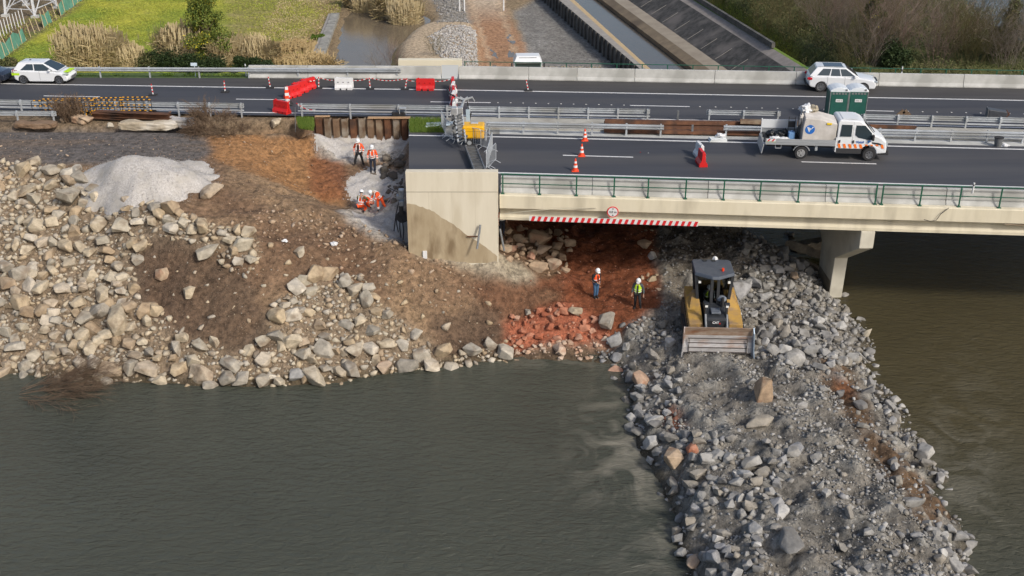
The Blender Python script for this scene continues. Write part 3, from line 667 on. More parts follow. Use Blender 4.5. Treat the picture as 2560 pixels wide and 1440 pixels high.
# hero boulders: px, py (centre), width px, kind, label, (stretch x,y,z) , rz
HERO = [
 (1345,594,62,'tan','large tan boulder, topmost of the pile at the right side of the abutment'),
 (1397,617,40,'tan','rounded tan boulder at the right shoulder of the pile beside the abutment'),
 (1358,628,44,'tan','tan boulder in the middle of the pile beside the abutment'),
 (1385,660,46,'tan','pinkish tan boulder low in the pile beside the red track'),
 (1345,665,54,'tan','wide tan boulder at the foot of the pile, in front of the others'),
 (1300,600,38,'tan','elongated tan boulder leaning at the left of the pile by the abutment'),
 (1405,645,32,'tan','small tan boulder at the right foot of the pile beside the red track'),
 (1325,640,32,'red','red muddy boulder between the tan ones beside the abutment'),
 (1278,620,34,'red','red muddy boulder next to the abutment corner'),
 (1612,610,40,'tan','tan boulder in the bridge shade between red and grey ground'),
 (1630,640,28,'grey','smooth grey stone on the edge between red and grey ground'),
 (1628,697,32,'pale','pale cream boulder on the edge of the red track left of the bulldozer'),
 (1515,795,54,'pale','pale cream slab lying in front of the two standing men'),
 (1438,780,34,'pale','pale pointed stone above the red rubble'),
 (1320,780,22,'pale','small pale stone at the upper left of the red rubble'),
 (1398,870,44,'pink','big pink white stone at the foot of the red rubble'),
 (1536,913,52,'red','wet reddish boulder in the water left of the grey causeway'),
 (1604,948,58,'pink','pinkish boulder at the waterline beside the grey causeway'),
 (1592,1020,40,'grey','grey boulder in the water edge left of the causeway'),
 (1675,1145,70,'tan','yellowish tan boulder at the left edge of the causeway'),
 (1728,1122,38,'red','rusty red boulder beside the yellowish one on the causeway'),
 (1912,982,66,'tan','tall tan boulder standing in the middle of the causeway'),
 (1977,1360,76,'slate','long smooth grey slab on the near end of the causeway'),
 (1735,1405,44,'tan','brown boulder at the lower left corner of the causeway'),
 (1850,722,56,'grey','pale grey boulder just right of the bulldozer cab'),
 (1992,1118,46,'grey','grey boulder in the middle of the causeway right of the gravel hollow'),
 (1900,1052,60,'grey','flat grey slab below the tall tan boulder'),
 (1540,850,46,'grey','blue grey boulder at the top of the causeway bank'),
 (1980,1130,40,'grey','smaller grey boulder on the causeway ridge'),
 (1980,895,52,'grey','angular grey boulder right of the bulldozer blade'),
 (2165,830,34,'pale','pale boulder alone in the water right of the causeway'),
 (2310,1130,54,'grey','big pale grey boulder on the right water edge of the causeway'),
 (2400,1340,48,'grey','big grey boulder at the right lower edge of the causeway'),
 (1888,1320,44,'grey','pale grey pointed boulder left of the long slab'),
 (175,490,74,'pale','largest pale boulder under the crest of the rock bank at left'),
 (295,797,78,'pale','big flat boulder with a brown face in the rock bank'),
 (248,562,56,'pale','pale grey boulder in the upper bank near the gravel heap'),
 (528,475,56,'pale','wide pale slab on the crest of the bank right of the gravel heap'),
 (527,628,60,'pale','broad pale slab in the crest row above bare brown soil'),
 (610,612,46,'pale','rounded pale boulder at the right end of the crest row'),
 (740,938,50,'grey','blue grey boulder at the waterline in the middle of the bank'),
 (657,950,48,'pale','blocky pale boulder at the waterline'),
 (960,918,52,'tan','brown squared boulder at the waterline in the middle of the bank'),
 (1018,912,58,'grey','grey and tan wedge boulder at the waterline below the brown soil'),
 (930,828,44,'pale','pale boulder lying on the brown lower slope'),
 (690,310,34,'pale','smooth pale boulder on the gravel verge left of the sheet pile wall'),
 (212,300,44,'tan','brown angular boulder on the soil heap beside the steel beams'),
 (160,298,26,'tan','small brown boulder on the soil heap near the dead shrub'),
 (275,312,20,'pale','small pale stone at the foot of the steel beams'),
 (984,440,34,'dark','brown broken concrete lump against the road end'),
 (960,425,28,'dark','dark broken block in the pit left of the road end'),
 (1000,410,32,'dark','grey broken block below the sheet pile end'),
 (408,685,40,'tan','tan boulder alone on the bare brown slope'),
 (1180,873,46,'pale','round pale boulder near the water left of the red rubble'),
 (2270,638,34,'red','red boulder standing out of the dark water behind the pier'),
 (2075,700,26,'tan','tan stone at the water left of the pier foot'),
 (1985,690,34,'tan','upright brown boulder on the right causeway shoulder near the pier'),
 (1725,1000,0,'grey',''),
]
for h in HERO:
    px, py, w, kd, lb = h
    if not w: continue
    g = at_ground(px, py+w*.22); s = w/proj(*g)[2]
    if not try_put(g.x, g.y, s, .30): pass
    big = w > 50
    o = put_rock(g.x, g.y, s*.95, kd, sink=.12, tilt=.25)
    if lb.startswith('long smooth'): o.scale = (s*.75, s*1.75, s*.6); o.rotation_euler = (.15,0,-.25)
    if lb.startswith('tall tan'): o.scale = (s*.8, s*.8, s*1.25); o.location.z += s*.2; o.rotation_euler=(.2,.1,.4)
    if 'slab' in lb: o.scale.z *= .65; o.scale.x *= 1.2
    tag(o, lb, 'boulder', 'boulders around the works')
def scat(poly, n, sizes, k, kind, seed, avoid=(), step=None):
    """random spots inside a ground outline, biggest first; returns the accepted ones"""
    rng = random.Random(seed); out = []
    xs = [p[0] for p in poly]; ys = [p[1] for p in poly]
    c = []
    z0 = -4
    W = [P(px, py, z0) for px, py in poly]
    bx0, bx1 = min(w.x for w in W)-4, max(w.x for w in W)+4; by0, by1 = min(w.y for w in W)-6, max(w.y for w in W)+6
    bx0, bx1 = max(bx0, -44), min(bx1, 44); by0, by1 = max(by0, 25), min(by1, 84)
    N_ = n
    x = np.array([rng.uniform(bx0, bx1) for _ in range(N_)]); y = np.array([rng.uniform(by0, by1) for _ in range(N_)])
    ii = np.clip(((x-TR.x0)/TR.res).astype(int), 0, TR.nx-1); jj = np.clip(((y-TR.y0)/TR.res).astype(int), 0, TR.ny-1)
    z = TR.Z[ii, jj]; a, b, s_ = proj(x, y, z); a = a+wob[ii,jj]*.8; b = b+wob2[ii,jj]*.8
    ok = pip(poly, a, b) & (z > WL-.5)
    for pl in avoid: ok &= ~pip(pl, a, b)
    x, y, z = x[ok], y[ok], z[ok]
    sz = sorted([sizes(rng) for _ in range(len(x))], reverse=True)
    for q in range(len(x)):
        if try_put(x[q], y[q], sz[q], k): out.append((x[q], y[q], z[q]+sz[q]*.12, sz[q], 1.0))
    return out
def lognorm(m, sg, lo, hi): return lambda r: min(hi, max(lo, m*math.exp(r.gauss(0, sg))))
dense1 = [(-600,400),(0,402),(130,408),(260,440),(350,505),(640,590),(660,640),(610,690),(560,670),(480,615),(400,600),(350,640),(330,700),(360,755),(450,800),(470,850),(590,880),(670,850),(690,760),(780,680),(900,690),(960,760),(1010,800),(1050,850),(1120,895),(1270,850),(1290,920),(1000,945),(800,985),(600,985),(400,975),(-600,960)]
slope_all = [(-600,400),(260,440),(640,600),(900,640),(1050,700),(1250,760),(1270,900),(1000,960),(600,990),(-600,990)]
A = scat(dense1, 70000, lognorm(.32,.48,.2,1.1), .262, 'pale', 1)
B = scat(slope_all, 6000, lognorm(.25,.45,.14,.7), .62, 'pale', 2)
A2 = scat(dense1, 190000, lognorm(.17,.32,.08,.30), .25, 'pale', 3)
B2 = scat(slope_all, 5000, lognorm(.13,.3,.07,.22), .6, 'pale', 4)
allp = sorted(A+B, key=lambda t: -t[3]*proj(t[0],t[1],t[2])[2])
inview = [t for t in allp if -30 < proj(*t[:3])[0] < 2590]
for t in inview[:225]:
    o = put_rock(t[0], t[1], t[3], 'pale', sink=.15)
    tag(o, 'pale limestone boulder packed in the sloping rock bank at the left above the water', 'boulder', 'pale boulders of the left rock bank')
rest = inview[225:] + [t for t in allp if t not in set(inview)] + A2 + B2
rock_stuff('riprap_stones', rest, RM['pale'], 'mass of smaller pale limestone stones filling the rock bank at left', 'stones')
# grey causeway
cause = [(1640,560),(1985,560),(2000,640),(2080,720),(2190,840),(2200,940),(2300,1080),(2430,1270),(2450,1900),(1700,1900),(1640,1250),(1545,1060),(1550,960),(1490,890),(1560,800),(1650,790),(1660,720)]
track = [(1655,560),(1850,560),(1830,660),(1840,900),(1900,1010),(2010,1120),(2060,1300),(2160,1800),(1980,1800),(1880,1240),(1760,1100),(1700,920),(1680,760)]
edgeL = [(1490,890),(1560,800),(1650,790),(1690,900),(1720,1080),(1960,1120),(1990,1250),(1900,1440),(1900,1900),(1700,1900),(1640,1250),(1545,1060)]
edgeR = [(1850,560),(1985,560),(2010,640),(2090,720),(2190,840),(2200,940),(2300,1080),(2430,1270),(2450,1900),(2380,1900),(2330,1350),(2200,1100),(2120,960),(1900,900),(1860,700)]
band = [(2085,905),(2140,925),(2225,1060),(2375,1255),(2400,1330),(2330,1310),(2180,1130),(2070,960)]
G = scat(edgeR, 16000, lognorm(.27,.42,.18,.75), .29, 'grey', 11, avoid=[band])
G += scat(edgeL, 13000, lognorm(.25,.42,.17,.7), .31, 'grey', 12)
G += scat(cause, 2500, lognorm(.30,.3,.2,.6), .5, 'grey', 13, avoid=[track])
G2 = scat(cause, 60000, lognorm(.16,.30,.08,.24), .36, 'grey', 14, avoid=[track, band])
G2 += scat(track, 22000, lognorm(.12,.38,.06,.26), .5, 'grey', 15)
G2 += scat(cause, 90000, lognorm(.085,.2,.06,.12), .42, 'grey', 16, avoid=[track, band])
G2 += scat(band, 9000, lognorm(.15,.45,.06,.45), .62, 'grey', 17)
G.sort(key=lambda t: -t[3]*proj(t[0],t[1],t[2])[2])
ing = [t for t in G if proj(*t[:3])[1] < 1470]; outg = [t for t in G if proj(*t[:3])[1] >= 1470]
for t in ing[:270]:
    o = put_rock(t[0], t[1], t[3], 'grey', name='rubble_block', sink=.12, tilt=.5)
    tag(o, 'angular grey limestone block in the rubble of the causeway', 'rubble block', 'grey blocks of the rubble causeway')
rock_stuff('causeway_rubble', ing[270:]+outg+G2, RM['grey'], 'mass of grey crushed rubble making up the causeway surface', 'rubble')
# red rubble
redz = [(1262,800),(1400,760),(1500,800),(1525,850),(1500,890),(1380,905),(1255,915)]
redtop = [(1262,800),(1400,760),(1500,800),(1515,850),(1380,862),(1270,862)]
pinkz = [(1240,862),(1520,850),(1525,895),(1380,915),(1240,925)]
Rr = scat(redtop, 5000, lognorm(.24,.40,.12,.6), .30, 'red', 21)
Pk = scat(pinkz, 4000, lognorm(.18,.35,.1,.45), .30, 'pink', 22)
Rr.sort(key=lambda t: -t[3]); Pk.sort(key=lambda t: -t[3])
for t in Rr[:40]: tag(put_rock(t[0], t[1], t[3], 'red', name='stone'), 'red stained stone in the red rubble patch at the water', 'stone', 'red stones of the rubble patch')
for t in Pk[:30]: tag(put_rock(t[0], t[1], t[3], 'pink', name='stone'), 'pale pink stone along the foot of the red rubble patch', 'stone', 'pale pink stones by the water')
redearth = [(1270,560),(1640,560),(1650,780),(1560,820),(1300,720)]
R2 = scat(redearth, 2600, lognorm(.09,.4,.05,.25), .8, 'red', 23); R3 = scat([(1590,580),(1650,580),(1670,760),(1600,720)], 900, lognorm(.2,.4,.1,.5), .5, 'tan', 24)
R4 = scat([(1262,575),(1425,575),(1430,680),(1380,690),(1250,640)], 3000, lognorm(.4,.4,.18,.8), .40, 'tan', 25)
rock_stuff('red_rubble', Rr[40:]+R2, RM['red'], 'scattered small red stones in the red earth under the bridge', 'rubble')
rock_stuff('pink_rubble', Pk[30:], RM['pink'], 'small pale pink stones along the water', 'rubble')
rock_stuff('tan_rubble', R3[8:]+R4[14:], RM['tan'], 'smaller tan stones heaped by the abutment and the red track', 'rubble')
for t in R3[:8]+R4[:14]: tag(put_rock(t[0], t[1], t[3], 'tan'), 'tan boulder heaped beside the red earth track under the bridge', 'boulder', 'tan boulders under the bridge')
# soil clods and stones on the upper slope
soilz = [(560,560),(700,500),(900,560),(1100,640),(1250,760),(1100,780),(900,690),(700,640)]
S1 = scat(soilz, 16000, lognorm(.14,.45,.06,.5), .55, 'tan', 31)
rock_stuff('soil_clods', S1+scat([(-300,330),(560,345),(760,360),(800,500),(640,560),(330,500)], 6000, lognorm(.08,.4,.04,.28), .8, 'tan', 32), RM['tan'], 'brown clods and stones scattered over the dumped soil', 'clods')
S3 = scat([(780,395),(1015,380),(1015,520),(880,500),(800,440)], 4000, lognorm(.35,.45,.12,.85), .33, 'dark', 33)
rock_stuff('pit_rubble', [t for t in S3 if proj(*t[:3])[0] > 950+20*math.sin(t[1]*3)], RM['dark'], 'dark broken rubble along the road end in the pit', 'rubble')
# white crushed stone
def heap(name, cx, cy, rx, ry, hgt, label, n, seed=1, rot=0, cat='gravel heap', zoff=-.05):
    """a pile of crushed stone: mounded surface plus loose stones on it"""
    Vs = []; k = 40; rng = random.Random(seed); ca, sa = math.cos(rot), math.sin(rot)
    V = []; 
    def prof(r, a): return max(0, (1-r))**1.0*hgt*(1+.18*math.sin(3*a+seed)+.1*math.sin(7*a))
    for i in range(k+1):
        for j in range(k*2):
            r = i/k; a = math.pi*j/k
            rr = r*(1+r*r*(.10*math.sin(3*a+seed*2)+.07*math.sin(8*a+seed)+.05*math.sin(15*a)))
            x = rr*rx*math.cos(a); y = rr*ry*math.sin(a); x, y = x*ca-y*sa, x*sa+y*ca
            base = TR.h(cx+x, cy+y)
            pz = hgt*(1.068-math.sqrt(r*r+.14))*(1+.15*r*math.sin(2*a+seed))+hgt*.10*math.sin(x*1.7+seed)*math.cos(y*1.9)*(1-r)*r*4
            edge_ = -.12*max(0, (r-.9))*10
            V.append((x, y, base+pz+edge_+zoff-TR.h(cx, cy)+rng.uniform(-.02,.02)))
    n2 = k*2
    F = [(i*n2+j, (i+1)*n2+j, (i+1)*n2+(j+1) % n2, i*n2+(j+1) % n2) for i in range(k) for j in range(n2)]
    m = mat('crushed_stone', (.36,.34,.325), (.50,.48,.46), 12, .95, bump=.03, bscale=22, c3=(.40,.375,.34), s3=1.2, contrast=(.4,.6))
    me = np_mesh(name, np.array(V), np.array(F), m, smooth=True)
    o = bpy.data.objects.new(name, me); C.objects.link(o); o.location = (cx, cy, TR.h(cx, cy))
    tag(o, label, cat)
    its = []
    for _ in range(n):
        i = min(k, int(k*math.sqrt(rng.random())*1.0)); j = rng.randrange(n2); v = V[i*n2+j]
        f = 1+ (rng.random()**2)*.16*(i/k)
        x, y = cx+v[0]*f+rng.uniform(-.05,.05), cy+v[1]*f+rng.uniform(-.05,.05)
        zz = (TR.h(cx, cy)+v[2]) if i < k-1 else TR.h(x, y)
        its.append((x, y, zz+.0, rng.uniform(.03,.075), 1))
    return o, its
g = P(352,440,-.2)
o, i1 = heap('gravel_heap', g.x+.1, g.y+.1, 4.0, 2.45, 2.05, 'white crushed stone heap on the muddy road above the rock bank', 4500, 3)
g = P(470,420,-.3); o, i1b = heap('gravel_heap', g.x, g.y+.1, 1.6, 1.5, .42, 'low white spill of crushed stone on the right of the big heap', 900, 5)
g = P(850,375,-1.6); o, i2 = heap('gravel_heap', g.x+.1, g.y+.35, 2.0, 1.9, .38, 'white crushed stone bank at the left foot of the sheet pile wall', 2000, 2)
g = P(985,370,-1.6); o, i3 = heap('gravel_heap', g.x-.9, g.y+.3, 2.5, 1.5, .25, 'white crushed stone bank at the right foot of the sheet pile wall', 1500, 7)
g = P(950,560,-2.8); o, i4 = heap('gravel_heap', g.x+.2, g.y, 2.3, 1.3, .55, 'grey white stone heap in front of the crouching workers', 1500, 9, rot=-.6)
g = P(930,470,-2.5); o, i5 = heap('gravel_heap', g.x, g.y, 2.0, 2.6, .25, 'thin spread of grey crushed stone in the middle of the pit', 900, 4)
rock_stuff('crushed_stones', i1+i1b+i2+i3+i4+i5, RM['white'], 'loose white crushed stones on the gravel heaps', 'crushed stone')

# dark broken slabs at the waterline behind the pier
def slab(px, py, z, dims, rot, label, m):
    bm = bmesh.new(); bmesh.ops.create_cube(bm, size=1); bmesh.ops.subdivide_edges(bm, edges=bm.edges, cuts=5, use_grid_fill=True)
    from mathutils import noise as mn
    for v in bm.verts: w = Vector((v.co.x*dims[0], v.co.y*dims[1], v.co.z*dims[2])); v.co = w*(1+.22*mn.noise(w*1.1+Vector((px, 0, 0))))+Vector((0,0,.12*mn.noise(w*2.5)))
    me = bpy.data.meshes.new('concrete_slab'); bm.to_mesh(me); bm.free(); me.materials.append(m); o = bpy.data.objects.new('concrete_slab', me); C.objects.link(o); o.location = P(px, py, z); o.rotation_euler = rot; tag(o, label, 'slab')
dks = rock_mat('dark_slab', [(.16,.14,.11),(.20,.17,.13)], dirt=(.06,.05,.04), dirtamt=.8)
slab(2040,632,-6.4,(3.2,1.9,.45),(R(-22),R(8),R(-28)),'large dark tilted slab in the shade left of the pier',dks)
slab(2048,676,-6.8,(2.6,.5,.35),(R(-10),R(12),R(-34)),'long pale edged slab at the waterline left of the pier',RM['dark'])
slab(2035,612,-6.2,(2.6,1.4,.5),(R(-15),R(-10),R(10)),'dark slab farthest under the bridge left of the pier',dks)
D1 = scat([(1985,590),(2110,590),(2110,700),(2020,680)], 1500, lognorm(.35,.4,.15,.8), .4, 'dark', 61)
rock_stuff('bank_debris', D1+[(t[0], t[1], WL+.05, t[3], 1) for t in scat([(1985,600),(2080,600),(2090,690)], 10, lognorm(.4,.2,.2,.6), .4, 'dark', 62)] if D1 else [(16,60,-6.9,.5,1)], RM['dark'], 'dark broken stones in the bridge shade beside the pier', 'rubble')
# ------------------------------------------------------------------ land beyond the far bridge
BG = Field([[(-110,84,-5),(110,84,-5)],[(-110,176,-5),(110,176,-5)]], -84, 84, 86, 172, .4, 0)
BG.Z[:] = -5
bx, by = BG.X, BG.Y
bpx, bpy_, bss = proj(bx, by, BG.Z)
w1 = fbm(bx, by, 21, 3.0)*26; w2 = fbm(bx, by, 22, 3.0)*16
def bz(poly, n=2, wobble=1): return blur(pip(poly, bpx+w1*wobble, bpy_+w2*wobble).astype(float), n)
m_pud = bz([(826,230),(834,150),(862,38),(900,10),(1010,10),(1075,40),(1060,75),(1020,95),(985,120),(990,230)], 4, .4)
m_mound = bz([(1003,120),(1035,82),(1090,70),(1190,72),(1190,230),(1000,230),(990,160)], 6, .4)
m_track = bz([(1150,-90),(1235,-60),(1262,20),(1290,70),(1345,160),(1370,260),(1190,260),(1196,120),(1165,0)], 2, .35)
m_apron = bz([(1283,27),(1345,-10),(1400,-40),(1500,60),(1640,200),(1640,260),(1370,260),(1320,130)], 1, .1)
m_stone2 = bz([(1060,-60),(1160,-60),(1165,10),(1185,70),(1080,75),(1100,40)], 2, .8)
m_left = bz([(-800,-200),(300,-200),(205,10),(0,155),(-800,400)], 2, .3)
m_olive = bz([(600,-100),(870,-100),(850,30),(760,165),(590,170),(560,60)], 14, 1)
m_edge = bz([(780,-60),(1070,-60),(1060,10),(860,30),(800,165),(650,165),(720,135),(800,60)], 3, 1)
m_right = bz([(1735,-20),(2400,-500),(3400,-300),(3400,400),(1800,400),(1990,150)], 2, .5)
m_river = bz([(2150,-300),(2330,-60),(2440,70),(2560,140),(2800,210),(3600,400),(3600,-400)], 4, .5)
under_r = np.clip((bx-18)/3, 0, 1)*np.clip((92-by)/3, 0, 1)
BG.Z += np.where(bx < -8, 1.3*np.clip((91-by)/3.5, 0, 1), 0)
nb = fbm(bx, by, 25, 6, 4); nb2 = fbm(bx, by, 26, 1.4, 3)
BG.Z += nb*.25 + nb2*.10 - m_pud*.8 + m_mound*1.0*(1-.4*nb) - m_apron*.25 + m_right*1.6 - m_river*4.5 - under_r*1.5
m_can = pip([(1400,-80),(1600,165),(1700,300),(2300,300),(1990,150),(1735,-20),(1640,-90)], bpx, bpy_)
BG.Z -= blur(m_can.astype(float), 1)*1.9
bc = np.zeros(bx.shape+(3,)); bc[:] = (.25,.28,.035)
def layb(w, c, k=1.0):
    global bc
    w = np.clip(w*k, 0, 1)[..., None]; bc = bc*(1-w)+np.array(c)*w
layb(np.clip(nb*5, 0, 1), (.40,.38,.05), .8); layb(np.clip(-nb*5, 0, 1), (.17,.24,.03), .7); layb(np.clip(nb2*3-.5, 0, 1), (.42,.42,.16), .4)
layb(m_olive, (.25,.22,.07), .85); layb(m_olive*np.clip(nb2*4, 0, 1), (.33,.27,.12), .7); layb(m_edge, (.24,.17,.09), .8)
layb(bz([(850,20),(900,10),(850,180),(780,180)], 1, .2), (.19,.14,.085)); layb(m_left, (.17,.13,.08)); layb(m_left*np.clip(nb*6, 0, 1), (.13,.15,.04), .8)
layb(bz([(1060,-60),(1420,-60),(1680,260),(980,260),(1000,60)], 2, .5), (.24,.18,.11)); layb(m_mound, (.42,.33,.23)); layb(m_stone2, (.27,.25,.22)); layb(m_track, (.33,.19,.11))
layb(m_track*np.clip((60-bpy_)/60, 0, 1), (.48,.40,.30), .9); layb(m_track*(np.abs(np.sin((bpx-1175-(bpy_)*.33)*.045)) < .3), (.45,.34,.23), .6)
layb(m_apron, (.19,.18,.165), 1); layb(m_apron*np.clip(nb2*4, 0, 1), (.27,.26,.24), .6)
layb(m_right, (.09,.10,.035)); layb(m_river, (.05,.045,.035)); layb(m_pud, (.20,.16,.10), .8)
layb(np.clip((bx < -8)*(91-by)/3, 0, 1), (.10,.14,.03), .8)
BG.mesh('terrain', soil, bc)
def hb(x, y): return BG.h(x, y) if y > 86.2 else TR.h(x, y)
def wplane(name, poly, z, m):
    mb = MB(); mb.add([P(a, b, z) for a, b in poly], [tuple(range(len(poly)))]); o = mb.build(name, m); o['kind'] = 'structure'; return o
pudm = water_mat('puddle_water', (.13,.105,.075), (.17,.135,.095), .06, 6, .006, split=False)
wplane('floodwater', [(770,240),(770,-60),(1110,-60),(1110,240)], -5.36, pudm)
rivm = water_mat('river_water', (.06,.07,.08), (.08,.09,.10), .16, 1.2, .05, split=False)
o = MB().add([(12,84,-6.99),(120,84,-6.99),(220,260,-6.99),(30,260,-6.99)], [(0,1,2,3)]).build('river', rivm); o['kind'] = 'structure'
# track puddles
for pl in ([(1215,120),(1240,118),(1248,150),(1235,168),(1210,165)], [(1270,125),(1285,130),(1300,165),(1280,168)], [(1268,85),(1278,90),(1290,112),(1276,108)]):
    c_ = P(sum(p[0] for p in pl)/len(pl), sum(p[1] for p in pl)/len(pl), -5)
    rr_ = random.Random(int(pl[0][0])); cx0, cy0 = sum(p[0] for p in pl)/len(pl), sum(p[1] for p in pl)/len(pl); wx0 = (max(p[0] for p in pl)-min(p[0] for p in pl))/2; wy0 = (max(p[1] for p in pl)-min(p[1] for p in pl))/2
    wplane('puddle', [(cx0+math.cos(a_*.262)*wx0*rr_.uniform(.65,1.05)+math.sin(a_*.262)*wy0*.35, cy0+math.sin(a_*.262)*wy0*rr_.uniform(.7,1.05)) for a_ in range(24)], BG.h(c_.x, c_.y)-.01, pudm)
# concrete canal: breaklines given far end / near end
def brk(a, b, z, z2=None, e0=-.5, e1=.45):
    A, B = P(a[0], a[1], z), P(b[0], b[1], z if z2 is None else z2)
    return A.lerp(B, e0), A.lerp(B, 1+e1)
def ruled(name, l1, l2, m, n=30, noise=0):
    a = [l1[0].lerp(l1[1], i/n) for i in range(n+1)]; b = [l2[0].lerp(l2[1], i/n) for i in range(n+1)]
    mb = MB(); mb.grid(a, b); return mb
cwall = mat('canal_wall', (.055,.052,.048), (.12,.115,.105), 1.5, .9, bump=.02, bscale=6, c3=(.03,.03,.03), s3=.6)
ccap = mat('canal_cap', (.24,.22,.20), (.33,.31,.28), 2, .9, bump=.01)
ctan = mat('canal_lip', (.42,.31,.17), (.48,.36,.2), 2, .8)
cband = mat('canal_ledge', (.17,.13,.085), (.25,.19,.12), 1.2, .9, bump=.01, c3=(.12,.09,.06))
clight = mat('canal_ledge_pale', (.24,.20,.155), (.31,.27,.21), .8, .9, bump=.01)
cdark = mat('stained_slope', (.035,.034,.032), (.085,.08,.075), 1.6, .95, bump=.015, bscale=12, c3=(.14,.125,.115), s3=.35, contrast=(.4,.62))
ctop = mat('pale_slope', (.22,.195,.175), (.30,.265,.24), 1.4, .95, bump=.01)
la = brk((1398,0), (1592,165), -3.6); lb = brk((1424,0), (1606,165), -3.6); lc = brk((1436,0), (1618,165), -3.62)
ld = brk((1436,0), (1618,165), -4.9); le = brk((1505,0), (1722,165), -4.5); lf = brk((1535,0), (1762,165), -4.1); lg = brk((1570,0), (1805,165), -4.0)
lh = brk((1700,0), (1950,160), -2.3, -2.4); li = brk((1732,0), (1982,152), -2.0)
e = empty('canal_wall', la[1], 0, 'dark buttressed concrete canal wall with a tan lip, casting a shadow on the grey apron', 'canal wall')
mb = MB(); la2 = [Vector((p.x, p.y, -7)) for p in la]; mb.grid([la[0], la[1]], la2)
n = 40
for i in range(n):
    p = la[0].lerp(la[1], (i+.5)/n); d = (la[1]-la[0]).normalized(); s_ = Vector((-d.y, d.x, 0)); s_ = s_ if s_.x < 0 else -s_
    q0 = p-d*.12; mb.add([q0, q0+d*.24, q0+d*.24+s_*.16, q0+s_*.16, q0-Vector((0,0,3.2)), q0+d*.24-Vector((0,0,3.2)), q0+d*.24+s_*.18-Vector((0,0,3.2)), q0+s_*.18-Vector((0,0,3.2))], [(0,1,2,3),(4,5,6,7),(0,1,5,4),(1,2,6,5),(2,3,7,6),(3,0,4,7)])
child(mb.build('wall_face', cwall), e); child(ruled('cap', la, lb, ccap).build('cap', ccap), e)
mb = ruled('lip', lb, lc, ctan); mb.grid([lc[0], lc[1]], [Vector((p.x, p.y, -5.2)) for p in lc]); child(mb.build('lip', ctan), e)
o = ruled('canal_water', (ld[0], ld[1]), (Vector((le[0].x, le[0].y, -4.9))+Vector((.3,0,0)), Vector((le[1].x, le[1].y, -4.9))+Vector((.3,0,0))), pudm).build('canal_water', water_mat('canal_water', (.11,.095,.085), (.09,.08,.06), .05, 4, .01, split=False)); o['kind'] = 'structure'
e = empty('canal_bank', lg[1], 0, 'dark stained concrete slope rising from the canal ledge to a grassy rim', 'canal bank')
mb = ruled('ledge', le, lf, cband); mb.grid([le[0], le[1]], [Vector((p.x, p.y, -6)) for p in le]); child(mb.build('ledge', cband), e)
child(ruled('pale_ledge', lf, lg, clight).build('pale_ledge', clight), e)
child(ruled('slope', lg, lh, cdark).build('slope', cdark), e)
child(ruled('crest', lh, li, ctop).build('crest', ctop), e)
jm = mat('slope_joint', (.30,.28,.25)); mb = MB()
for i in range(4, 30, 2):
    a = lg[0].lerp(lg[1], i/30); dl = lh[1]-lh[0]; t_ = (a-lh[0]).dot(dl)/dl.dot(dl); b = lh[0]+dl*t_; z_ = Vector((0,0,.03)); mb.bar(a.lerp(b, .05)+z_, a.lerp(b, .6)+z_, .05, .02)
child(mb.build('joint', jm), e)
gstrip = mat('bright_grass', (.10,.17,.015), (.17,.24,.03), 2, .95, bump=.05, bscale=12)
lj = brk((1741,0), (1990,150), -1.95); lk = brk((1750,0), (1996,152), -1.7); 
o = ruled('grass_strip', li, lj, gstrip).build('grass_strip', gstrip); o['kind'] = 'structure'
mb = MB(); mb.bar(lk[0], lk[0].lerp(lk[1], .66), .3, .45); o = mb.build('kerb_wall', cwall); tag(o, 'dark low wall along the grassy rim above the canal slope', 'low wall')
g = [P(1905,185,-3.2),P(1925,152,-2.9),P(1985,150,-2.4),P(2010,185,-3.4)]
o = MB().add(g, [(0,1,2,3)]).build('grass_patch', gstrip); o['kind'] = 'structure'
# grass shoulder behind the left guardrail
gv = MB(); a = shift(line3(FB, 0, -700, 640, 30), 0); gv.grid([v+Vector((0,0,.0)) for v in a], [v+Vector((0,1.6,-.05)) for v in a]); gv.grid([v+Vector((0,1.6,-.05)) for v in a], [v+Vector((0,9,-4.4)) for v in a])
o = gv.build('grass_verge', grass_m); o['kind'] = 'structure'
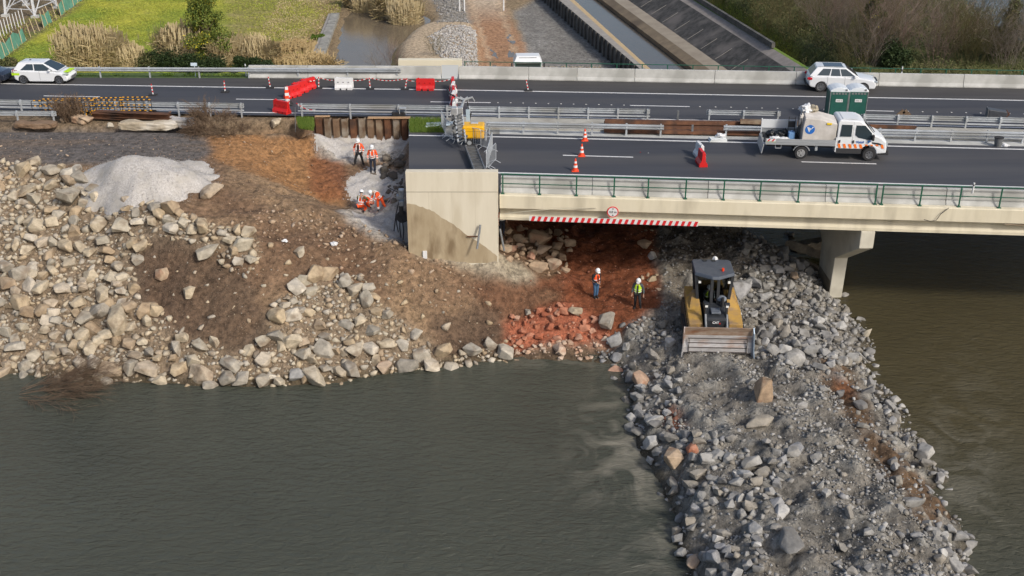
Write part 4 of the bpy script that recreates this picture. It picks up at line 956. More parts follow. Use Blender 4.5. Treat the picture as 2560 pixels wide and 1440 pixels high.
# ------------------------------------------------------------------ plants
def leaf_mat(name, cols, rough=.7):
    m = bpy.data.materials.new(name); m.use_nodes = True; nt = m.node_tree; N = nt.nodes; L = nt.links
    b = N['Principled BSDF']; b.inputs['Roughness'].default_value = rough; b.inputs['Specular IOR Level'].default_value = .2
    at = N.new('ShaderNodeAttribute'); at.attribute_name = 'rnd'
    r = N.new('ShaderNodeValToRGB'); els = r.color_ramp.elements
    while len(els) < len(cols): els.new(.5)
    for i, c in enumerate(cols): els[i].position = i/(len(cols)-1)
    for i, c in enumerate(cols): els[i].color = (*c, 1)
    L.new(at.outputs['Fac'], r.inputs[0]); L.new(r.outputs[0], b.inputs['Base Color']); return m
LM = {
 'reed': leaf_mat('dry_reed', [(.30,.22,.11),(.42,.33,.18),(.50,.41,.25),(.28,.24,.10)]),
 'straw': leaf_mat('straw', [(.36,.26,.12),(.48,.37,.2),(.30,.20,.09)]),
 'dark': leaf_mat('dark_leaf', [(.015,.03,.012),(.03,.05,.018),(.045,.065,.02)]),
 'tree': leaf_mat('mimosa_leaf', [(.05,.085,.02),(.09,.13,.03),(.13,.17,.035),(.17,.20,.04),(.25,.23,.045)]),
 'bramble': leaf_mat('bramble_leaf', [(.04,.055,.02),(.08,.095,.035),(.12,.12,.05),(.15,.12,.07)]),
 'twig': leaf_mat('bare_twig', [(.17,.14,.115),(.25,.21,.175),(.31,.27,.22),(.19,.15,.13)]),
 'twiggrn': leaf_mat('mossy_twig', [(.13,.12,.05),(.18,.15,.07),(.12,.10,.06)]),
 'twigred': leaf_mat('reddish_twig', [(.21,.15,.12),(.28,.20,.165),(.18,.13,.11)]),
 'grass': leaf_mat('grass_blade', [(.05,.10,.012),(.09,.15,.02),(.15,.19,.04)]),
 'yellow': leaf_mat('yellow_blossom', [(.50,.42,.03),(.60,.50,.06),(.14,.18,.03)]),
 'deadtwig': leaf_mat('dead_twig', [(.10,.065,.045),(.16,.11,.075),(.22,.16,.11)]),
}
def quads_mesh(name, V, m, rnd):
    F = np.arange(len(V)).reshape(-1, 4)
    me = np_mesh(name, V, F, m)
    # validate may drop nothing here: every quad has its own vertices
    if len(me.vertices) == len(V):
        a = me.attributes.new('rnd', 'FLOAT', 'POINT'); a.data.foreach_set('value', np.repeat(rnd, 4).astype(np.float32))
    return me
def leaves(n, clumps, size, seed, zs=1.0, shell=.35):
    rng = np.random.RandomState(seed); C_ = np.array([c[:3] for c in clumps]); Rr_ = np.array([c[3] for c in clumps])
    k = rng.randint(len(clumps), size=n); d = rng.normal(size=(n,3)); d /= np.linalg.norm(d, axis=1)[:,None]
    rad = rng.rand(n)**shell; p = C_[k] + d*(rad*Rr_[k])[:,None]*np.array([1,1,zs])
    a = rng.normal(size=(n,3)); a /= np.linalg.norm(a, axis=1)[:,None]; b = np.cross(a, rng.normal(size=(n,3))); b /= np.linalg.norm(b, axis=1)[:,None]+1e-9
    s = size*rng.uniform(.6,1.4,n)[:,None]
    V = np.stack([p-a*s-b*s*.45, p+a*s-b*s*.45, p+a*s+b*s*.45, p-a*s+b*s*.45], 1).reshape(-1,3)
    return V, np.clip(rng.rand(n)*.85+.15*rng.rand(len(clumps))[k], 0, .999)
def twigs(n, h, spread, seed, w=.02, fan=1.0, levels=3, gravity=0):
    rng = random.Random(seed); segs = []
    def grow(p, d, L, w, lv):
        q = p
        for s_ in range(3):
            d = (d+Vector((rng.gauss(0,.12), rng.gauss(0,.12), rng.gauss(0,.06)-gravity))).normalized()
            q2 = q+d*L/3; segs.append((q, q2, w*(1-.2*s_))); q = q2
            if lv > 0:
                for _ in range(2 if lv > 1 else 3):
                    dd = (d+Vector((rng.gauss(0,.45), rng.gauss(0,.45), rng.gauss(.1,.3)))).normalized()
                    grow(q, dd, L*rng.uniform(.35,.6), w*.6, lv-1)
    for _ in range(n):
        a = rng.uniform(0,6.28); r = rng.random()**.5*spread*.35
        d = Vector((math.cos(a)*rng.uniform(0,.55)*fan, math.sin(a)*rng.uniform(0,.55)*fan, 1)).normalized()
        grow(Vector((math.cos(a)*r, math.sin(a)*r, -.1)), d, h*rng.uniform(.5,.85), w, levels-1)
    V = []; nr = np.random.RandomState(seed); R_ = []
    for p, q, w_ in segs:
        t = (q-p).normalized(); s1 = t.orthogonal().normalized(); s2 = t.cross(s1)
        for s_ in (s1, s2):
            V += [p-s_*w_, p+s_*w_, q+s_*w_*.7, q-s_*w_*.7]; R_.append(nr.rand())
    return np.array([v[:] for v in V]), np.array(R_)
def put_mesh(name, me, loc, label, cat, group=None, rz=0, sc=1, parent=None):
    o = bpy.data.objects.new(name, me); C.objects.link(o); o.location = loc; o.rotation_euler = (0,0,rz)
    o.scale = (sc, sc, sc) if not isinstance(sc, tuple) else sc
    if parent: o.parent = parent
    else: tag(o, label, cat, group)
    return o
def gpt(px, py, z=-5.0): v = P(px, py, z); v.z = hb(v.x, v.y); return v
# reeds: stems with a feathery top
def reed_mesh(seed, n, rx, ry, h, lean=.12, m='reed', leafy=3):
    rng = np.random.RandomState(seed); V = []; R_ = []
    for i in range(n):
        a = rng.rand()*6.28; r = rng.rand()**.5; x, y = math.cos(a)*r*rx, math.sin(a)*r*ry; H = h*rng.uniform(.55,1.05)*(1-.25*r)
        lx, ly = rng.normal()*lean*H, rng.normal()*lean*H; w = .015; cx = rng.rand()
        pts = [(x,y,-.2),(x+lx*.4,y+ly*.4,H*.6),(x+lx,y+ly,H)]
        for p, q in zip(pts[:-1], pts[1:]):
            V += [(p[0]-w,p[1],p[2]),(p[0]+w,p[1],p[2]),(q[0]+w,q[1],q[2]),(q[0]-w,q[1],q[2])]; R_.append(cx*.8)
        q = pts[2]
        V += [(q[0]-.045,q[1],q[2]-.45),(q[0]+.045,q[1],q[2]-.40),(q[0]+.05+lx*.1,q[1],q[2]+.1),(q[0]-.02+lx*.1,q[1],q[2]+.15)]; R_.append(.5+.2*cx)
        for _ in range(leafy):
            t = rng.uniform(.2,.95); b = np.array([x+lx*t, y+ly*t, H*t]); e_ = b+np.array([rng.normal()*.35, rng.normal()*.25, rng.uniform(-.1,.45)])
            V += [tuple(b+np.array([0,0,-.03])), tuple(b+np.array([0,0,.03])), tuple(e_+np.array([0,0,.02])), tuple(e_-np.array([0,0,.02]))]; R_.append(rng.rand())
    return quads_mesh('reeds', np.array(V), LM[m], np.array(R_))
rd = [reed_mesh(i, 460, 1.6, 1.2, 3.6) for i in range(3)]
for i, (px, py, s, lb) in enumerate([(200,168,1.15,'leftmost clump of dry reeds behind the guardrail'),(245,168,1.15,'second clump of dry reeds from the left behind the guardrail'),(290,168,1.0,'third clump of dry reeds, between the tall reeds and the scrub'),(330,170,.7,'short dry reed clump right of the tall reeds'),
        (425,160,1.1,'thin dry reed clump left of the mimosa tree'),(465,160,1.15,'dry reeds standing against the left side of the mimosa tree'),(555,168,.85,'dry reed clump in front of the mimosa tree'),(600,160,.85,'dry reed clump just right of the mimosa tree'),
        (645,158,.8,'pale reed clump between the tree and the water'),(680,160,.65,'low pale reeds near the concrete wall'),(915,20,1.0,'pale reeds in the flooded hollow, at the left'),(960,35,1.1,'olive reed clump in the middle of the flooded hollow'),(1010,50,1.0,'olive reed clump at the right side of the flooded hollow'),(880,15,.8,'reeds at the far edge of the flooded hollow'),(1035,30,.7,'small reed clump beside the stony bank')]):
    g = gpt(px, py); put_mesh('reed_clump', rd[i % 3], (g.x, g.y, g.z), lb, 'reeds', 'dry reed clumps', rz=i*1.3, sc=s)
st = [reed_mesh(30+i, 260, 1.5, .9, .9, lean=.9, m='straw', leafy=4) for i in range(2)]
for i, (px, py, s, lb) in enumerate([(735,128,1.1,'flattened straw left of the concrete wall'),(770,165,1.2,'flattened straw at the near end of the concrete wall'),(815,172,1.1,'tangled straw at the corner of the flood water'),(720,160,1.0,'flattened straw near the low green bushes'),(1180,-5,.8,'straw tuft at the far end of the dirt track')]):
    g = gpt(px, py); put_mesh('straw_tangle', st[i % 2], g, lb, 'straw', 'flattened straw', rz=i, sc=s)
# bushes behind the guardrail
def bush(px, py, w, h, m, label, name='bush', n=3500, size=.07, z=-5, seed=0, cat='bush'):
    g = gpt(px, py, z); rng = random.Random(seed+int(px)); cl = []
    for _ in range(14):
        a = rng.uniform(0,6.28); r = rng.random()**.5*.7; cl.append((math.cos(a)*r*w/2, math.sin(a)*r*w/2*.7, rng.uniform(.15,.8)*h*(1-r*.5), rng.uniform(.18,.32)*min(w,h*1.4)))
    V, rr = leaves(n, cl, size, seed+int(px))
    return put_mesh(name, quads_mesh(name, V, LM[m], rr), g, label, cat, 'bushes and scrub')
bush(405,172,3.6,2.2,'dark','dark green scrub between the reed clumps left of the tree')
bush(370,170,2.2,1.6,'bramble','brown green scrub just right of the tall reeds')
bush(470,176,3.0,1.9,'dark','dark rounded bush at the foot of the mimosa tree, to its left'); bush(530,178,3.0,1.7,'dark','dark rounded bush directly below the mimosa tree')
bush(610,178,2.6,1.5,'dark','dark bush behind the roadside post'); bush(655,178,2.4,1.3,'dark','dark bush farthest right, near the straw'); bush(795,100,1.5,.7,'grass','small green weeds beside the concrete wall')
bush(20,172,3,1.1,'bramble','low scrub at the left edge behind the guardrail')
# mimosa tree
def tree(px, py, z, h, w, m, label, seed=1, n=9000, name='tree', cat='tree', lean=0, top=None):
    g = gpt(px, py, z); e = empty(name, g, 0, label, cat, 'trees beyond the road'); rng = random.Random(seed)
    mb = MB(); mb.tube([(0,0,-.2),(.1,0,h*.3),(lean*.5,.1,h*.6),(lean,0,h*.92)], [.17,.13,.08,.03], 7); cl = []
    for i in range(44):
        t = rng.uniform(.12,1); a = rng.uniform(0,6.28); r = w/2*min(1,(1.12-t)*1.25)*rng.uniform(.15,1)
        c = Vector((lean*t+math.cos(a)*r, math.sin(a)*r*.8, h*t)); b = Vector((lean*t*.7, 0, h*t*.72))
        mb.tube([b, b.lerp(c, .6)+Vector((0,0,-.1)), c], [.05,.035,.012], 5); cl.append((*c, rng.uniform(.45,.85)*w/4.2))
    mb.build('trunk', mat('bark', (.09,.065,.045), (.14,.10,.07), 4, .9), e)
    V, rr = leaves(n, cl, .075, seed, .8, shell=.5); put_mesh('crown', quads_mesh('crown', V, LM[m], rr), (0,0,0), None, None, parent=e)
    if top: V, rr = leaves(top, cl[5:16], .06, seed+9, .8, shell=.3); put_mesh('blossom', quads_mesh('blossom', V, LM['yellow'], rr), (0,0,0), None, None, parent=e)
tree(532,166,-5,6.5,5.0,'tree','leafy mimosa tree with yellow blossom behind the guardrail', 4, 15000, lean=-.4, top=1100)
# right bank: brambles, bare shrubs, evergreens
bare = []
for i, (nn, hh, mm) in enumerate([(16,4.8,'twig'),(18,5.2,'twigred'),(16,4.6,'twiggrn'),(14,5.6,'twig')]):
    V, rr = twigs(nn, hh, 2.6, 70+i, w=.016, fan=.9, levels=3); bare.append(quads_mesh('bare_shrub', V, LM[mm], rr))
rng = random.Random(5); idx = 0
kinds = ['grey brown bare shrub', 'reddish bare shrub', 'olive mossy bare shrub', 'tall grey bare shrub']
for row, (pyy, x0, x1, stp) in enumerate([(168,2120,2640,36),(130,2080,2600,42),(92,1960,2560,46),(55,1900,2500,50),(20,1800,2440,54),(-15,1760,2420,60),(-45,1800,2400,70)]):
    px = x0
    while px < x1:
        k = rng.randrange(4) if px > 2050 else rng.choice((0,2,2)); g = gpt(px+rng.uniform(-14,14), pyy+rng.uniform(-9,9), -3.6)
        s = rng.uniform(.85,1.25)*(1.0 if px > 2150 else .72)
        if g.z > -6.6 and not (px > 2230 and rng.random() < .45) and not (px > 2330 and pyy < 100): put_mesh('bare_shrub', bare[k], g, kinds[k]+' on the overgrown river bank at the right, beyond the far road', 'shrub', kinds[k]+'s of the river bank', rz=rng.uniform(0,6), sc=s)
        px += stp*rng.uniform(.8,1.2)
V, rr = leaves(46000, [(0,0,0,.1)], .09, 3)
def cover(name, poly, n, size, m, z, label, hh=.8, seed=1):
    rng = np.random.RandomState(seed); W = [P(a, b, z) for a, b in poly]; x0, x1 = min(w.x for w in W), max(w.x for w in W); y0, y1 = min(w.y for w in W), max(w.y for w in W)
    x = rng.uniform(x0, x1, n*2); y = rng.uniform(y0, y1, n*2); ok = pip([(w.x, w.y) for w in W], x, y); x, y = x[ok][:n], y[ok][:n]
    cl = np.clip(fbm(x, y, seed+40, 2.2, 3)*2.4+.45, .05, 1.2)
    zz = np.array([hb(a, b) for a, b in zip(x, y)])+rng.rand(len(x))**1.5*hh*cl*2
    keep = rng.rand(len(x)) < cl+.1; x, y, zz = x[keep], y[keep], zz[keep]; k = len(x)
    a = rng.normal(size=(k,3)); a[:,2] = np.abs(a[:,2])*1.2; a /= np.linalg.norm(a, axis=1)[:,None]; b = np.cross(a, rng.normal(size=(k,3))); b /= np.linalg.norm(b, axis=1)[:,None]
    s = size*rng.uniform(.6,1.5,k)[:,None]; p = np.stack([x,y,zz],1)
    V = np.stack([p-a*s-b*s*.35, p+a*s-b*s*.35, p+a*s+b*s*.35, p-a*s+b*s*.35], 1).reshape(-1,3)
    me = quads_mesh(name, V, LM[m], np.clip(rng.rand(k)*.6+np.clip(fbm(x, y, seed+60, 4)+.2,0,.4), 0, .99)); o = bpy.data.objects.new(name, me); C.objects.link(o); return tag(o, label, None, kind='stuff')
cover('brambles', [(1745,-40),(2400,-60),(2500,100),(2650,200),(1980,195),(2000,150)], 110000, .075, 'bramble', -3.6, 'tangled brambles and ground cover over the river bank', .8, 2)
LM['field'] = leaf_mat('field_grass_blade', [(.17,.24,.03),(.27,.31,.045),(.38,.38,.07),(.22,.28,.04)])
cover('field_grass', [(-300,175),(300,-30),(860,-30),(850,40),(770,170)], 60000, .055, 'field', -5, 'tufts of grass in the field', .18, 5)
cover('dry_grass', [(600,170),(700,0),(870,-30),(830,60),(780,130),(770,170)], 16000, .06, 'reed', -5, 'dry grass at the edge of the field', .22, 6)
cover('verge_weeds', [(-200,193),(650,196),(650,180),(-200,174)], 16000, .07, 'grass', -.1, 'green grass on the verge behind the guardrail', .12, 7)
tree(2170,150,-3.6,5.6,3.2,'bramble','green leafy tree with yellowish top among the bare shrubs at right', 8, 7000, top=250)
bush(2240,172,3.2,3.4,'dark','dark evergreen bush behind the far barrier right of the white car', z=-3.6, n=5000)
bush(2080,172,3.0,2.0,'bramble','round bramble behind the far barrier above the white car', z=-3.6)
tree(2510,165,-4,5.0,3.6,'bramble','leafy green tree at the right edge of the photo beyond the far barrier', 12, 6000)
for i, (px, py, s) in enumerate([(950,175,.55),(985,170,.5),(1090,168,.4)]):
    g = gpt(px, py); put_mesh('bare_shrub', bare[i % 3], g, ('bare shrub rising from the flood water', 'bare shrub at the edge of the flood water and stones', 'small bare shrub in front of the stone mound')[i], 'shrub', 'bare shrubs by the flood water', rz=i*2, sc=s)
# concrete wall beside the flood water
A_, B_ = P(838,32,-4.6), P(790,158,-4.6); A_.z = B_.z = 0; d = (B_-A_); n_ = Vector((d.y, -d.x, 0)).normalized()
e = empty('retaining_wall', (A_.x, A_.y, -5.6), 0, 'pale weathered concrete wall along the left edge of the flood water', 'wall')
mb = MB(); mb.bar(Vector((0,0,.5)), Vector((d.x, d.y, .5)), .9, 1.0); mb.build('wall_body', concrete_dark, e, bevel=.03)
mb = MB(); mb.bar(Vector((-.62,0,.42)), Vector((d.x-.62, d.y, .42)), .25, 1.0); mb.build('edge_beam', ccap, e)
# scattered stones on mound and banks
def bgrocks(poly, n, s0, s1, kind, label, seed):
    rng = random.Random(seed); its = []; W = [P(a, b, -4.6) for a, b in poly]; pw = [(w.x, w.y) for w in W]
    x0, x1 = min(p[0] for p in pw), max(p[0] for p in pw); y0, y1 = min(p[1] for p in pw), max(p[1] for p in pw)
    while len(its) < n:
        x, y = rng.uniform(x0, x1), rng.uniform(y0, y1)
        if pip(pw, np.array([x]), np.array([y]))[0]: s = rng.uniform(s0, s1); its.append((x, y, hb(x, y)+s*.2, s, 1))
    rock_stuff('crushed_stones', its, RM[kind], label, 'crushed stone')
bgrocks([(1070,110),(1120,78),(1190,80),(1196,185),(1130,185),(1090,150)], 2600, .12, .32, 'white', 'white stones covering the mound beyond the far road', 3)
bgrocks([(1075,-20),(1155,-20),(1175,70),(1090,72),(1100,40)], 900, .12, .3, 'grey', 'grey white stones beside the dirt track in the background', 4)
bgrocks([(1345,150),(1500,150),(1520,190),(1345,190)], 1200, .1, .25, 'pale', 'pale stones at the foot of the grey apron', 5)
# ------------------------------------------------------------------ barriers, rails and road furniture
def road_yaw(base, px):
    a, b = line3(base, 0, px-60, px+60, 1); return math.atan2(b.y-a.y, b.x-a.x)
def guardrail(base, x0, x1, step, label, face=-1, h=.78, low=False, dy=0, group=None):
    pa = shift(line3(base, 0, x0, x1, 12), dy); o0 = pa[0].copy()
    e = empty('guardrail', o0, 0, label, 'guardrail', group); pa = [p-o0 for p in pa]
    w = [(0,-.155),(.0,-.12),(.085,-.085),(.085,-.055),(.0,-.02),(.0,.02),(.085,.055),(.085,.085),(0,.12),(0,.155),(-.006,.155),(-.006,.12)]
    prof = [(face*(a+.06), b+h-.17) for a, b in w[:10]]
    prof += [(a+face*.012, b) for a, b in reversed(prof)]
    MB().sweep(prof, pa).build('rail', galv, e)
    if low: MB().tube([p+Vector((0,.02,.30)) for p in pa], .055, 6).build('lower_rail', galv, e)
    n = max(1, int(abs(x1-x0)/step))
    for i in range(n+1):
        t = (i+.08)/(n+.16)*12; k = min(11, int(t)); p = pa[k].lerp(pa[k+1], t-k)
        MB().box((p.x-.05,p.y-.03,-.2),(p.x+.05,p.y+.05,h+.02)).box((p.x-.07,p.y-.12,h-.3),(p.x+.07,p.y-.02,h-.06)).build('post', galv, e)
    return e
G_ = 'steel guardrails'
guardrail([(0,193.5),(1005,197)], -500, 1003, 118, 'long steel guardrail along the grass verge at the far left', dy=.05, face=1, group=G_)
guardrail([(0,279),(611,288)], -500, 611, 76, 'steel median guardrail behind the yellow and black fence panels', low=True, group=G_)
guardrail([(0,305),(143,306)], -500, 143, 90, 'short lower guardrail at the left edge in front of the fence panels', h=.72, group=G_)
guardrail([(746,289),(1128,294)], 746, 1128, 118, 'steel guardrail behind the top of the sheet pile wall', low=True, group=G_)
guardrail([(1200,296.5),(1624,303)], 1168, 1624, 75, 'back median guardrail right of the yellow generator', low=True, group=G_)
guardrail([(1215,331),(1658,340)], 1216, 1658, 78, 'front median guardrail between generator and rusty steel', h=.72, face=1, group=G_)
guardrail([(1765,305),(1960,309)], 1765, 1950, 88, 'short back guardrail piece behind the rusty steel piles', group=G_)
guardrail([(1807,341),(2000,345)], 1807, 2000, 88, 'short front guardrail piece left of the flatbed truck', h=.72, face=1, group=G_)
guardrail([(2150,316),(2560,326)], 2150, 3100, 82, 'back median guardrail right of the green toilets', low=True, group=G_)
guardrail([(2190,350),(2560,358)], 2190, 3100, 84, 'front median guardrail right of the truck', h=.72, low=True, face=1, group=G_)
for px, py in ((1694,300),(1730,337)):
    p = P(px, py, 0); o = MB().box((-.06,-.04,-.05),(.06,.04,.62)).build('steel_post', galv_dark); o.location = p; tag(o, ('bare guardrail post behind the rusty steel piles','bare guardrail post in front of the rusty steel piles')[px > 1700], 'post')
# green railing on the near edge
def railing(base, x0, x1, posts, label, h=1.08, dy=.16, z0=.03, r=.03, mid=True):
    pa = shift(line3(base, 0, x0, x1, 16), dy); o0 = pa[0].copy(); e = empty('railing', o0, 0, label, 'railing', 'green railings')
    q = [p-o0 for p in pa]
    MB().tube([p+Vector((0,0,z0+h)) for p in q], r*1.25, 8).build('top_rail', green_paint, e)
    if mid: MB().tube([p+Vector((0,0,z0+h*.52)) for p in q], r*.9, 6).build('middle_rail', green_paint, e)
    for px in posts:
        p = shift(line3(base, 0, px, px+1, 1), dy)[0]-o0
        MB().box((p.x-.035,p.y-.02,z0),(p.x+.035,p.y+.02,z0+h)).box((p.x-.09,p.y-.08,z0),(p.x+.09,p.y+.08,z0+.035)).build('post', green_paint, e)
railing(DE, 1252, 2191, [1257,1349,1441,1535,1620,1714,1809,1900,1996,2093,2189], 'dark green pipe railing along the near bridge edge, from the abutment to mid frame')
railing(DE, 2203, 3200, [2205,2301,2399,2500,2600,2700,2800,2900,3000,3100], 'dark green pipe railing continuing to the right edge of the near bridge')
railing(FB, 1158, 3200, list(range(1161,3200,64)), 'thin green railing along the far edge behind the concrete barrier', dy=1.28, h=.92, r=.022)
# sheet pile wall
wl0, wl1 = P(785,294,.02), P(1022,294,.02)
e = empty('sheet_pile_wall', (wl0.x, wl0.y, -3), 0, 'rusty steel sheet pile wall holding the median above the pit', 'sheet pile wall')
n = 11; Wd = (wl1.x-wl0.x)/n; cols = [rust, rust_pale, mat('brown_pile', (.19,.12,.07), (.11,.06,.035), 2, .85, c3=(.24,.18,.12), s3=1.4), rust_pale, rust, rust_pale, MATS['brown_pile'], MATS['brown_pile'], rust, rust_pale, rust]
for i in range(n):
    x = i*Wd; d = .22
    pr = [(x,0),(x+.07*Wd,0),(x+.2*Wd,-d),(x+.8*Wd,-d),(x+.93*Wd,0),(x+Wd,0),(x+Wd,.02),(x+.92*Wd,.02),(x+.79*Wd,-d+.02),(x+.21*Wd,-d+.02),(x+.08*Wd,.02),(x,.02)]
    zt = 3.0+random.uniform(-.05,.04); vs = [(a,b,0) for a,b in pr]+[(a,b,zt) for a,b in pr]; k = len(pr)
    MB().add(vs, [(j, (j+1)%k, (j+1)%k+k, j+k) for j in range(k)]+[tuple(range(k-1,-1,-1)), tuple(range(k,2*k))]).build('sheet_pile', cols[i], e)
a, b = P(920,293,.07), P(1026,293,.07); o0 = a.copy(); o = MB().bar((0,-.1,0), b-a+Vector((0,-.1,0)), .3, .06).build('timber_plank', wood); o.location = o0; tag(o, 'pale timber plank laid along the top of the sheet piles', 'plank')
a = P(787,291,.06); o = MB().bar((0,0,0), (.95,.05,0), .25, .05).build('timber_plank', wood); o.location = a; tag(o, 'short timber plank at the left end of the sheet piles', 'plank')
# soil hump behind pile edge: dark peat layer
# cones and delineators
def cone(px, py, label, h=.72, z=0):
    p = P(px, py, z); e = empty('traffic_cone', p, 0, label, 'traffic cone', 'orange traffic cones')
    MB().cbox((0,0,.02),(.40,.40,.04)).build('base', orange_plastic, e, bevel=.015)
    MB().lathe([(.17,.035),(.15,.06),(.035,h),(.02,h)], 20).build('cone_body', orange_plastic, e, smooth=False)
    rr = lambda z_: .152-(z_-.06)/(h-.06)*.115+.003
    for z0, z1 in ((.22,.34),(.46,.57)):
        MB().lathe([(rr(z0),z0),(rr(z1),z1)], 20).build('reflective_band', white_plastic, e)
cone(1462,351.5,'orange cone on the upper white line, farthest of the three in a row'); cone(1454,390,'orange cone beside the dashed line, middle of the three in a row'); cone(1438,427.5,'orange cone nearest the railing, lowest of the three in a row')
def delineator(px, py, label, lean=0, h=.78):
    p = P(px, py, 0); e = empty('marker_post', p, 0, label, 'marker post', 'red and white marker posts on rubber bases')
    MB().cbox((0,0,.04),(.55,.36,.08)).build('rubber_base', black_rubber, e, bevel=.02)
    M = Matrix.Rotation(lean, 4, 'Y')
    for i in range(6):
        z0 = .08+i*(h-.08)/6; z1 = z0+(h-.08)/6
        MB().box((-.04+i*.002,-.025,z0),(.04-i*.002,.025,z1-.002), M).build('band', red_plastic if i % 2 else white_plastic, e)
for px, py, ln, lb in ((676,219.5,-.1,'marker post left of the red barrier row'),(797,220,.06,'marker post just right of the red barrier row'),(926,222,-.06,'marker post right of the white water barrier'),(1013,223,.2,'tilted marker post left of the single red barrier'),(1321,227,-.2,'marker post leaning left, alone right of the barrier column'),(383,238,-.04,'marker post in the middle lane behind the fence panels'),(563,230,0,'faded dark marker post in the left far lane'),(722,263,.16,'marker post fallen against the red barriers by the median')):
    delineator(px, py, lb, ln)
o = None
# water filled barriers
def water_barrier(px, py, yaw, m, label, L=1.2, h=.80, z=0, mname=''):
    p = P(px, py, z); e = empty('water_barrier', p, yaw, label, 'water barrier', 'plastic water filled barriers')
    pr = [(-.24,0),(.24,0),(.24,.16),(.12,.34),(.09,h),(-.09,h),(-.12,.34),(-.24,.16)]
    mb = MB()
    for (a, b) in ((-L/2, -L*.22), (-L*.13, L*.13), (L*.22, L/2)):
        mb.add([(a,y,z_) for y,z_ in pr]+[(b,y,z_) for y,z_ in pr], [tuple(range(7,-1,-1)), tuple(range(8,16))]+[(i,(i+1)%8,(i+1)%8+8,i+8) for i in range(8)])
    up = [(-.235,.10),(.235,.10),(.235,.16),(.117,.34),(.087,h-.004),(-.087,h-.004),(-.117,.34),(-.235,.16)]
    a, b = -L/2+.01, L/2-.01
    mb.add([(a,y,z_) for y,z_ in up]+[(b,y,z_) for y,z_ in up], [tuple(range(7,-1,-1)), tuple(range(8,16))]+[(i,(i+1)%8,(i+1)%8+8,i+8) for i in range(8)])
    mb.build('barrier_body', m, e, bevel=.015)
    MB().tube([(-L*.36,0,h-.01),(-L*.36,0,h+.05)], .055, 10).build('filler_cap', m, e)
    MB().tube([(L/2+.03,0,.12),(L/2+.03,0,h-.03)], .045, 10).build('hinge_pin', m, e)
    for x in (-L*.3, 0, L*.3): MB().tube([(x,-.125,h*.62),(x,-.105,h*.66)], .05, 12).build('recess', grey_plastic if m is white_plastic else mat('dark_red', (.3,.008,.008)), e)
ys = road_yaw(FL, 750)
water_barrier(732,243,R(52),red_plastic,'red water barrier nearest the median in the slanting row of three')
water_barrier(750,233,R(50),red_plastic,'red water barrier in the middle of the slanting row of three')
water_barrier(770,224,R(50),red_plastic,'red water barrier at the far end of the slanting row of three')
water_barrier(705,282,R(-32),red_plastic,'red water barrier standing alone beside the left median')
water_barrier(860,223,R(-2),white_plastic,'white water barrier alone in the far lane')
water_barrier(1063,225,R(-2),red_plastic,'red water barrier alone on the far white line')
for i, (px, py, m) in enumerate([(1132,224,red_plastic),(1133,236,white_plastic),(1134,247,red_plastic),(1134,259,white_plastic),(1133,271,red_plastic),(1136,282,white_plastic)]):
    water_barrier(px, py, R(90+random.uniform(-5,5)), m, ('farthest red','second, white','third, red','fourth, white','fifth, red','nearest white')[i]+' water barrier of the end-on column across the far road', L=.98)
water_barrier(1748,392,R(97),white_plastic,'white water barrier behind the red one on the near road',L=1.05); water_barrier(1753,411,R(94),red_plastic,'red water barrier standing end-on on the near road',L=1.05)
# striped panel cone
p = P(719,258,0); e = empty('striped_marker', p, R(20), 'orange and white striped marker panel at the end of the red barrier row', 'striped marker')
for i in range(5): MB().box((-.16+.015*i,-.03,.1+i*.2),(.16-.015*i,.03,.1+i*.2+.198)).build('band', orange_plastic if i % 2 else white_plastic, e)
MB().cbox((0,0,.05),(.6,.4,.1)).build('rubber_base', black_rubber, e, bevel=.02)
# red white tape
def tape(pts, label):
    pp = []
    for a, b in zip(pts[:-1], pts[1:]):
        for i in range(7): t = i/6; q = a.lerp(b, t); q.z -= .16*math.sin(math.pi*t); pp.append(q)
    o0 = pp[0].copy(); e = empty('warning_tape', o0, 0, label, 'warning tape', 'red and white warning tapes')
    for kk, m in ((0, red_plastic), (1, white_plastic)):
        mb = MB(); acc = 0
        for a, b in zip(pp[:-1], pp[1:]):
            n = max(1, int((b-a).length/.12))
            for i in range(n):
                if (i+acc) % 2 == kk:
                    u, v = a.lerp(b, i/n)-o0, a.lerp(b, (i+1)/n)-o0; mb.bar(u, v, .008, .045)
            acc += n
        if mb.v: mb.build('red_stretch' if kk == 0 else 'white_stretch', m, e)
H = lambda px, py, h: P(px, py, 0)+Vector((0,0,h))
tape([H(772,226,.7),H(797,220,.76),H(860,222,.7),H(926,222,.76),H(1013,223,.72),H(1063,224,.72),H(1132,223,.72)], 'red and white tape strung between the marker posts across the far lane')
tape([H(743,292,.9),H(790,294,.5)], 'red and white tape from a thin pole to the sheet piles')
tape([H(1600,381,.02),H(1622,383,.03)], 'scrap of red and white tape lying on the near road')
p = P(738,322,-.1); o = MB().tube([(0,0,-.2),(.1,0,1.35)], .025, 8).build('thin_pole', galv_dark); o.location = p; tag(o, 'thin grey pole left of the sheet pile wall', 'pole')
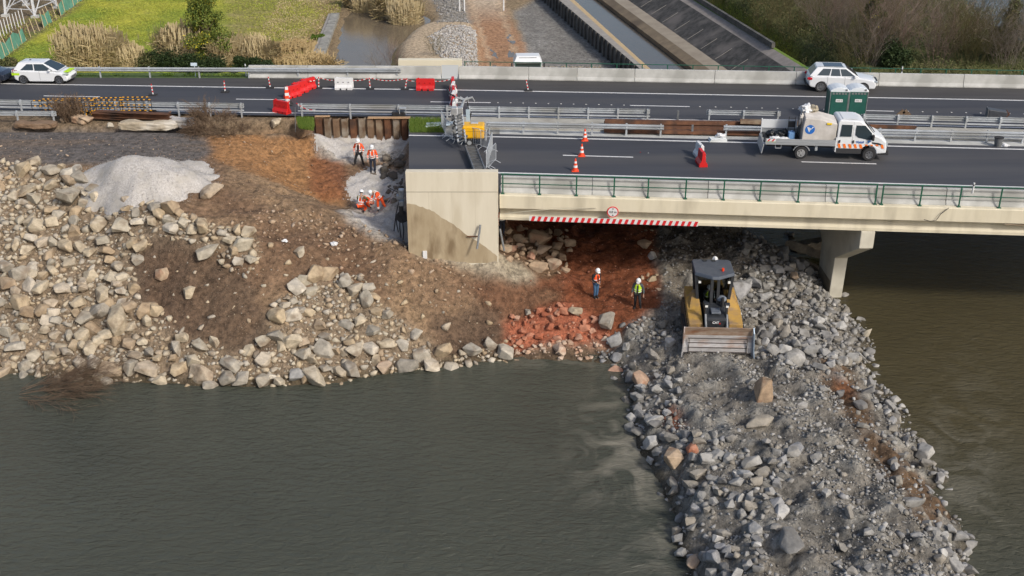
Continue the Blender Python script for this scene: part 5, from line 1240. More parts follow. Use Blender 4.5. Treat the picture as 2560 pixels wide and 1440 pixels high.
# yellow and black fence panels
def fence_panel(px, py, label, yaw, L=2.15, h=1.02, z=0):
    p = P(px, py, z); e = empty('fence_panel', p, yaw, label, 'fence panel', 'black and yellow fence panels')
    mb = MB(); r = .024
    mb.tube([(0,0,0),(0,0,h-.12),(.06,0,h-.02),(.14,0,h),(L-.14,0,h),(L-.06,0,h-.02),(L,0,h-.12),(L,0,0)], r, 6)
    for z_ in (h*.66, h*.32): mb.tube([(0,0,z_),(L,0,z_)], r*.9, 6)
    for i in (1,2,3): mb.tube([(L*i/4,0,0),(L*i/4,0,h)], r*.9, 6)
    mb.build('frame', black_metal, e)
    mb = MB()
    for z_ in (h, h*.66, h*.32):
        for i in range(6): x = L*(.08+.17*i); mb.tube([(x,0,z_),(x+.13,0,z_)], r*1.35, 6)
    for i in range(5): mb.tube([(L*i/4,0,.05),(L*i/4,0,.2)], r*1.35, 6)
    mb.build('yellow_tape', yellow_black, e)
pw = ['leftmost','second','third','fourth','rightmost']
for i in range(4): fence_panel(84+i*73, 291-i*.8, pw[i if i < 3 else 4]+' black and yellow fence panel of the front row in the left median', R(0.6), L=2.0)
for i in range(4): fence_panel(108+i*66, 287-i*1.6, pw[i if i < 3 else 4]+' black and yellow fence panel of the back row in the left median', R(2.4), L=1.75)
# rusty beams
def ibeam(a, b, label, w=.5, h=.35, m=rust, name='steel_beam'):
    o0 = a.copy(); d = b-a; t = .03
    pr = [(-w/2,0),(w/2,0),(w/2,t),(t,t),(t,h-t),(w/2,h-t),(w/2,h),(-w/2,h),(-w/2,h-t),(-t,h-t),(-t,t),(-w/2,t)]
    o = MB().sweep(pr, [Vector((0,0,0)), d]).build(name, m); o.location = o0; tag(o, label, 'steel beam', 'rusty steel lying in the median')
def pile_flat(a, b, label, w=.62, m=rust):
    o0 = a.copy(); d = b-a; pr = [(-w/2,0),(-w*.42,.0),(-w*.28,.16),(w*.28,.16),(w*.42,0),(w/2,0),(w/2,.02),(w*.4,.02),(w*.27,.18),(-w*.27,.18),(-w*.4,.02),(-w/2,.02)]
    o = MB().sweep(pr, [Vector((0,0,0)), d]).build('sheet_pile', m); o.location = o0; tag(o, label, 'sheet pile', 'rusty steel lying in the median')
ibeam(P(232,294,.02), P(428,303,.02), 'front rusty steel beam lying beside the boulders at left'); ibeam(P(240,290,.02), P(424,298,.38), 'upper rusty steel beam lying across the front one at left')
p = P(410,291,.3); o = MB().box((-.55,-.3,0),(.45,.35,.06), Matrix.Rotation(-.5,4,'Y')).build('steel_plate', mat('brown_rust_plate', (.20,.10,.05),(.14,.07,.035),3,.85)); o.location = p; tag(o, 'brown rusty plate propped on the end of the steel beams', 'steel plate')
for i in range(3):
    pile_flat(P(1510,311+i*8.5,.07), P(1960,320+i*8.5,.07), ('back','middle','front')[i]+' rusty sheet pile of the flat stack in the median', m=rust)
pile_flat(P(1512,306,.27), P(1958,313,.27), 'rusty sheet pile on top of the median stack'); pile_flat(P(1850,306,.50), P(2030,312,.50), 'short dark rusty pile on top of the right end of the stack', m=MATS['brown_pile'])
pile_flat(P(2165,318,.1), P(2290,322,.1), 'short rusty piece lying under the guardrail right of the truck', w=.3)
# concrete lump, debris
def lump(px, py, z, dims, m, label, name, cat, yaw=0, seed=1, bevel=.04):
    from mathutils import noise as mn
    bm = bmesh.new(); bmesh.ops.create_cube(bm, size=1); bmesh.ops.subdivide_edges(bm, edges=bm.edges, cuts=7, use_grid_fill=True); off = Vector((seed*3.1, seed*1.7, 0))
    for v in bm.verts:
        c = v.co.copy(); q = c/max(1e-6, (abs(2*c.x)**6+abs(2*c.y)**6+abs(2*c.z)**6)**(1/6)) if c.length > .01 else c
        w = Vector((q.x*dims[0], q.y*dims[1], q.z*dims[2])); f = 1+.35*mn.noise(w*1.3+off)+.22*mn.noise(w*3.4+off)+.12*mn.noise(w*8+off)
        v.co = Vector((w.x*(1+.05*(f-1)), w.y*f, max(-.3, w.z*f)))
    me = bpy.data.meshes.new(name); bm.to_mesh(me); bm.free(); me.materials.append(m); o = bpy.data.objects.new(name, me); C.objects.link(o)
    o.location = P(px, py, z)+Vector((0,0,dims[2]*.35)); o.rotation_euler = (0,0,yaw); return tag(o, label, cat)
pconc = mat('broken_concrete', (.44,.38,.29), (.32,.26,.18), 2.5, .95, bump=.04, bscale=7, c3=(.56,.52,.45), s3=1)
lump(372,321,-.1,(3.6,.75,.55),pconc,'long broken pale concrete kerb lying in front of the rusty beams','broken_kerb','concrete piece',R(-1))
lump(445,312,-.1,(1.9,.9,.5),MATS['crushed_stone'],'white lumpy rubble right of the broken kerb','rubble_heap','rubble',0,4)
lump(200,306,-.1,(.01+1.0,.6,.5),RM['tan'],'flat topped brown block on the soil beside the beams','stone_block','stone',R(-20),7,.06)
lump(90,316,-.1,(2.6,.8,.35),soil_mat('soil_lump') if False else mat('brown_soil', (.16,.10,.06),(.22,.15,.10),3,.95,bump=.06,bscale=6),'low ridge of brown soil at the left edge below the guardrail','soil_ridge','soil',0,9,.1)
# dead shrub and brush
def brush(px, py, z, n, h, spread, m, label, seed, rot=(0,0,0), sc=1, w=.017, name='brush_pile', cat='brushwood', fan=1.6):
    V, rr = twigs(n, h, spread, seed, w=w, fan=fan, levels=3); o = put_mesh(name, quads_mesh(name, V, LM[m], rr), P(px, py, z), label, cat); o.rotation_euler = rot; o.scale = (sc,)*3 if not isinstance(sc, tuple) else sc; return o
brush(175,296,0,70,1.3,1.9,'deadtwig','dead brown shrub growing in the left median in front of the fence panels',3,name='dead_shrub',cat='shrub',fan=1.0)
brush(545,318,.1,90,1.4,3.4,'deadtwig','pile of brown brushwood and roots left of the sheet piles',5,rot=(R(25),R(20),0),sc=(1.2,.8,.55))
brush(500,320,.1,70,1.2,2.4,'deadtwig','smaller tangle of roots on the left of the brush pile',6,rot=(R(-15),R(-50),1),sc=(1,.8,.7))
brush(60,985,WL+.02,20,3.6,1.4,'deadtwig','dead branch lying in the water below the rock bank, thick end at left',8,rot=(R(5),R(80),R(6)),sc=(.5,.9,1.15),name='fallen_branch',cat='branch')
brush(130,970,WL+.02,26,3.0,2.0,'deadtwig','dead twiggy branch floating against the rocks at left',9,rot=(R(10),R(74),R(12)),sc=(.5,.9,1.15),name='fallen_branch',cat='branch')
# conveyor lift, generator, crowd barriers
e = empty('ladder_lift', P(1163,362,0), 0, 'grey inclined ladder lift with a mast and claw head across the near road', 'lift')
O = P(1163,362,0); A_ = P(1176,366,.35)-O; B_ = P(1200,429,.25)-O
mb = MB()
for s_ in (-.30, .30): mb.bar(A_+Vector((s_,0,0)), B_+Vector((s_,0,0)), .07, .22)
mb.build('side_rail', galv_dark, e); MB().bar(A_+Vector((0,0,-.05)), B_+Vector((0,0,-.05)), .56, .03).build('track_bed', mat('track_bed', (.07,.065,.055),(.12,.10,.07),3,.8), e)
mb = MB()
for i in range(16): c = A_.lerp(B_, (i+.5)/16); mb.bar(c+Vector((-.3,0,.06)), c+Vector((.3,0,.06)), .05)
mb.build('rung', galv_dark, e)
C_ = PY(1146,287,O.y+.9)-O; D_ = PY(1160,250,O.y+3.4)-O
Am = P(1155,360,.35)-O; mb = MB()
for s_ in (-.22,.22): mb.bar(Am+Vector((s_,0,.1)), C_+Vector((s_,0,0)), .09, .16)
mb.build('mast', galv, e)
mb = MB()
for i in range(9): c = Am.lerp(C_, i/9); mb.bar(c+Vector((-.25,0,.1)), c+Vector((.2,.0,.28)), .06)
mb.build('mast_brace', galv_dark, e)
mb = MB(); mb.cbox(C_+Vector((-.25,0,.1)), (.34,.4,.75)); mb.cbox(C_+Vector((.12,.1,.1)), (.3,.4,.7)); mb.build('hydraulic_head', mat('chrome_grey', (.42,.44,.46),(.6,.6,.6),5,.35,.6), e, bevel=.04)
MB().tube([C_+Vector((.1,.1,.2)), D_], [.11,.07], 8).build('boom', galv, e)
mb = MB()
for a in (-.5,-.2,.2,.5): mb.tube([D_, D_+Vector((a,.1,.15)), D_+Vector((a*1.3,.1,-.12))], [.08,.06,.03], 7)
mb.build('claw', galv, e)
MB().tube([D_+Vector((-.1,0,0)), D_+Vector((-.9,.5,.25)), D_+Vector((-1.1,.9,.5))], .05, 7).build('claw_arm', black_metal, e)
MB().tube([D_+Vector((.2,0,-.1)), D_+Vector((.32,-.2,-.9)), C_+Vector((.75,0,.1)), C_+Vector((.62,-.1,-.55)), C_+Vector((.9,-.1,-.8))], .035, 8).build('hose', black_rubber, e)
MB().bar(C_+Vector((.55,.1,.3)), C_+Vector((.62,-.2,-1.3)), .22, .2).build('cylinder', mat('blue_grey_paint', (.28,.36,.42),(.34,.42,.48),3,.4), e)
mb = MB(); 
for i in range(12): mb.tube([Am.lerp(C_, .1+.07*i)+Vector((-.35+.12*math.sin(i*2),-.05,.1)), Am.lerp(C_, .16+.07*i)+Vector((-.3+.15*math.cos(i*3),-.1,.15))], .05, 6)
mb.build('cable_chain', black_metal, e)
yel = mat('yellow_paint', (.78,.42,.008), (.72,.38,.01), 2, .35)
g = P(1175,358,0); e = empty('generator', g, R(-1), 'yellow wheeled compressor beside the ladder lift on the near road', 'generator')
MB().box((-.42,-.5,.42),(.86,.5,1.18)).build('canopy', yel, e, bevel=.09)
MB().box((-.36,-.508,.5),(-.1,-.5,.66)).build('side_vent', grey_plastic, e); MB().box((-.36,-.505,.86),(.8,-.5,.88)).build('seam', mat('seam_dark',(.3,.16,.01)), e)
MB().box((.05,-.1,1.19),(.5,.12,1.28)).build('lifting_eye', galv, e, bevel=.02); MB().box((-.4,-.4,.3),(.85,.4,.42)).build('chassis', black_metal, e)
for s_ in (-1, 1):
    w_ = MB().lathe([(.14,-.07),(.2,-.06),(.21,0),(.2,.06),(.14,.07)], 18, T(0,s_*.42-.12*(s_<0),.21) @ Matrix.Rotation(R(90),4,'X')).build('wheel', black_rubber, e)
    MB().lathe([(.0,-.075),(.13,-.075),(.13,.075),(0,.075)], 16, T(0,s_*.42-.12*(s_<0),.21) @ Matrix.Rotation(R(90),4,'X')).build('rim', galv, w_)
MB().tube([(.85,0,.35),(1.05,0,.35),(1.1,-.05,.9)], .03, 6).build('tow_bar', galv_dark, e); MB().tube([(.95,-.35,.3),(.98,-.35,.95)], .06, 8).build('exhaust', galv, e)
def crowd(pa, pb, label, h=1.1, feet=True):
    a, b = P(*pa, 0), P(*pb, 0); L = (b-a).length; e = empty('crowd_barrier', a, math.atan2(b.y-a.y, b.x-a.x), label, 'crowd barrier', 'galvanised crowd barriers around the lift')
    gp = mat('pale_galvanised', (.52,.55,.58), None, rough=.4, metal=.3)
    MB().tube([(0,0,.16),(0,0,h-.08),(.08,0,h),(L-.08,0,h),(L,0,h-.08),(L,0,.16),(0,0,.16)], .021, 6).build('frame', gp, e)
    mb = MB(); n = max(3, int(L/.12))
    for i in range(1, n): mb.tube([(L*i/n,0,.16),(L*i/n,0,h)], .009, 4)
    mb.build('bar', gp, e)
    for x in (.2, L-.2): MB().tube([(x,-.32,.02),(x,-.04,.16),(x,.04,.16),(x,.32,.02)], .018, 6).build('foot', gp, e)
crowd((1104,320),(1115,343),'crowd barrier farthest left, standing across the median edge')
crowd((1114,343),(1131,354),'short crowd barrier left of the ladder lift mast'); crowd((1131,355),(1166,360),'crowd barrier in front of the ladder lift mast')
crowd((1166,361),(1202,369),'crowd barrier in front of the generator wheel'); crowd((1202,370),(1226,381),'crowd barrier right of the generator')
crowd((1231,376),(1216,427),'crowd barrier running toward the cream abutment wall'); crowd((1222,424),(1240,404),'crowd barrier leaning outward near the abutment wall')
# grass patches in the median
for pl in ([(1024,297),(1106,299),(1114,331),(1024,331)], [(742,298),(784,298),(784,327),(748,322)]):
    c0 = P(sum(p[0] for p in pl)/4, sum(p[1] for p in pl)/4, .0); mb = MB(); mb.add([P(a,b,.012 if pl[0][0] > 1000 else -.03) for a, b in pl], [(0,1,2,3)]); o = mb.build('grass_patch', grass_m); o['kind'] = 'structure'
    rng_ = np.random.RandomState(int(pl[0][0])); n_ = 2600; u = rng_.rand(n_); v = rng_.rand(n_); A0, A1, A2, A3_ = [np.array(P(a,b,.02)) for a, b in pl]
    p = (A0*(1-u)[:,None]+A1*u[:,None])*(1-v)[:,None]+(A3_*(1-u)[:,None]+A2*u[:,None])*v[:,None]; d = rng_.normal(size=(n_,3))*.06; d[:,2] = np.abs(d[:,2])+.12; w_ = np.array([.012,.004,0])
    me = quads_mesh('grass', np.stack([p-w_, p+w_, p+d+w_*.3, p+d-w_*.3], 1).reshape(-1,3), LM['grass'], rng_.rand(n_)); o = bpy.data.objects.new('grass', me); C.objects.link(o); tag(o, 'green grass growing in the median', None, kind='stuff')
# small debris
def thing1(mb, name, m, loc, label, cat, rz=0, bevel=0):
    o = mb.build(name, m, bevel=bevel); o.location = loc; o.rotation_euler = (0,0,rz); return tag(o, label, cat)
bl = mat('blue_grey_steel', (.26,.34,.42), (.36,.42,.47), 3, .4, .4)
mb = MB(); mb.sweep([(-.16,0),(-.1,.09),(0,.02),(.1,.09),(.16,0),(.1,.07),(0,0),(-.1,.07)], [Vector((0,0,0)), Vector((1.5,.3,.05))]); thing1(mb, 'rail_offcut', bl, P(1063,317,.05), 'blue grey guardrail offcut lying on the grass, front one', 'rail offcut')
mb = MB(); mb.sweep([(-.16,0),(-.1,.09),(0,.02),(.1,.09),(.16,0),(.1,.07),(0,0),(-.1,.07)], [Vector((0,0,0)), Vector((1.7,.1,.05))]); thing1(mb, 'rail_offcut', bl, P(1066,311,.08), 'blue grey guardrail offcut lying on the grass, back one', 'rail offcut')
mb = MB(); mb.tube([(-.2,0,0),(-.2,.0,.35),(.2,0,.35),(.2,0,0)], .02, 6); mb.box((-.22,-.02,.33),(.22,.3,.36)); thing1(mb, 'metal_frame', galv, P(1007,285,.3), 'small pale metal frame standing behind the guardrail', 'frame')
thing1(MB().box((-.45,-.2,0),(.4,.2,.35)), 'black_box', black_metal, P(998,291,.0), 'black box under the guardrail behind the sheet piles', 'box', bevel=.06)
thing1(MB().box((-.4,-.25,0),(.55,.25,.28)), 'black_crate', black_metal, P(368,280,.0), 'black crate at the right end of the fence panels', 'box', bevel=.05)
foam = mat('white_foam', (.66,.70,.70), (.74,.76,.76), 2, .7)
mb = MB()
for i in range(5): mb.box((-.55+.015*i,-.26,.0+i*.035),(.5-.01*i,.28,.03+i*.035), RZ(.03*i))
thing1(mb, 'foam_sheets', foam, P(1795,352,0), 'stack of white foam sheets beside the front median guardrail', 'foam sheets')
def bag(px, py, z, dims, m, label, seed=1, name='bag', cat='bag', loc=None):
    bm = bmesh.new(); bmesh.ops.create_icosphere(bm, subdivisions=4, radius=.5); rng = random.Random(seed); off = Vector((rng.random()*9, rng.random()*9, 0))
    from mathutils import noise as mn
    for v in bm.verts:
        k = 1+.50*mn.noise(v.co*3+off)+.35*mn.noise(v.co*7+off)+.2*mn.noise(v.co*14+off); v.co = Vector((v.co.x*dims[0]*k, v.co.y*dims[1]*k, max(-.3, v.co.z)*dims[2]*k))
    me = bpy.data.meshes.new(name); bm.to_mesh(me); bm.free(); me.materials.append(m)
    for p in me.polygons: p.use_smooth = True
    o = bpy.data.objects.new(name, me); C.objects.link(o); o.location = loc if loc is not None else P(px, py, z)+Vector((0,0,dims[2]*.3)); return tag(o, label, cat)
wbag = mat('white_sack', (.70,.71,.73), (.60,.61,.63), 5, .6)
bag(1802,343,.18,(.55,.35,.28),wbag,'crumpled white wrapping on the foam sheets',3)
e = empty('rubbish_bin', P(2494,365,0), 0, 'dark grey open rubbish bin standing by the front guardrail at right', 'bin'); MB().lathe([(.19,0),(.25,.5),(.27,.52),(.24,.52),(.2,.1)], 18).build('bin_body', grey_plastic, e); MB().lathe([(.275,.5),(.275,.54),(.25,.54)], 18).build('rim', black_rubber, e)
bag(2512,366,0,(.5,.3,.2),wbag,'crumpled white bag and cloth on the road beside the grey bin',5)
e = empty('wheeled_bin', P(2490,296,0), R(-12), 'dark grey wheeled bin knocked over on the far carriageway at right', 'bin')
MB().add([(-.55,-.3,0),(-.55,.3,0),(-.55,.34,.62),(-.55,-.34,.62),(.55,-.24,.05),(.55,.24,.05),(.55,.26,.5),(.55,-.26,.5)], [(0,1,2,3),(7,6,5,4),(0,4,5,1),(1,5,6,2),(2,6,7,3),(3,7,4,0)]).build('bin_body', mat('bin_grey',(.05,.055,.065),(.07,.075,.085),4,.45), e, bevel=.04)
MB().box((-.62,-.36,-.0),(-.56,.36,.66)).build('lid', grey_plastic, e, bevel=.02); w_ = MB().lathe([(.02,-.04),(.11,-.04),(.11,.04),(.02,.04)], 14, T(.58,-.22,.12) @ Matrix.Rotation(R(90),4,'X')).build('wheel', black_rubber, e)
mb = MB(); mb.tube([(.5,-.3,.1),(.7,-.1,.45),(.75,.1,.2),(.6,.3,.5)], .03, 6); mb.build('handle', rust, e)
mb = MB(); mb.bar((-.45,0,0),(.0,0,.42),.05,.3); mb.bar((0,0,.42),(.4,0,.06),.05,.3); thing1(mb, 'bent_plate', rust_pale, P(2258,293,0), 'rusty bent plate standing behind the back guardrail at right', 'steel plate')
# road studs
stud = mat('stud', (.5,.5,.48))
for a, b, base, n in ((1245,1560,FD,11),(1750,2060,FD,9),(2270,2560,FD,9)):
    for i in range(n):
        p = line3(base, 0, a+(b-a)*i/(n-1), a+(b-a)*i/(n-1)+1, 1)[0]; thing1(MB().cbox((0,0,.014),(.10,.09,.022)), 'road_stud', stud, p, 'small pale reflector stud on the far carriageway between the lane dashes', 'road stud')['group'] = 'road studs of the far carriageway'
# small posts
def slimpost(px, py, z, h, label, m=white_plastic, band=True):
    p = P(px, py, z); e = empty('roadside_post', p, 0, label, 'post'); MB().tube([(0,0,0),(0,0,h)], .045, 8).build('post_body', m, e)
    if band: MB().lathe([(.048,h*.72),(.048,h*.86)], 8).build('black_band', black_metal, e)
slimpost(616,193,-.1,.95,'slim white roadside post beside the guardrail near the dark bushes')
slimpost(2250,211,.05,1.25,'slim white post on the far barrier right of the white car'); slimpost(2431,483,.8,.55,'slim white post between the near barrier and the green railing at right')
thing1(MB().box((-.25,-.01,.75),(.2,.01,.98)).box((-.02,.0,-.2),(.02,.02,.8)), 'small_sign', mat('blue_sign',(.55,.65,.75)), P(489,191,0), 'small blue white plate on the left guardrail', 'sign')
# posts at the far end of the dirt track
for px, lb in ((1161,'white gate post left of the dirt track at the top of the photo'),(1149,'thin white post beside the left gate post'),(1259,'white gate post right of the dirt track at the top of the photo')):
    g = gpt(px, 27); thing1(MB().tube([(0,0,-.1),(0,0,2.6 if px != 1149 else 1.7)], .09, 8), 'gate_post', white_plastic, g, lb, 'post')
# height limit sign and stripe on the girder
def text_mesh(body, size, m, name='lettering', parent=None, loc=(0,0,0), rot=(R(90),0,0), ext=.004, bold=0):
    cu = bpy.data.curves.new(name, 'FONT'); cu.body = body; cu.size = size; cu.extrude = ext; cu.align_x = 'CENTER'; cu.align_y = 'CENTER'; cu.offset = bold
    to = bpy.data.objects.new(name, cu); C.objects.link(to); bpy.context.view_layer.update()
    me = bpy.data.meshes.new_from_object(to.evaluated_get(bpy.context.evaluated_depsgraph_get())); bpy.data.objects.remove(to)
    me.materials.clear(); me.materials.append(m); o = bpy.data.objects.new(name, me); C.objects.link(o); o.parent = parent; o.location = loc; o.rotation_euler = rot; return o
ed = line3(DE, 0, 1532, 1533, 1)[0]; c = PY(1532,530,ed.y-.06)
e = empty('height_limit_sign', c, road_yaw(DE, 1532), 'round white height limit sign with red ring reading 4.0 m on the beam', 'road sign')
MX = Matrix.Rotation(R(90), 4, 'X')
MB().lathe([(0,-.012),(.30,-.012),(.30,.012),(0,.012)], 40, MX).build('sign_disc', mat('sign_red',(.62,.03,.035)), e); MB().lathe([(0,-.005),(.245,-.005),(.245,.005),(0,.005)], 40, T(0,-.014,0) @ MX).build('sign_face', white_plastic, e)
text_mesh('4.0 m', .17, black_metal, parent=e, loc=(0,-.022,0), bold=.004)
mb = MB(); mb.add([(-.06,-.022,.20),(.06,-.022,.20),(0,-.022,.13)], [(0,1,2)]); mb.add([(-.06,-.022,-.20),(0,-.022,-.13),(.06,-.022,-.20)], [(0,1,2)]); mb.build('arrow_mark', black_metal, e)
MB().bar((0,.02,.1),(0,.30,.1),.05).build('bracket', galv, e)
a0 = line3(DE, 0, 1323, 1324, 1)[0]; a1 = line3(DE, 0, 1745, 1746, 1)[0]
A3 = PY(1323,546,a0.y-.02); B3 = PY(1745,560,a1.y-.02); A3.y = a0.y-.03; B3.y = a1.y-.03
e = empty('clearance_board', A3, math.atan2(B3.y-A3.y, B3.x-A3.x), 'long red and white striped clearance board along the bottom of the beam', 'warning board')
L_ = math.hypot(B3.x-A3.x, B3.y-A3.y); dz = (B3.z-A3.z)/L_
M = Matrix.Rotation(-math.atan(dz), 4, 'Y')
MB().box((0,0,-.13),(L_,.04,.13), M).build('board', white_plastic, e)
mb = MB(); n = 27; st_ = L_/n
for i in range(n): x = i*st_+.08; mb.add([(x,-.004,-.13),(x+st_*.5,-.004,-.13),(x+st_*.5+.09,-.004,.13),(x+.09,-.004,.13)], [(0,1,2,3)], M)
mb.build('red_stripe', mat('stripe_red',(.58,.015,.02)), e)
# pipes and props
o = thing1(MB().tube([(0,0,0),(-.17,-.5,-1.15)], .055, 10), 'steel_prop', galv_dark, PY(1201,562,Yf-.15), 'grey steel tube leaning on the stained abutment wall', 'steel tube')
thing1(MB().bar((0,0,0),(.55,0,-.0),.05), 'rusty_bar', rust, PY(1168,591,Yf-.08), 'short rusty bar against the abutment wall beside the leaning tube', 'bar')
thing1(MB().tube([(0,0,0),(.22,-.25,-1.15)], .055, 10), 'steel_prop', galv_dark, PY(1250,572,Yf+.4), 'grey steel tube standing by the right corner of the abutment', 'steel tube')
def cable(pts, r, label, m=black_rubber, name='cable', cat='cable'):
    o0 = pts[0].copy(); return thing1(MB().tube([p-o0 for p in pts], r, 6), name, m, o0, label, cat)
eY = ed.y
cable([PY(1262,534,eY-.02),PY(1340,526,eY-.02),PY(1420,520,eY-.02),PY(1490,520,eY-.02)], .018, 'thin pale cable sagging along the beam left of the sign', mat('cable_pale',(.45,.42,.33)))
cable([PY(2372,520,eY-1.5),PY(2352,535,eY-1.5),PY(2340,551,eY-1.5),PY(2325,553,eY-1.5),PY(2310,549,eY-1.5)], .018, 'dark cable hanging over the beam above the pier')
thing1(MB().tube([(0,0,0),(.12,0,-.12),(4,-.1,-.30)], .05, 8), 'drain_pipe', mat('brown_pipe',(.25,.2,.14)), PY(2508,555,eY-1.6), 'thin brown pipe clipped under the beam at the right edge', 'pipe')
# hydraulic drill on the left face of the abutment
dY = 56.6; e = empty('hydraulic_drill', PY(1003,560,dY), 0, 'dark hydraulic machine with hanging hoses on the left face of the abutment', 'drilling machine'); E0 = e.location
def dp(px, py): v = PY(px, py, dY)-E0; return v
dm = mat('steel_mix', (.22,.24,.27), (.42,.45,.5), 6, .4, .6)
mb = MB()
for px, py, a, b, c in ((1003,480,.3,.3,.35),(1000,492,.38,.3,.25),(1004,507,.28,.35,.3)): mb.cbox(dp(px,py), (a,b,c))
mb.build('motor', dm, e, bevel=.04); MB().cbox(dp(1003,520),(.22,.3,.75)).build('slide', black_metal, e, bevel=.03)
MB().lathe([(.12,-.12),(.32,-.12),(.34,0),(.32,.12),(.12,.12)], 18, T(*dp(1006,542)) @ Matrix.Rotation(R(80),4,'X')).build('hose_reel', black_rubber, e)
for k_, pts in enumerate([[(998,500),(990,535),(987,560),(985,578)],[(990,535),(992,560),(996,580)],[(1000,540),(1000,570),(1003,592)],[(1006,545),(1010,575),(1008,597)]]):
    MB().tube([dp(*q)+Vector((0,-.05*k_,0)) for q in pts], .03, 6).build('hose', black_rubber, e)
cable([PY(970,468,58.5),PY(985,476,57.8),PY(998,482,57.0)], .03, 'dark hose running from the pit to the machine on the abutment')
thing1(MB().box((-.3,-.2,0),(.3,.2,.06)), 'colourful_sack', mat('tan_sack',(.35,.27,.12),(.45,.2,.12),6,.8), P(974,500,-2.75), 'flattened tan and red sack behind the bending worker', 'sack', .8)
thing1(MB().tube([(-.15,0,.1),(.15,0,.1)], .1, 10).tube([(-.3,0,.05),(-.2,.1,.3)], .02, 5), 'power_tool', black_metal, P(981,517,-3.0), 'black power tool on the gravel by the bending worker', 'power tool')
bag(835,613,-2.75,(.35,.3,.22),wbag,'crumpled white plastic on the brown soil slope',7); thing1(MB().box((-.11,-.1,0),(.11,.1,.42)), 'white_tube', white_plastic, at_ground(1063,645), 'short white plastic tube in the soil below the abutment', 'tube')
bag(712,604,-2.3,(.3,.2,.15),wbag,'small scrap of white plastic among the orange stones on the slope',8)
# pylon feet, green fence, vine posts
gw = mat('pylon_white', (.55,.56,.58), (.65,.66,.68), 3, .5)
feet = [gpt(14,40),gpt(88,44),gpt(143,20),gpt(66,14)]; cx_ = sum((f for f in feet), Vector())/4; e = empty('lattice_pylon', (cx_.x, cx_.y, -5), 0, 'white lattice pylon legs at the top left corner', 'pylon')
O = Vector((cx_.x, cx_.y, -5)); tops = [Vector(((f.x-O.x)*.55, (f.y-O.y)*.55, 12)) for f in feet]; ff = [f-O for f in feet]
for f, t in zip(ff, tops): MB().bar(f, t, .22).build('leg', gw, e)
for i in range(4):
    a, b = ff[i], ff[(i+1)%4]; ta, tb = tops[i], tops[(i+1)%4]; mb = MB()
    for k in range(3):
        p0, p1 = a.lerp(ta, k/3+.02), b.lerp(tb, k/3+.02); q0, q1 = a.lerp(ta, (k+1)/3), b.lerp(tb, (k+1)/3); mb.bar(p0, q1, .09); mb.bar(p1, q0, .09); mb.bar(a.lerp(ta,k/3+.07), b.lerp(tb,k/3+.07), .08)
    mb.build('cross_brace', gw, e)
for f in ff: MB().cbox(f, (.7,.7,.5)).build('footing', concrete, e)
gm = mat('green_net', (.08,.24,.17), (.13,.32,.24), 1.5, .8); N_ = 22; fp = [gpt(0+205*i/N_*1.15-30, 160-150*i/N_*1.15+12) for i in range(N_+1)]
o0 = fp[0].copy(); e = empty('net_fence', o0, 0, 'green netting fence with leaning wooden stakes along the field at top left', 'fence')
mb = MB()
for i, (a, b) in enumerate(zip(fp[:-1], fp[1:])):
    if i in (9,10,11,12,15,16): continue
    ta, tb = .9+.3*math.sin(i*2.1), .9+.3*math.sin(i*2.1+2.1); a_, b_ = a-o0, b-o0
    MB().add([a_, b_, b_+Vector((-.25,0,tb+.35)), a_+Vector((-.25,0,ta+.35))], [(0,1,2,3)]).build('netting', gm, e)
stk = mat('stake_wood', (.5,.4,.25))
for i, a in enumerate(fp): MB().tube([a-o0, a-o0+Vector((random.uniform(-.6,-.1),0,random.uniform(1.3,1.8)))], .045, 5).build('stake', stk, e)
for i in range(9):
    g = gpt(4+i*7.2, 96-i*4.6); thing1(MB().tube([(0,0,-.1),(-.12,0,1.6)], .05, 5), 'vine_post', white_plastic, g, 'pale wooden post in the row of vine posts at top left', 'post')['group'] = 'row of vine posts'
hs = [brush(20+i*14, 108-i*9, -5, 8, .9, 1.4, 'deadtwig', 'low bare vine behind the green fence', 50+i, name='vine', cat='vine') for i in range(4)]
for h_ in hs: h_['group'] = 'bare vines at top left'
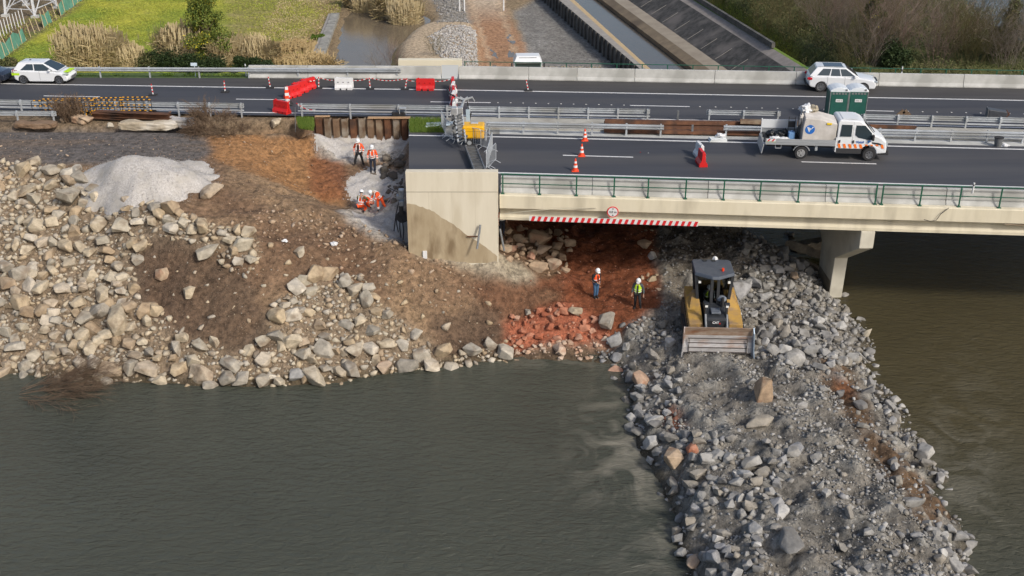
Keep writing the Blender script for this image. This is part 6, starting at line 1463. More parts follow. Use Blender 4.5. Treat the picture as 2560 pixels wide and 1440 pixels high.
# ------------------------------------------------------------------ people
skin_m = mat('skin', (.42,.25,.17), None, rough=.6)
hv_or = mat('hi_vis_orange', (.88,.10,.015), (.78,.085,.012), 6, .7); hv_ye = mat('hi_vis_yellow', (.50,.78,.02), (.42,.66,.02), 6, .7)
refl = mat('reflective_grey', (.75,.76,.74), None, rough=.5); navy = mat('navy_cloth', (.015,.02,.04), (.025,.03,.05), 6, .85); blackc = mat('black_cloth', (.012,.012,.014), (.022,.022,.025), 6, .9)
jeans = mat('denim', (.04,.10,.20), (.06,.14,.26), 8, .85); greyc = mat('grey_cloth', (.06,.075,.085), (.08,.095,.1), 6, .85); boots_b = mat('brown_boots', (.09,.06,.04)); helm = mat('white_helmet', (.80,.81,.82), None, rough=.35); hair_m = mat('dark_hair', (.03,.02,.015))
def skinned(name, chains, m, parent, lv=1):
    """chains: lists of (point, radius); joined where points coincide, grown by a Skin modifier"""
    vs = []; es = []; rs = []; key = {}
    for ch in chains:
        prev = None
        for p, r in ch:
            k = tuple(round(c, 3) for c in p)
            if k not in key: key[k] = len(vs); vs.append(tuple(p)); rs.append(r)
            i = key[k]
            if prev is not None and prev != i: es.append((prev, i))
            prev = i
    me = bpy.data.meshes.new(name); me.from_pydata(vs, es, []); o = bpy.data.objects.new(name, me); C.objects.link(o); o.parent = parent
    sk = o.modifiers.new('skin', 'SKIN'); sk.use_smooth_shade = True
    if not me.skin_vertices: 
        return o
    for i, v in enumerate(me.skin_vertices[0].data):
        r = rs[i]; v.radius = r if isinstance(r, tuple) else (r, r); v.use_root = (i == 0)
    sb = o.modifiers.new('sub', 'SUBSURF'); sb.levels = sb.render_levels = lv
    me.materials.append(m); return o
def person(loc, rz, label, top, legs, boot, pose=None, vest=None, stripes=True, lstripe=False, h=1.0, sleeves=None, vopen=None, group=None):
    e = empty('person', loc, rz, label, 'person', group); e.scale = (h,)*3
    J = dict(pel=(0,0,.95), sp=(0,.01,1.14), ch=(0,0,1.34), nk=(0,.01,1.50), hb=(0,-.02,1.60), ht=(0,-.025,1.72))
    for s, n in ((1,'l'),(-1,'r')):
        J['sh'+n]=(.19*s,0,1.42); J['el'+n]=(.27*s,.03,1.15); J['wr'+n]=(.28*s,-.06,.90); J['hp'+n]=(.10*s,0,.90); J['kn'+n]=(.12*s,-.02,.50); J['an'+n]=(.12*s,.02,.09); J['to'+n]=(.14*s,-.17,.045)
    if pose: J.update(pose)
    V = {k: Vector(v) for k, v in J.items()}
    body = [[(V['pel'],(.13,.10)),(V['sp'],(.125,.09)),(V['ch'],(.15,.10)),(V['nk'],.055),(V['hb'],(.075,.085)),(V['ht'],(.06,.07))]]
    for n in 'lr':
        hd = (V['wr'+n]-V['el'+n]).normalized(); side = hd.cross(Vector((0,1,0))).normalized() if abs(hd.y) < .9 else Vector((1,0,0)); palm = V['wr'+n]+hd*.075
        body.append([(V['ch'],(.15,.10)),(V['sh'+n],.058),(V['el'+n],.042),(V['wr'+n],.03),(palm,(.036,.022))])
        for q in range(4):
            off = side*(.027-.018*q); L_ = (.07,.08,.075,.06)[q]; b0 = palm+hd*.02+off
            body.append([(palm,(.036,.022)),(b0,.009),(b0+hd*L_*.55,.0085),(b0+hd*L_+Vector((0,-.02,0)),.007)])
        body.append([(palm,(.036,.022)),(V['wr'+n]+hd*.06-side*.045*(1 if n=='l' else -1),.010),(V['wr'+n]+hd*.11-side*.05*(1 if n=='l' else -1),.008)])
        body.append([(V['pel'],(.13,.10)),(V['hp'+n],.085),(V['kn'+n],.055),(V['an'+n],.04),(V['to'+n],.035)])
    skinned('body', body, skin_m, e)
    hdir = (V['ht']-V['hb']).normalized(); fwd = Vector((0,-1,0)); fwd = (fwd-hdir*fwd.dot(hdir)).normalized()
    if pose and 'face' in pose: fwd = Vector(pose['face']); fwd = (fwd-hdir*fwd.dot(hdir)).normalized()
    sd_ = hdir.cross(fwd)
    fc = V['hb']+hdir*.035
    mb = MB(); mb.tube([fc+fwd*.082+hdir*.02, fc+fwd*.108-hdir*.012], [.008,.015], 6); mb.build('nose', skin_m, e)
    for s in (-1, 1): MB().tube([fc+sd_*.03*s+fwd*.082+hdir*.025, fc+sd_*.03*s+fwd*.090+hdir*.025], .010, 6).build('eye', blackc, e)
    # helmet
    hm = Matrix.Translation(V['hb']+hdir*.075) @ Matrix((sd_, -fwd, hdir)).transposed().to_4x4()
    prof = [(.128,.0),(.13,.02),(.122,.07),(.10,.115),(.06,.145),(.0,.155)]
    mb = MB(); mb.lathe([(.14,-.008)]+prof[:-1]+[(.005,.155)], 18, hm); mb.add([(-.09,-.12,0),(.09,-.12,0),(.06,-.19,-.012),(-.06,-.19,-.012),(-.09,-.12,-.012),(.09,-.12,-.012)], [(0,1,2,3),(4,5,2,3)], hm); mb.build('helmet', helm, e, smooth=True)
    MB().lathe([(.098,-.05),(.108,.0)], 14, hm @ T(0,.02,0)).build('hair', hair_m, e, smooth=True)
    # trousers, boots
    ch = []
    for n in 'lr': ch.append([(V['pel']+Vector((0,0,.02)),(.155,.12)),(V['hp'+n],.105),(V['kn'+n],.078),(V['an'+n]+(V['kn'+n]-V['an'+n])*.12,.066)])
    skinned('trousers', ch, legs, e)
    for n in 'lr': skinned('boot', [[(V['an'+n]+(V['kn'+n]-V['an'+n])*.22,.062),(V['an'+n],.055),((V['an'+n]+V['to'+n])/2+Vector((0,0,-.01)),.055),(V['to'+n],.045)]], boot, e)
    # jacket with sleeves
    sl = sleeves or top
    skinned('jacket', [[(V['pel']+(V['sp']-V['pel'])*.0,(.17,.135)),(V['sp'],(.165,.13)),(V['ch'],(.175,.13)),(V['nk']-(V['nk']-V['ch'])*.35,(.085,.08))]]+([[(V['ch'],(.175,.13)),(V['sh'+n],.082),(V['el'+n],.065),(V['wr'+n]-(V['wr'+n]-V['el'+n])*.08,.052)] for n in 'lr'] if sl is top else []), top, e)
    if sl is not top:
        for n in 'lr': skinned('sleeve', [[(V['sh'+n].lerp(V['ch'], .2),.085),(V['sh'+n],.083),(V['el'+n],.062),(V['wr'+n]-(V['wr'+n]-V['el'+n])*.08,.05)]], sl, e)
    up = (V['ch']-V['pel']).normalized(); f2 = (fwd-up*fwd.dot(up)).normalized(); s2 = up.cross(f2)
    def ring(c, a, b, hh, nm, m, arc=(0, 2*math.pi), tilt=0):
        mb = MB(); n = 20; vs = []
        for i in range(n+1):
            t = arc[0]+(arc[1]-arc[0])*i/n; d = s2*math.cos(t)*a+f2*math.sin(t)*b
            vs += [c+d-up*hh/2, c+d+up*hh/2, c+d*.93+up*hh/2, c+d*.93-up*hh/2]
        fs = [(i*4+j, i*4+(j+1)%4, (i+1)*4+(j+1)%4, (i+1)*4+j) for i in range(n) for j in range(4)]
        return mb.add(vs, fs).build(nm, m, e)
    if stripes:
        for t in (.12, .42): c = V['pel'].lerp(V['ch'], t); ring(c, .182, .150, .05, 'reflective_stripe', refl)
        for s in (-1, 1):
            mb = MB(); pts = [V['pel'].lerp(V['ch'], .45)+s2*.09*s+f2*.152, V['ch']+s2*.10*s+f2*.142, V['ch']+s2*.10*s+up*.10+f2*.06, V['ch']+s2*.10*s+up*.09-f2*.07, V['ch']+s2*.09*s-f2*.14, V['pel'].lerp(V['ch'], .45)+s2*.09*s-f2*.15]
            for a, b in zip(pts[:-1], pts[1:]): mb.bar(a, b, .045, .012) if False else mb.tube([a, b], .022, 5)
            mb.build('reflective_stripe', refl, e)
        if sl is top:
            for n in 'lr':
                for t in (.25, .7):
                    a = V['el'+n].lerp(V['wr'+n], t); d = (V['wr'+n]-V['el'+n]).normalized(); MB().tube([a-d*.022, a+d*.022], .067, 10).build('cuff_stripe', refl, e)
    if lstripe:
        for n in 'lr':
            for t in (.45, .65): a = V['kn'+n].lerp(V['an'+n], t); d = (V['an'+n]-V['kn'+n]).normalized(); MB().tube([a-d*.025, a+d*.025], .084, 10).build('leg_stripe', refl, e)
    if vopen:
        mb = MB(); a = V['pel'].lerp(V['ch'], .02)+f2*.155; b = V['ch']+f2*.145+up*.08; mb.bar(a, b, .10, .02); mb.build('shirt_front', vopen, e)
    if vest:
        for s in (-1, 1):
            mb = MB(); ang0 = (R(-95), R(72)) if s == 1 else (R(108), R(275))
            vs = []; lv = [(0.0,.185,.150),(.35,.182,.150),(.75,.19,.150),(1.0,.192,.140),(1.28,.11,.10)]
            for t, a, b in lv:
                c = V['pel'].lerp(V['ch'], t)
                for i in range(11): an = ang0[0]+(ang0[1]-ang0[0])*i/10; vs.append(c+s2*math.cos(an)*a+f2*math.sin(an)*b)
            fs = [(k*11+i, k*11+i+1, (k+1)*11+i+1, (k+1)*11+i) for k in range(4) for i in range(10)]
            o = mb.add(vs, fs).build('vest_half', vest, e, smooth=True); o.modifiers.new('th', 'SOLIDIFY').thickness = .012
            for t in (.2, .5):
                mb = MB(); c = V['pel'].lerp(V['ch'], t); pts = [c+s2*math.cos(ang0[0]+(ang0[1]-ang0[0])*i/8)*.198+f2*math.sin(ang0[0]+(ang0[1]-ang0[0])*i/8)*.165 for i in range(9)]
                mb.tube(pts, .018, 4).build('vest_stripe', refl, e)
    return e
gA = at_ground(899,417); person(gA, R(-6), 'worker in orange jacket, black trousers and brown boots, legs apart, left of the standing pair', hv_or, blackc, boots_b,
    pose=dict(hpl=(.1,0,.88), knl=(.2,-.04,.48), anl=(.26,.0,.09), tol=(.31,-.17,.045), hpr=(-.1,0,.88), knr=(-.22,-.06,.48), anr=(-.30,0,.09), tor=(-.36,-.16,.045), elr=(-.30,.06,1.16), wrr=(-.26,-.08,.92), ell=(.30,.05,1.16), wrl=(.27,-.1,.93), hb=(0,-.05,1.59), ht=(0,-.09,1.70)), vopen=blackc)
gB = at_ground(933,433); person(gB, R(4), 'worker in closed orange jacket and navy trousers, arms down, right of the standing pair', hv_or, navy, blackc, pose=dict(hb=(0,-.05,1.59), ht=(0,-.09,1.70)))
gC = at_ground(903,527); person(gC+Vector((0,0,-.05)), R(168), 'worker crouching with his back to the camera in an orange vest', hv_or, hv_or, blackc, sleeves=mat('olive_sleeve',(.20,.22,.09),(.26,.28,.12),5,.8),
    pose=dict(pel=(0,.05,.42), sp=(0,-.02,.62), ch=(0,-.10,.80), nk=(0,-.14,.95), hb=(0,-.2,1.04), ht=(0,-.25,1.15), shl=(.19,-.12,.87), ell=(.26,-.3,.62), wrl=(.2,-.52,.55), shr=(-.19,-.12,.87), elr=(-.3,-.3,.64), wrr=(-.22,-.52,.6), hpl=(.1,.03,.40), knl=(.2,-.36,.42), anl=(.2,-.1,.09), tol=(.2,-.3,.05), hpr=(-.1,.03,.4), knr=(-.2,-.3,.12), anr=(-.18,.12,.09), tor=(-.18,.22,.03)))
gD = at_ground(950,530); person(gD, R(-8), 'worker bending forward in an all orange suit with white leg bands', hv_or, hv_or, blackc, lstripe=True,
    pose=dict(pel=(0,.08,.86), sp=(-.08,-.0,1.02), ch=(-.2,-.10,1.17), nk=(-.30,-.18,1.24), hb=(-.37,-.24,1.26), ht=(-.44,-.32,1.30), face=(-.4,-.5,-.8), shl=(-.05,-.14,1.22), ell=(-.08,-.3,.98), wrl=(-.24,-.42,.80), shr=(-.32,-.02,1.10), elr=(-.42,-.1,.86), wrr=(-.46,-.28,.70), hpl=(.09,.06,.82), knl=(.24,.0,.48), anl=(.44,.06,.12), tol=(.50,-.1,.06), hpr=(-.1,.06,.82), knr=(-.10,-.02,.46), anr=(-.10,.04,.09), tor=(-.13,-.14,.045)))
gE = at_ground(921,520); person(gE+Vector((0,.25,-.1)), R(-70), 'worker in white helmet leaning low behind the crouching man, only orange sleeve showing', hv_or, hv_or, blackc,
    pose=dict(pel=(0,.15,.40), sp=(0,.0,.55), ch=(0,-.15,.66), nk=(0,-.27,.72), hb=(0,-.35,.76), ht=(0,-.44,.82), shl=(.19,-.18,.68), ell=(.26,-.34,.5), wrl=(.2,-.5,.34), shr=(-.19,-.18,.68), elr=(-.3,-.3,.5), wrr=(-.22,-.48,.34), hpl=(.1,.13,.38), knl=(.2,-.2,.40), anl=(.2,.06,.09), tol=(.2,-.12,.05), hpr=(-.1,.13,.38), knr=(-.2,-.1,.12), anr=(-.18,.26,.09), tor=(-.18,.36,.03)))
gF = at_ground(1489,746); person(gF, R(35), 'man in dark jacket, blue jeans and orange vest, hands joined, standing on the red earth', blackc, jeans, blackc, vest=hv_or, stripes=False,
    pose=dict(ell=(.25,.02,1.14), wrl=(.08,-.18,1.02), elr=(-.25,.02,1.14), wrr=(-.06,-.20,1.0), hb=(0,-.06,1.59), ht=(0,-.11,1.69), knl=(.09,-.02,.5), anl=(.08,.02,.09), tol=(.1,-.17,.045), knr=(-.08,-.02,.5), anr=(-.06,.04,.09), tor=(-.08,-.15,.045)))
gG = at_ground(1592,772); person(gG, R(-14), 'man in yellow vest and black trousers stepping on the red earth', greyc, blackc, blackc, vest=hv_ye, stripes=False,
    pose=dict(hb=(.02,-.06,1.59), ht=(.03,-.11,1.69), knl=(.17,-.22,.52), anl=(.20,-.06,.14), tol=(.24,-.24,.10), knr=(-.1,-.03,.5), anr=(-.11,.04,.09), ell=(.29,.04,1.15), wrl=(.32,-.06,.9)))
gI = P(1254,612,-3.3); person(gI+Vector((0,1.2,0)), R(40), 'worker in orange half hidden behind the right corner of the abutment', hv_or, navy, blackc)
# ------------------------------------------------------------------ vehicles
RX90 = Matrix.Rotation(R(90), 4, 'X')
def wheel(par, x, y, r, w, rim_m=alloy, spokes=5, rr=.66, dual=False):
    t = MB().lathe([(r*.62,-w/2),(r*.93,-w/2),(r,-w*.36),(r,w*.36),(r*.93,w/2),(r*.62,w/2)], 28, T(x,y,r) @ RX90).build('wheel', black_rubber, par)
    mb = MB(); mb.lathe([(r*rr*.90,-w*.50),(r*rr,-w*.52),(r*rr,w*.52),(r*rr*.90,w*.50)], 26, T(x,y,r) @ RX90); s = -1 if y < 0 else 1
    for i in range(spokes):
        a = 2*math.pi*i/spokes
        for d in (-.16, .16):
            mb.bar((x+math.cos(a+d*.4)*r*.1, y+s*w*.47, r+math.sin(a+d*.4)*r*.1), (x+math.cos(a+d)*r*rr*.93, y+s*w*.49, r+math.sin(a+d)*r*rr*.93), r*.07)
    mb.lathe([(0,-.01),(r*.14,-.01),(r*.14,.01),(0,.01)], 12, T(x, y+s*w*.5, r) @ RX90); mb.build('rim', rim_m, t)
    MB().lathe([(0,-w*.40),(r*rr*.9,-w*.40),(r*rr*.9,w*.40),(0,w*.40)], 20, T(x,y,r) @ RX90).build('hub', black_metal, t)
    return t
def car_body(outline, W, m, par, taper=.0, bevel=.06):
    """side outline with wheel arches, extruded over the width; flanks pulled in above the shoulder"""
    n = len(outline); vs = []; k = 7
    for j in range(k):
        t = -1+2*j/(k-1); 
        for x, z in outline:
            pinch = (1-.06*max(0, (abs(t)-.3))**2*(1 if 0 < x else 1))
            xx = x*(1-.05*abs(t)**3*(1 if abs(x) > 1.2 else 0)); vs.append((xx, t*W/2, z-(.05*abs(t)**3 if z > .75 else 0)))
    fs = [tuple(range(n-1,-1,-1)), tuple((k-1)*n+i for i in range(n))]
    fs += [(j*n+i, j*n+(i+1)%n, (j+1)*n+(i+1)%n, (j+1)*n+i) for j in range(k-1) for i in range(n)]
    mb = MB(); mb.add(vs, fs); return mb.build('body', m, par, bevel=bevel)
def arch(cx, r, z0, n=9): return [(cx+math.cos(math.pi*(1-i/(n-1)))*r, z0+max(0, math.sin(math.pi*i/(n-1)))*r*1.02) for i in range(n)]
def greenhouse(par, bel, roof, Wb, Wr, m, glass, side_splits, panes=True, roofm=None):
    """bel, roof: (x0,x1,z) rear to front at belt and roof; tilted sides with dark panes set 5 mm proud"""
    (a0,a1,az), (b0,b1,bz_) = bel, roof; mb = MB(); N = 6; vs = []
    def sec(t):  # t 0..1 along height
        e_ = t**1.15
        return a0+(b0-a0)*t, a1+(b1-a1)*t, Wb/2+(Wr/2-Wb/2)*e_, az+(bz_-az)*t
    for i in range(N+1):
        x0, x1, hw, z = sec(i/N); vs += [(x0,-hw,z),(x1,-hw*.96,z),(x1,hw*.96,z),(x0,hw,z)]
    fs = [(i*4+j, i*4+(j+1)%4, (i+1)*4+(j+1)%4, (i+1)*4+j) for i in range(N) for j in range(4)]
    mb.add(vs, fs); zt = bz_; mb.add([(b0,-Wr/2,zt),(b1,-Wr/2*.96,zt),(b1,Wr/2*.96,zt),(b0,Wr/2,zt),((b0*.8+b1*.2),-Wr*.3,zt+.05),((b0*.2+b1*.8),-Wr*.3,zt+.05),((b0*.2+b1*.8),Wr*.3,zt+.05),((b0*.8+b1*.2),Wr*.3,zt+.05)], [(0,1,5,4),(1,2,6,5),(2,3,7,6),(3,0,4,7),(4,5,6,7)])
    mb.build('cabin', m, par, bevel=.03)
    for s in (-1, 1):
        for u0, u1, t0, t1, v0, v1 in side_splits:   # u: along, lower then upper
            def pt(u, t):
                x0, x1, hw, z = sec(t); return (x0+(x1-x0)*u, s*(hw*(1-.04*u)+.006), z)
            mb = MB(); mb.add([pt(u0,t0), pt(u1,t0), pt(v1,t1), pt(v0,t1)], [(0,1,2,3)]); mb.build('side_window', glass, par)
    def fr(front, t0, t1, k):
        p = []
        for t, s in ((t0,-1),(t0,1),(t1,1),(t1,-1)):
            x0, x1, hw, z = sec(t); x = (x1+.008) if front else (x0-.008); p.append((x, s*hw*k, z+.006))
        return p
    MB().add(fr(True,.06,.93,.88), [(0,1,2,3)]).build('windscreen', glass, par); MB().add(fr(False,.12,.86,.84), [(0,1,2,3)]).build('rear_window', glass, par)
gl_side = mat('side_glass', (.03,.045,.055), None, rough=.08, spec=.8)
# white SUV
pS = P(2099,223,0); ysu = road_yaw(FL, 2100)-R(3.5)
e = empty('parked_car', pS, ysu, 'white SUV with dark panoramic roof parked beside the far barrier at right', 'car')
out = [(-2.30,.42),(-2.34,.70),(-2.28,1.02),(-2.1,1.10),(-1.0,1.12),(.9,1.08),(1.5,1.03),(2.05,.94),(2.28,.80),(2.32,.55),(2.25,.33)]+[(p[0],p[1]) for p in reversed(arch(1.42,.41,.30))]+[(.9,.27),(-.9,.27)]+[(p[0],p[1]) for p in reversed(arch(-1.42,.41,.30))]+[(-2.1,.32)]
car_body(out, 1.88, car_white, e)
greenhouse(e, (-2.22,1.05,1.06), (-1.75,.18,1.64), 1.78, 1.36, car_white, gl_side, [(.14,.40,.12,.86,.22,.47),(.425,.64,.10,.86,.49,.73),(.66,.95,.10,.86,.75,.93)])
MB().box((-1.3,-.52,1.675),(-.02,.52,1.70)).build('roof_glass', mat('roof_glass',(.03,.05,.08),None,rough=.12), e, bevel=.02)
for x in (-1.42, 1.42):
    for s in (-1, 1): wheel(e, x, s*.83, .375, .25, spokes=7)
for s in (-1, 1):
    MB().box((-2.36,s*.86-.12,.82),(-2.02,s*.86+.09,.98)).build('tail_light', mat('tail_red',(.45,.01,.02),None,rough=.2), e, bevel=.04)
    MB().box((2.05,s*.80-.13,.72),(2.31,s*.80+.10,.84)).build('headlight', mat('head_glass',(.35,.38,.40),None,rough=.1), e, bevel=.03)
    MB().cbox((.78,s*1.02,1.13),(.16,.22,.15)).build('mirror', car_white, e, bevel=.04)
    MB().bar((-1.7,s*.62,1.67),(.05,s*.62,1.69),.04).build('roof_rail', galv, e)
MB().box((2.22,-.45,.55),(2.35,.45,.84)).build('grille', black_metal, e, bevel=.02); MB().box((-.95,-.945,.28),(.95,.945,.36)).build('sill', black_rubber, e)
for x in (-1.02,.12): MB().box((x,-.948,.40),(x+.012,.948,1.05)).build('door_gap', grey_plastic, e)
MB().box((-2.38,-.80,.34),(-2.2,.80,.50)).build('bumper', black_rubber, e, bevel=.02)
# white hatchback
pH = P(117,203,0)
e = empty('parked_car', pH, road_yaw(FL, 117)+R(1.5), 'white hatchback with yellow and striped markings stopped by the guardrail at the far left', 'car')
out = [(-1.92,.35),(-1.98,.62),(-1.92,.98),(-1.6,1.02),(-.6,.96),(.75,.93),(1.35,.86),(1.78,.72),(1.98,.55),(1.98,.34),(1.88,.22)]+list(reversed(arch(1.26,.36,.24)))+[(.8,.19),(-.8,.19)]+list(reversed(arch(-1.26,.36,.24)))+[(-1.75,.24)]
car_body(out, 1.72, car_white, e)
greenhouse(e, (-1.92,1.28,.90), (-1.5,.18,1.46), 1.64, 1.28, car_white, gl_side, [(.16,.47,.12,.84,.34,.56),(.49,.90,.06,.84,.585,.93)])
MB().box((-1.99,-.84,.80),(-1.6,.84,.98)).build('striped_marking', mat('dark_plum',(.22,.03,.05)), e, bevel=.02); MB().box((-1.995,-.868,.62),(-1.45,.868,.78)).build('yellow_marking', hv_ye if 'hv_ye' in globals() else yellow_black, e); MB().box((1.55,-.55,.80),(1.9,.55,.835)).build('yellow_marking', hv_ye, e)
for i in range(3): MB().box((-1.97+.12*i,-.872,.81),(-1.92+.12*i,.872,.97)).build('white_band', white_plastic, e)
for x in (-1.26, 1.26):
    for s in (-1, 1): wheel(e, x, s*.76, .33, .21, spokes=5)
for s in (-1, 1):
    MB().cbox((.72,s*.94,1.0),(.16,.2,.13)).build('mirror', car_white, e, bevel=.04); MB().box((1.55,s*.72-.14,.63),(1.92,s*.72+.09,.73)).build('headlight', MATS['head_glass'], e, bevel=.02)
MB().cbox((-.9,0,1.52),(.12,.08,.05)).build('aerial', black_metal, e); MB().box((1.9,-.4,.3),(2.0,.4,.5)).build('grille', grey_plastic, e)
MB().box((-.05,-.866,.3),(-.038,.866,.92)).build('door_gap', grey_plastic, e)
# dark car at the left edge
e = empty('parked_car', P(-34,203,0), road_yaw(FL, 0), 'dark car behind the white hatchback, only its nose in the photo at the left edge', 'car')
dk = mat('dark_car_paint', (.02,.025,.04), None, rough=.25, coat=.8)
car_body([(-1.9,.35),(-1.95,.9),(-1.0,.95),(.7,.93),(1.5,.82),(1.85,.66),(1.88,.3)]+list(reversed(arch(1.2,.36,.24)))+[(.8,.2),(-.8,.2)]+list(reversed(arch(-1.2,.36,.24))), 1.72, dk, e)
greenhouse(e, (-1.7,.9,.9), (-1.2,.1,1.42), 1.6, 1.2, dk, gl_side, [(.1,.9,.1,.84,.2,.9)])
for x in (-1.2, 1.2):
    for s in (-1, 1): wheel(e, x, s*.76, .33, .21)
thing1(MB().box((-.5,-.15,0),(.45,.15,.5)), 'road_block', mat('grey_block',(.28,.31,.33),(.35,.38,.4),3,.8), P(40,199,0), 'grey tapering block on the verge between the two left cars', 'block', bevel=.12)
# flatbed service truck
TX0 = 1904; pT = P(2052,386,0); yt = road_yaw(UL, 2050)-R(.5)
e = empty('flatbed_truck', pT, yt, 'white crew cab flatbed truck with a canvas box and orange stripes on the near road', 'truck')
wt = mat('white_truck_paint', (.68,.70,.72), (.73,.75,.77), 2, .35); tb = mat('truck_black', (.03,.03,.033), None, rough=.7); alu = mat('aluminium_side', (.38,.40,.42), (.48,.50,.52), 3, .5, .5, stretch=(.3,1,4))
Wt = 2.0; ox = -3.45       # local x of the rear end
fx, rx = ox+5.92, ox+2.16
# cab shell outline
cab = [(ox+4.05,.50),(ox+4.05,2.22),(ox+4.15,2.32),(ox+5.25,2.30),(ox+5.5,2.2),(ox+6.12,1.52),(ox+6.55,1.36),(ox+6.84,1.12),(ox+6.90,.80),(ox+6.90,.50)]+list(reversed(arch(fx,.46,.44)))
k = 9; vs = []; n = len(cab)
for j in range(k):
    t = -1+2*j/(k-1)
    for x, z in cab: vs.append((x-(.10*abs(t)**4 if x > ox+5.4 else 0), t*Wt/2*(1-.09*max(0, z-1.3)*(abs(t) > .9)), z-.03*abs(t)**4*(z > 2.1)))
mb = MB(); mb.add(vs, [tuple(range(n-1,-1,-1)), tuple((k-1)*n+i for i in range(n))]+[(j*n+i, j*n+(i+1)%n, (j+1)*n+(i+1)%n, (j+1)*n+i) for j in range(k-1) for i in range(n)])
mb.build('cab', wt, e, bevel=.05)
def flank(pts, name, m, s=-1, off=.006):
    vs = [(ox+x, s*(Wt/2*(1-.09*max(0, z-1.3))+off), z) for x, z in pts]; return MB().add(vs, [tuple(range(len(vs)))]).build(name, m, e)
for s in (-1, 1):
    flank([(4.20,1.40),(4.82,1.40),(4.82,2.06),(4.24,2.06)], 'side_window', gl_side, s); flank([(5.02,1.50),(5.20,1.36),(5.75,1.24),(5.98,1.24),(5.92,1.62),(5.52,2.04),(5.02,2.04)], 'side_window', gl_side, s)
    flank([(4.06,.40),(6.88,.40),(6.88,.60),(6.42,.62),(6.2,.9),(5.7,.92),(5.45,.62),(4.06,.66)] if False else [(4.06,.42),(5.44,.42),(5.46,.72),(4.06,.72)], 'lower_panel', tb, s, .008)
    flank([(5.98,1.12),(6.35,1.08),(6.62,.98),(6.60,.92),(6.0,1.04)], 'trim', tb, s, .007)
    for i in range(9):
        x = 4.10+i*.295
        zt, zb = (.98,.74) if x < 5.4 else (.98, .90 if x < 6.2 else .76); 
        flank([(x+.08,zb),(x+.22,zb),(x+.14,zt),(x,zt)], 'orange_stripe', mat('stripe_orange',(.85,.18,.01)), s, .010)
    flank([(4.14,1.02),(4.24,1.02),(4.24,1.20),(4.14,1.20)], 'door_handle', tb, s, .02); flank([(4.90,1.02),(5.0,1.02),(5.0,1.20),(4.90,1.20)], 'door_handle', tb, s, .02)
    flank([(4.885,.74),(4.895,.74),(4.895,2.2),(4.885,2.2)], 'door_gap', grey_plastic, s, .007)
    MB().box((ox+5.46,s*Wt/2-.02,.42),(ox+6.38,s*Wt/2+.012,.5)).build('arch_trim', tb, e) if False else None
    wheel(e, fx, s*.86, .37, .24, rim_m=alloy, spokes=6, rr=.56); wheel(e, rx, s*.84, .37, .30, rim_m=mat('steel_rim',(.50,.50,.50),None,rough=.45,metal=.4), spokes=6, rr=.60)
    MB().tube([(rx+math.cos(a)*.47, s*.98, .37+math.sin(a)*.46) for a in [math.pi*i/10 for i in range(1,10)]], .03, 6).build('mudguard', alu, e)
    MB().cbox((ox+5.98,s*1.16,1.42),(.12,.2,.34)).build('mirror', tb, e, bevel=.03)
MB().box((ox+6.40,-.96,.36),(ox+6.98,.96,.66)).build('bumper', tb, e, bevel=.05)
ws = [(ox+6.10,-.82,1.58),(ox+6.10,.82,1.58),(ox+5.53,.80,2.19),(ox+5.53,-.80,2.19)]; ws = [(x+.03,y,z+.012) for x,y,z in ws]; MB().add(ws, [(0,1,2,3)]).build('windscreen', gl_side, e)
for s in (-1,1): MB().box((ox+6.62,s*.82-.1,.86),(ox+6.88,s*.82+.12,1.04)).build('headlight', MATS['head_glass'], e, bevel=.03)
MB().bar((ox+6.14,-.6,1.60),(ox+5.9,-.1,1.86),.03).build('wiper', tb, e)
MB().box((ox+4.3,-.7,2.325),(ox+5.1,.7,2.345)).build('roof_panel', wt, e, bevel=.008); text_mesh('Vialsil', .19, mat('logo_blue',(.02,.12,.40)), parent=e, loc=(ox+5.32,-Wt/2-.012,1.10), ext=.002, bold=.004)
MB().add([(ox+5.72,-Wt/2-.012,1.20),(ox+5.98,-Wt/2-.012,1.19),(ox+5.76,-Wt/2-.012,1.06)], [(0,1,2)]).build('logo_mark', mat('logo_light_blue',(.03,.22,.6)), e)
# bed
MB().box((ox+.15,-1.02,.86),(ox+3.98,1.02,.94)).build('bed_floor', tb, e); MB().box((ox+.3,-.42,.55),(ox+4.3,.42,.82)).build('chassis', tb, e)
MB().box((ox+.12,-1.06,.84),(ox+3.98,-1.02,1.18)).box((ox+.12,-1.075,1.0),(ox+3.98,-1.061,1.03)).build('dropside', alu, e); MB().box((ox+.12,1.02,.84),(ox+3.98,1.06,1.26)).build('dropside', alu, e)
MB().box((ox+3.99,-1.04,.5),(ox+4.04,1.04,1.3)).build('headboard', wt, e)
o = MB().box((ox+.02,-1.04,.30),(ox+.07,1.04,.86), T(ox,0,.86) @ Matrix.Rotation(R(9),4,'Y') @ T(-ox,0,-.86)).build('tailgate', alu, e); MB().bar((ox+.1,1.02,.86),(ox+.1,1.02,1.75),.06).build('corner_post', wt, e)
MB().box((ox+.08,.98,1.2),(ox+2.1,1.03,1.7)).build('back_panel', wt, e)
MB().box((ox+.18,-1.066,1.02),(ox+.68,-1.062,1.17)).build('rear_marking', white_plastic, e)
mb = MB()
for i in range(2): x = ox+.2+i*.24; mb.add([(x,-1.069,1.03),(x+.1,-1.069,1.03),(x+.2,-1.069,1.16),(x+.1,-1.069,1.16)], [(0,1,2,3)])
mb.build('red_band', MATS['stripe_red'], e); MB().box((ox+.16,-1.07,.985),(ox+.7,-1.066,1.015)).build('yellow_strip', hv_ye, e)
mb = MB(); mb.bar((ox+.7,-.98,.84),(ox+.7,-.98,.62),.03); mb.bar((ox+1.02,-.98,.84),(ox+1.02,-.98,.62),.03); mb.bar((ox+.7,-.98,.62),(ox+1.02,-.98,.62),.04); mb.build('step', alu, e)
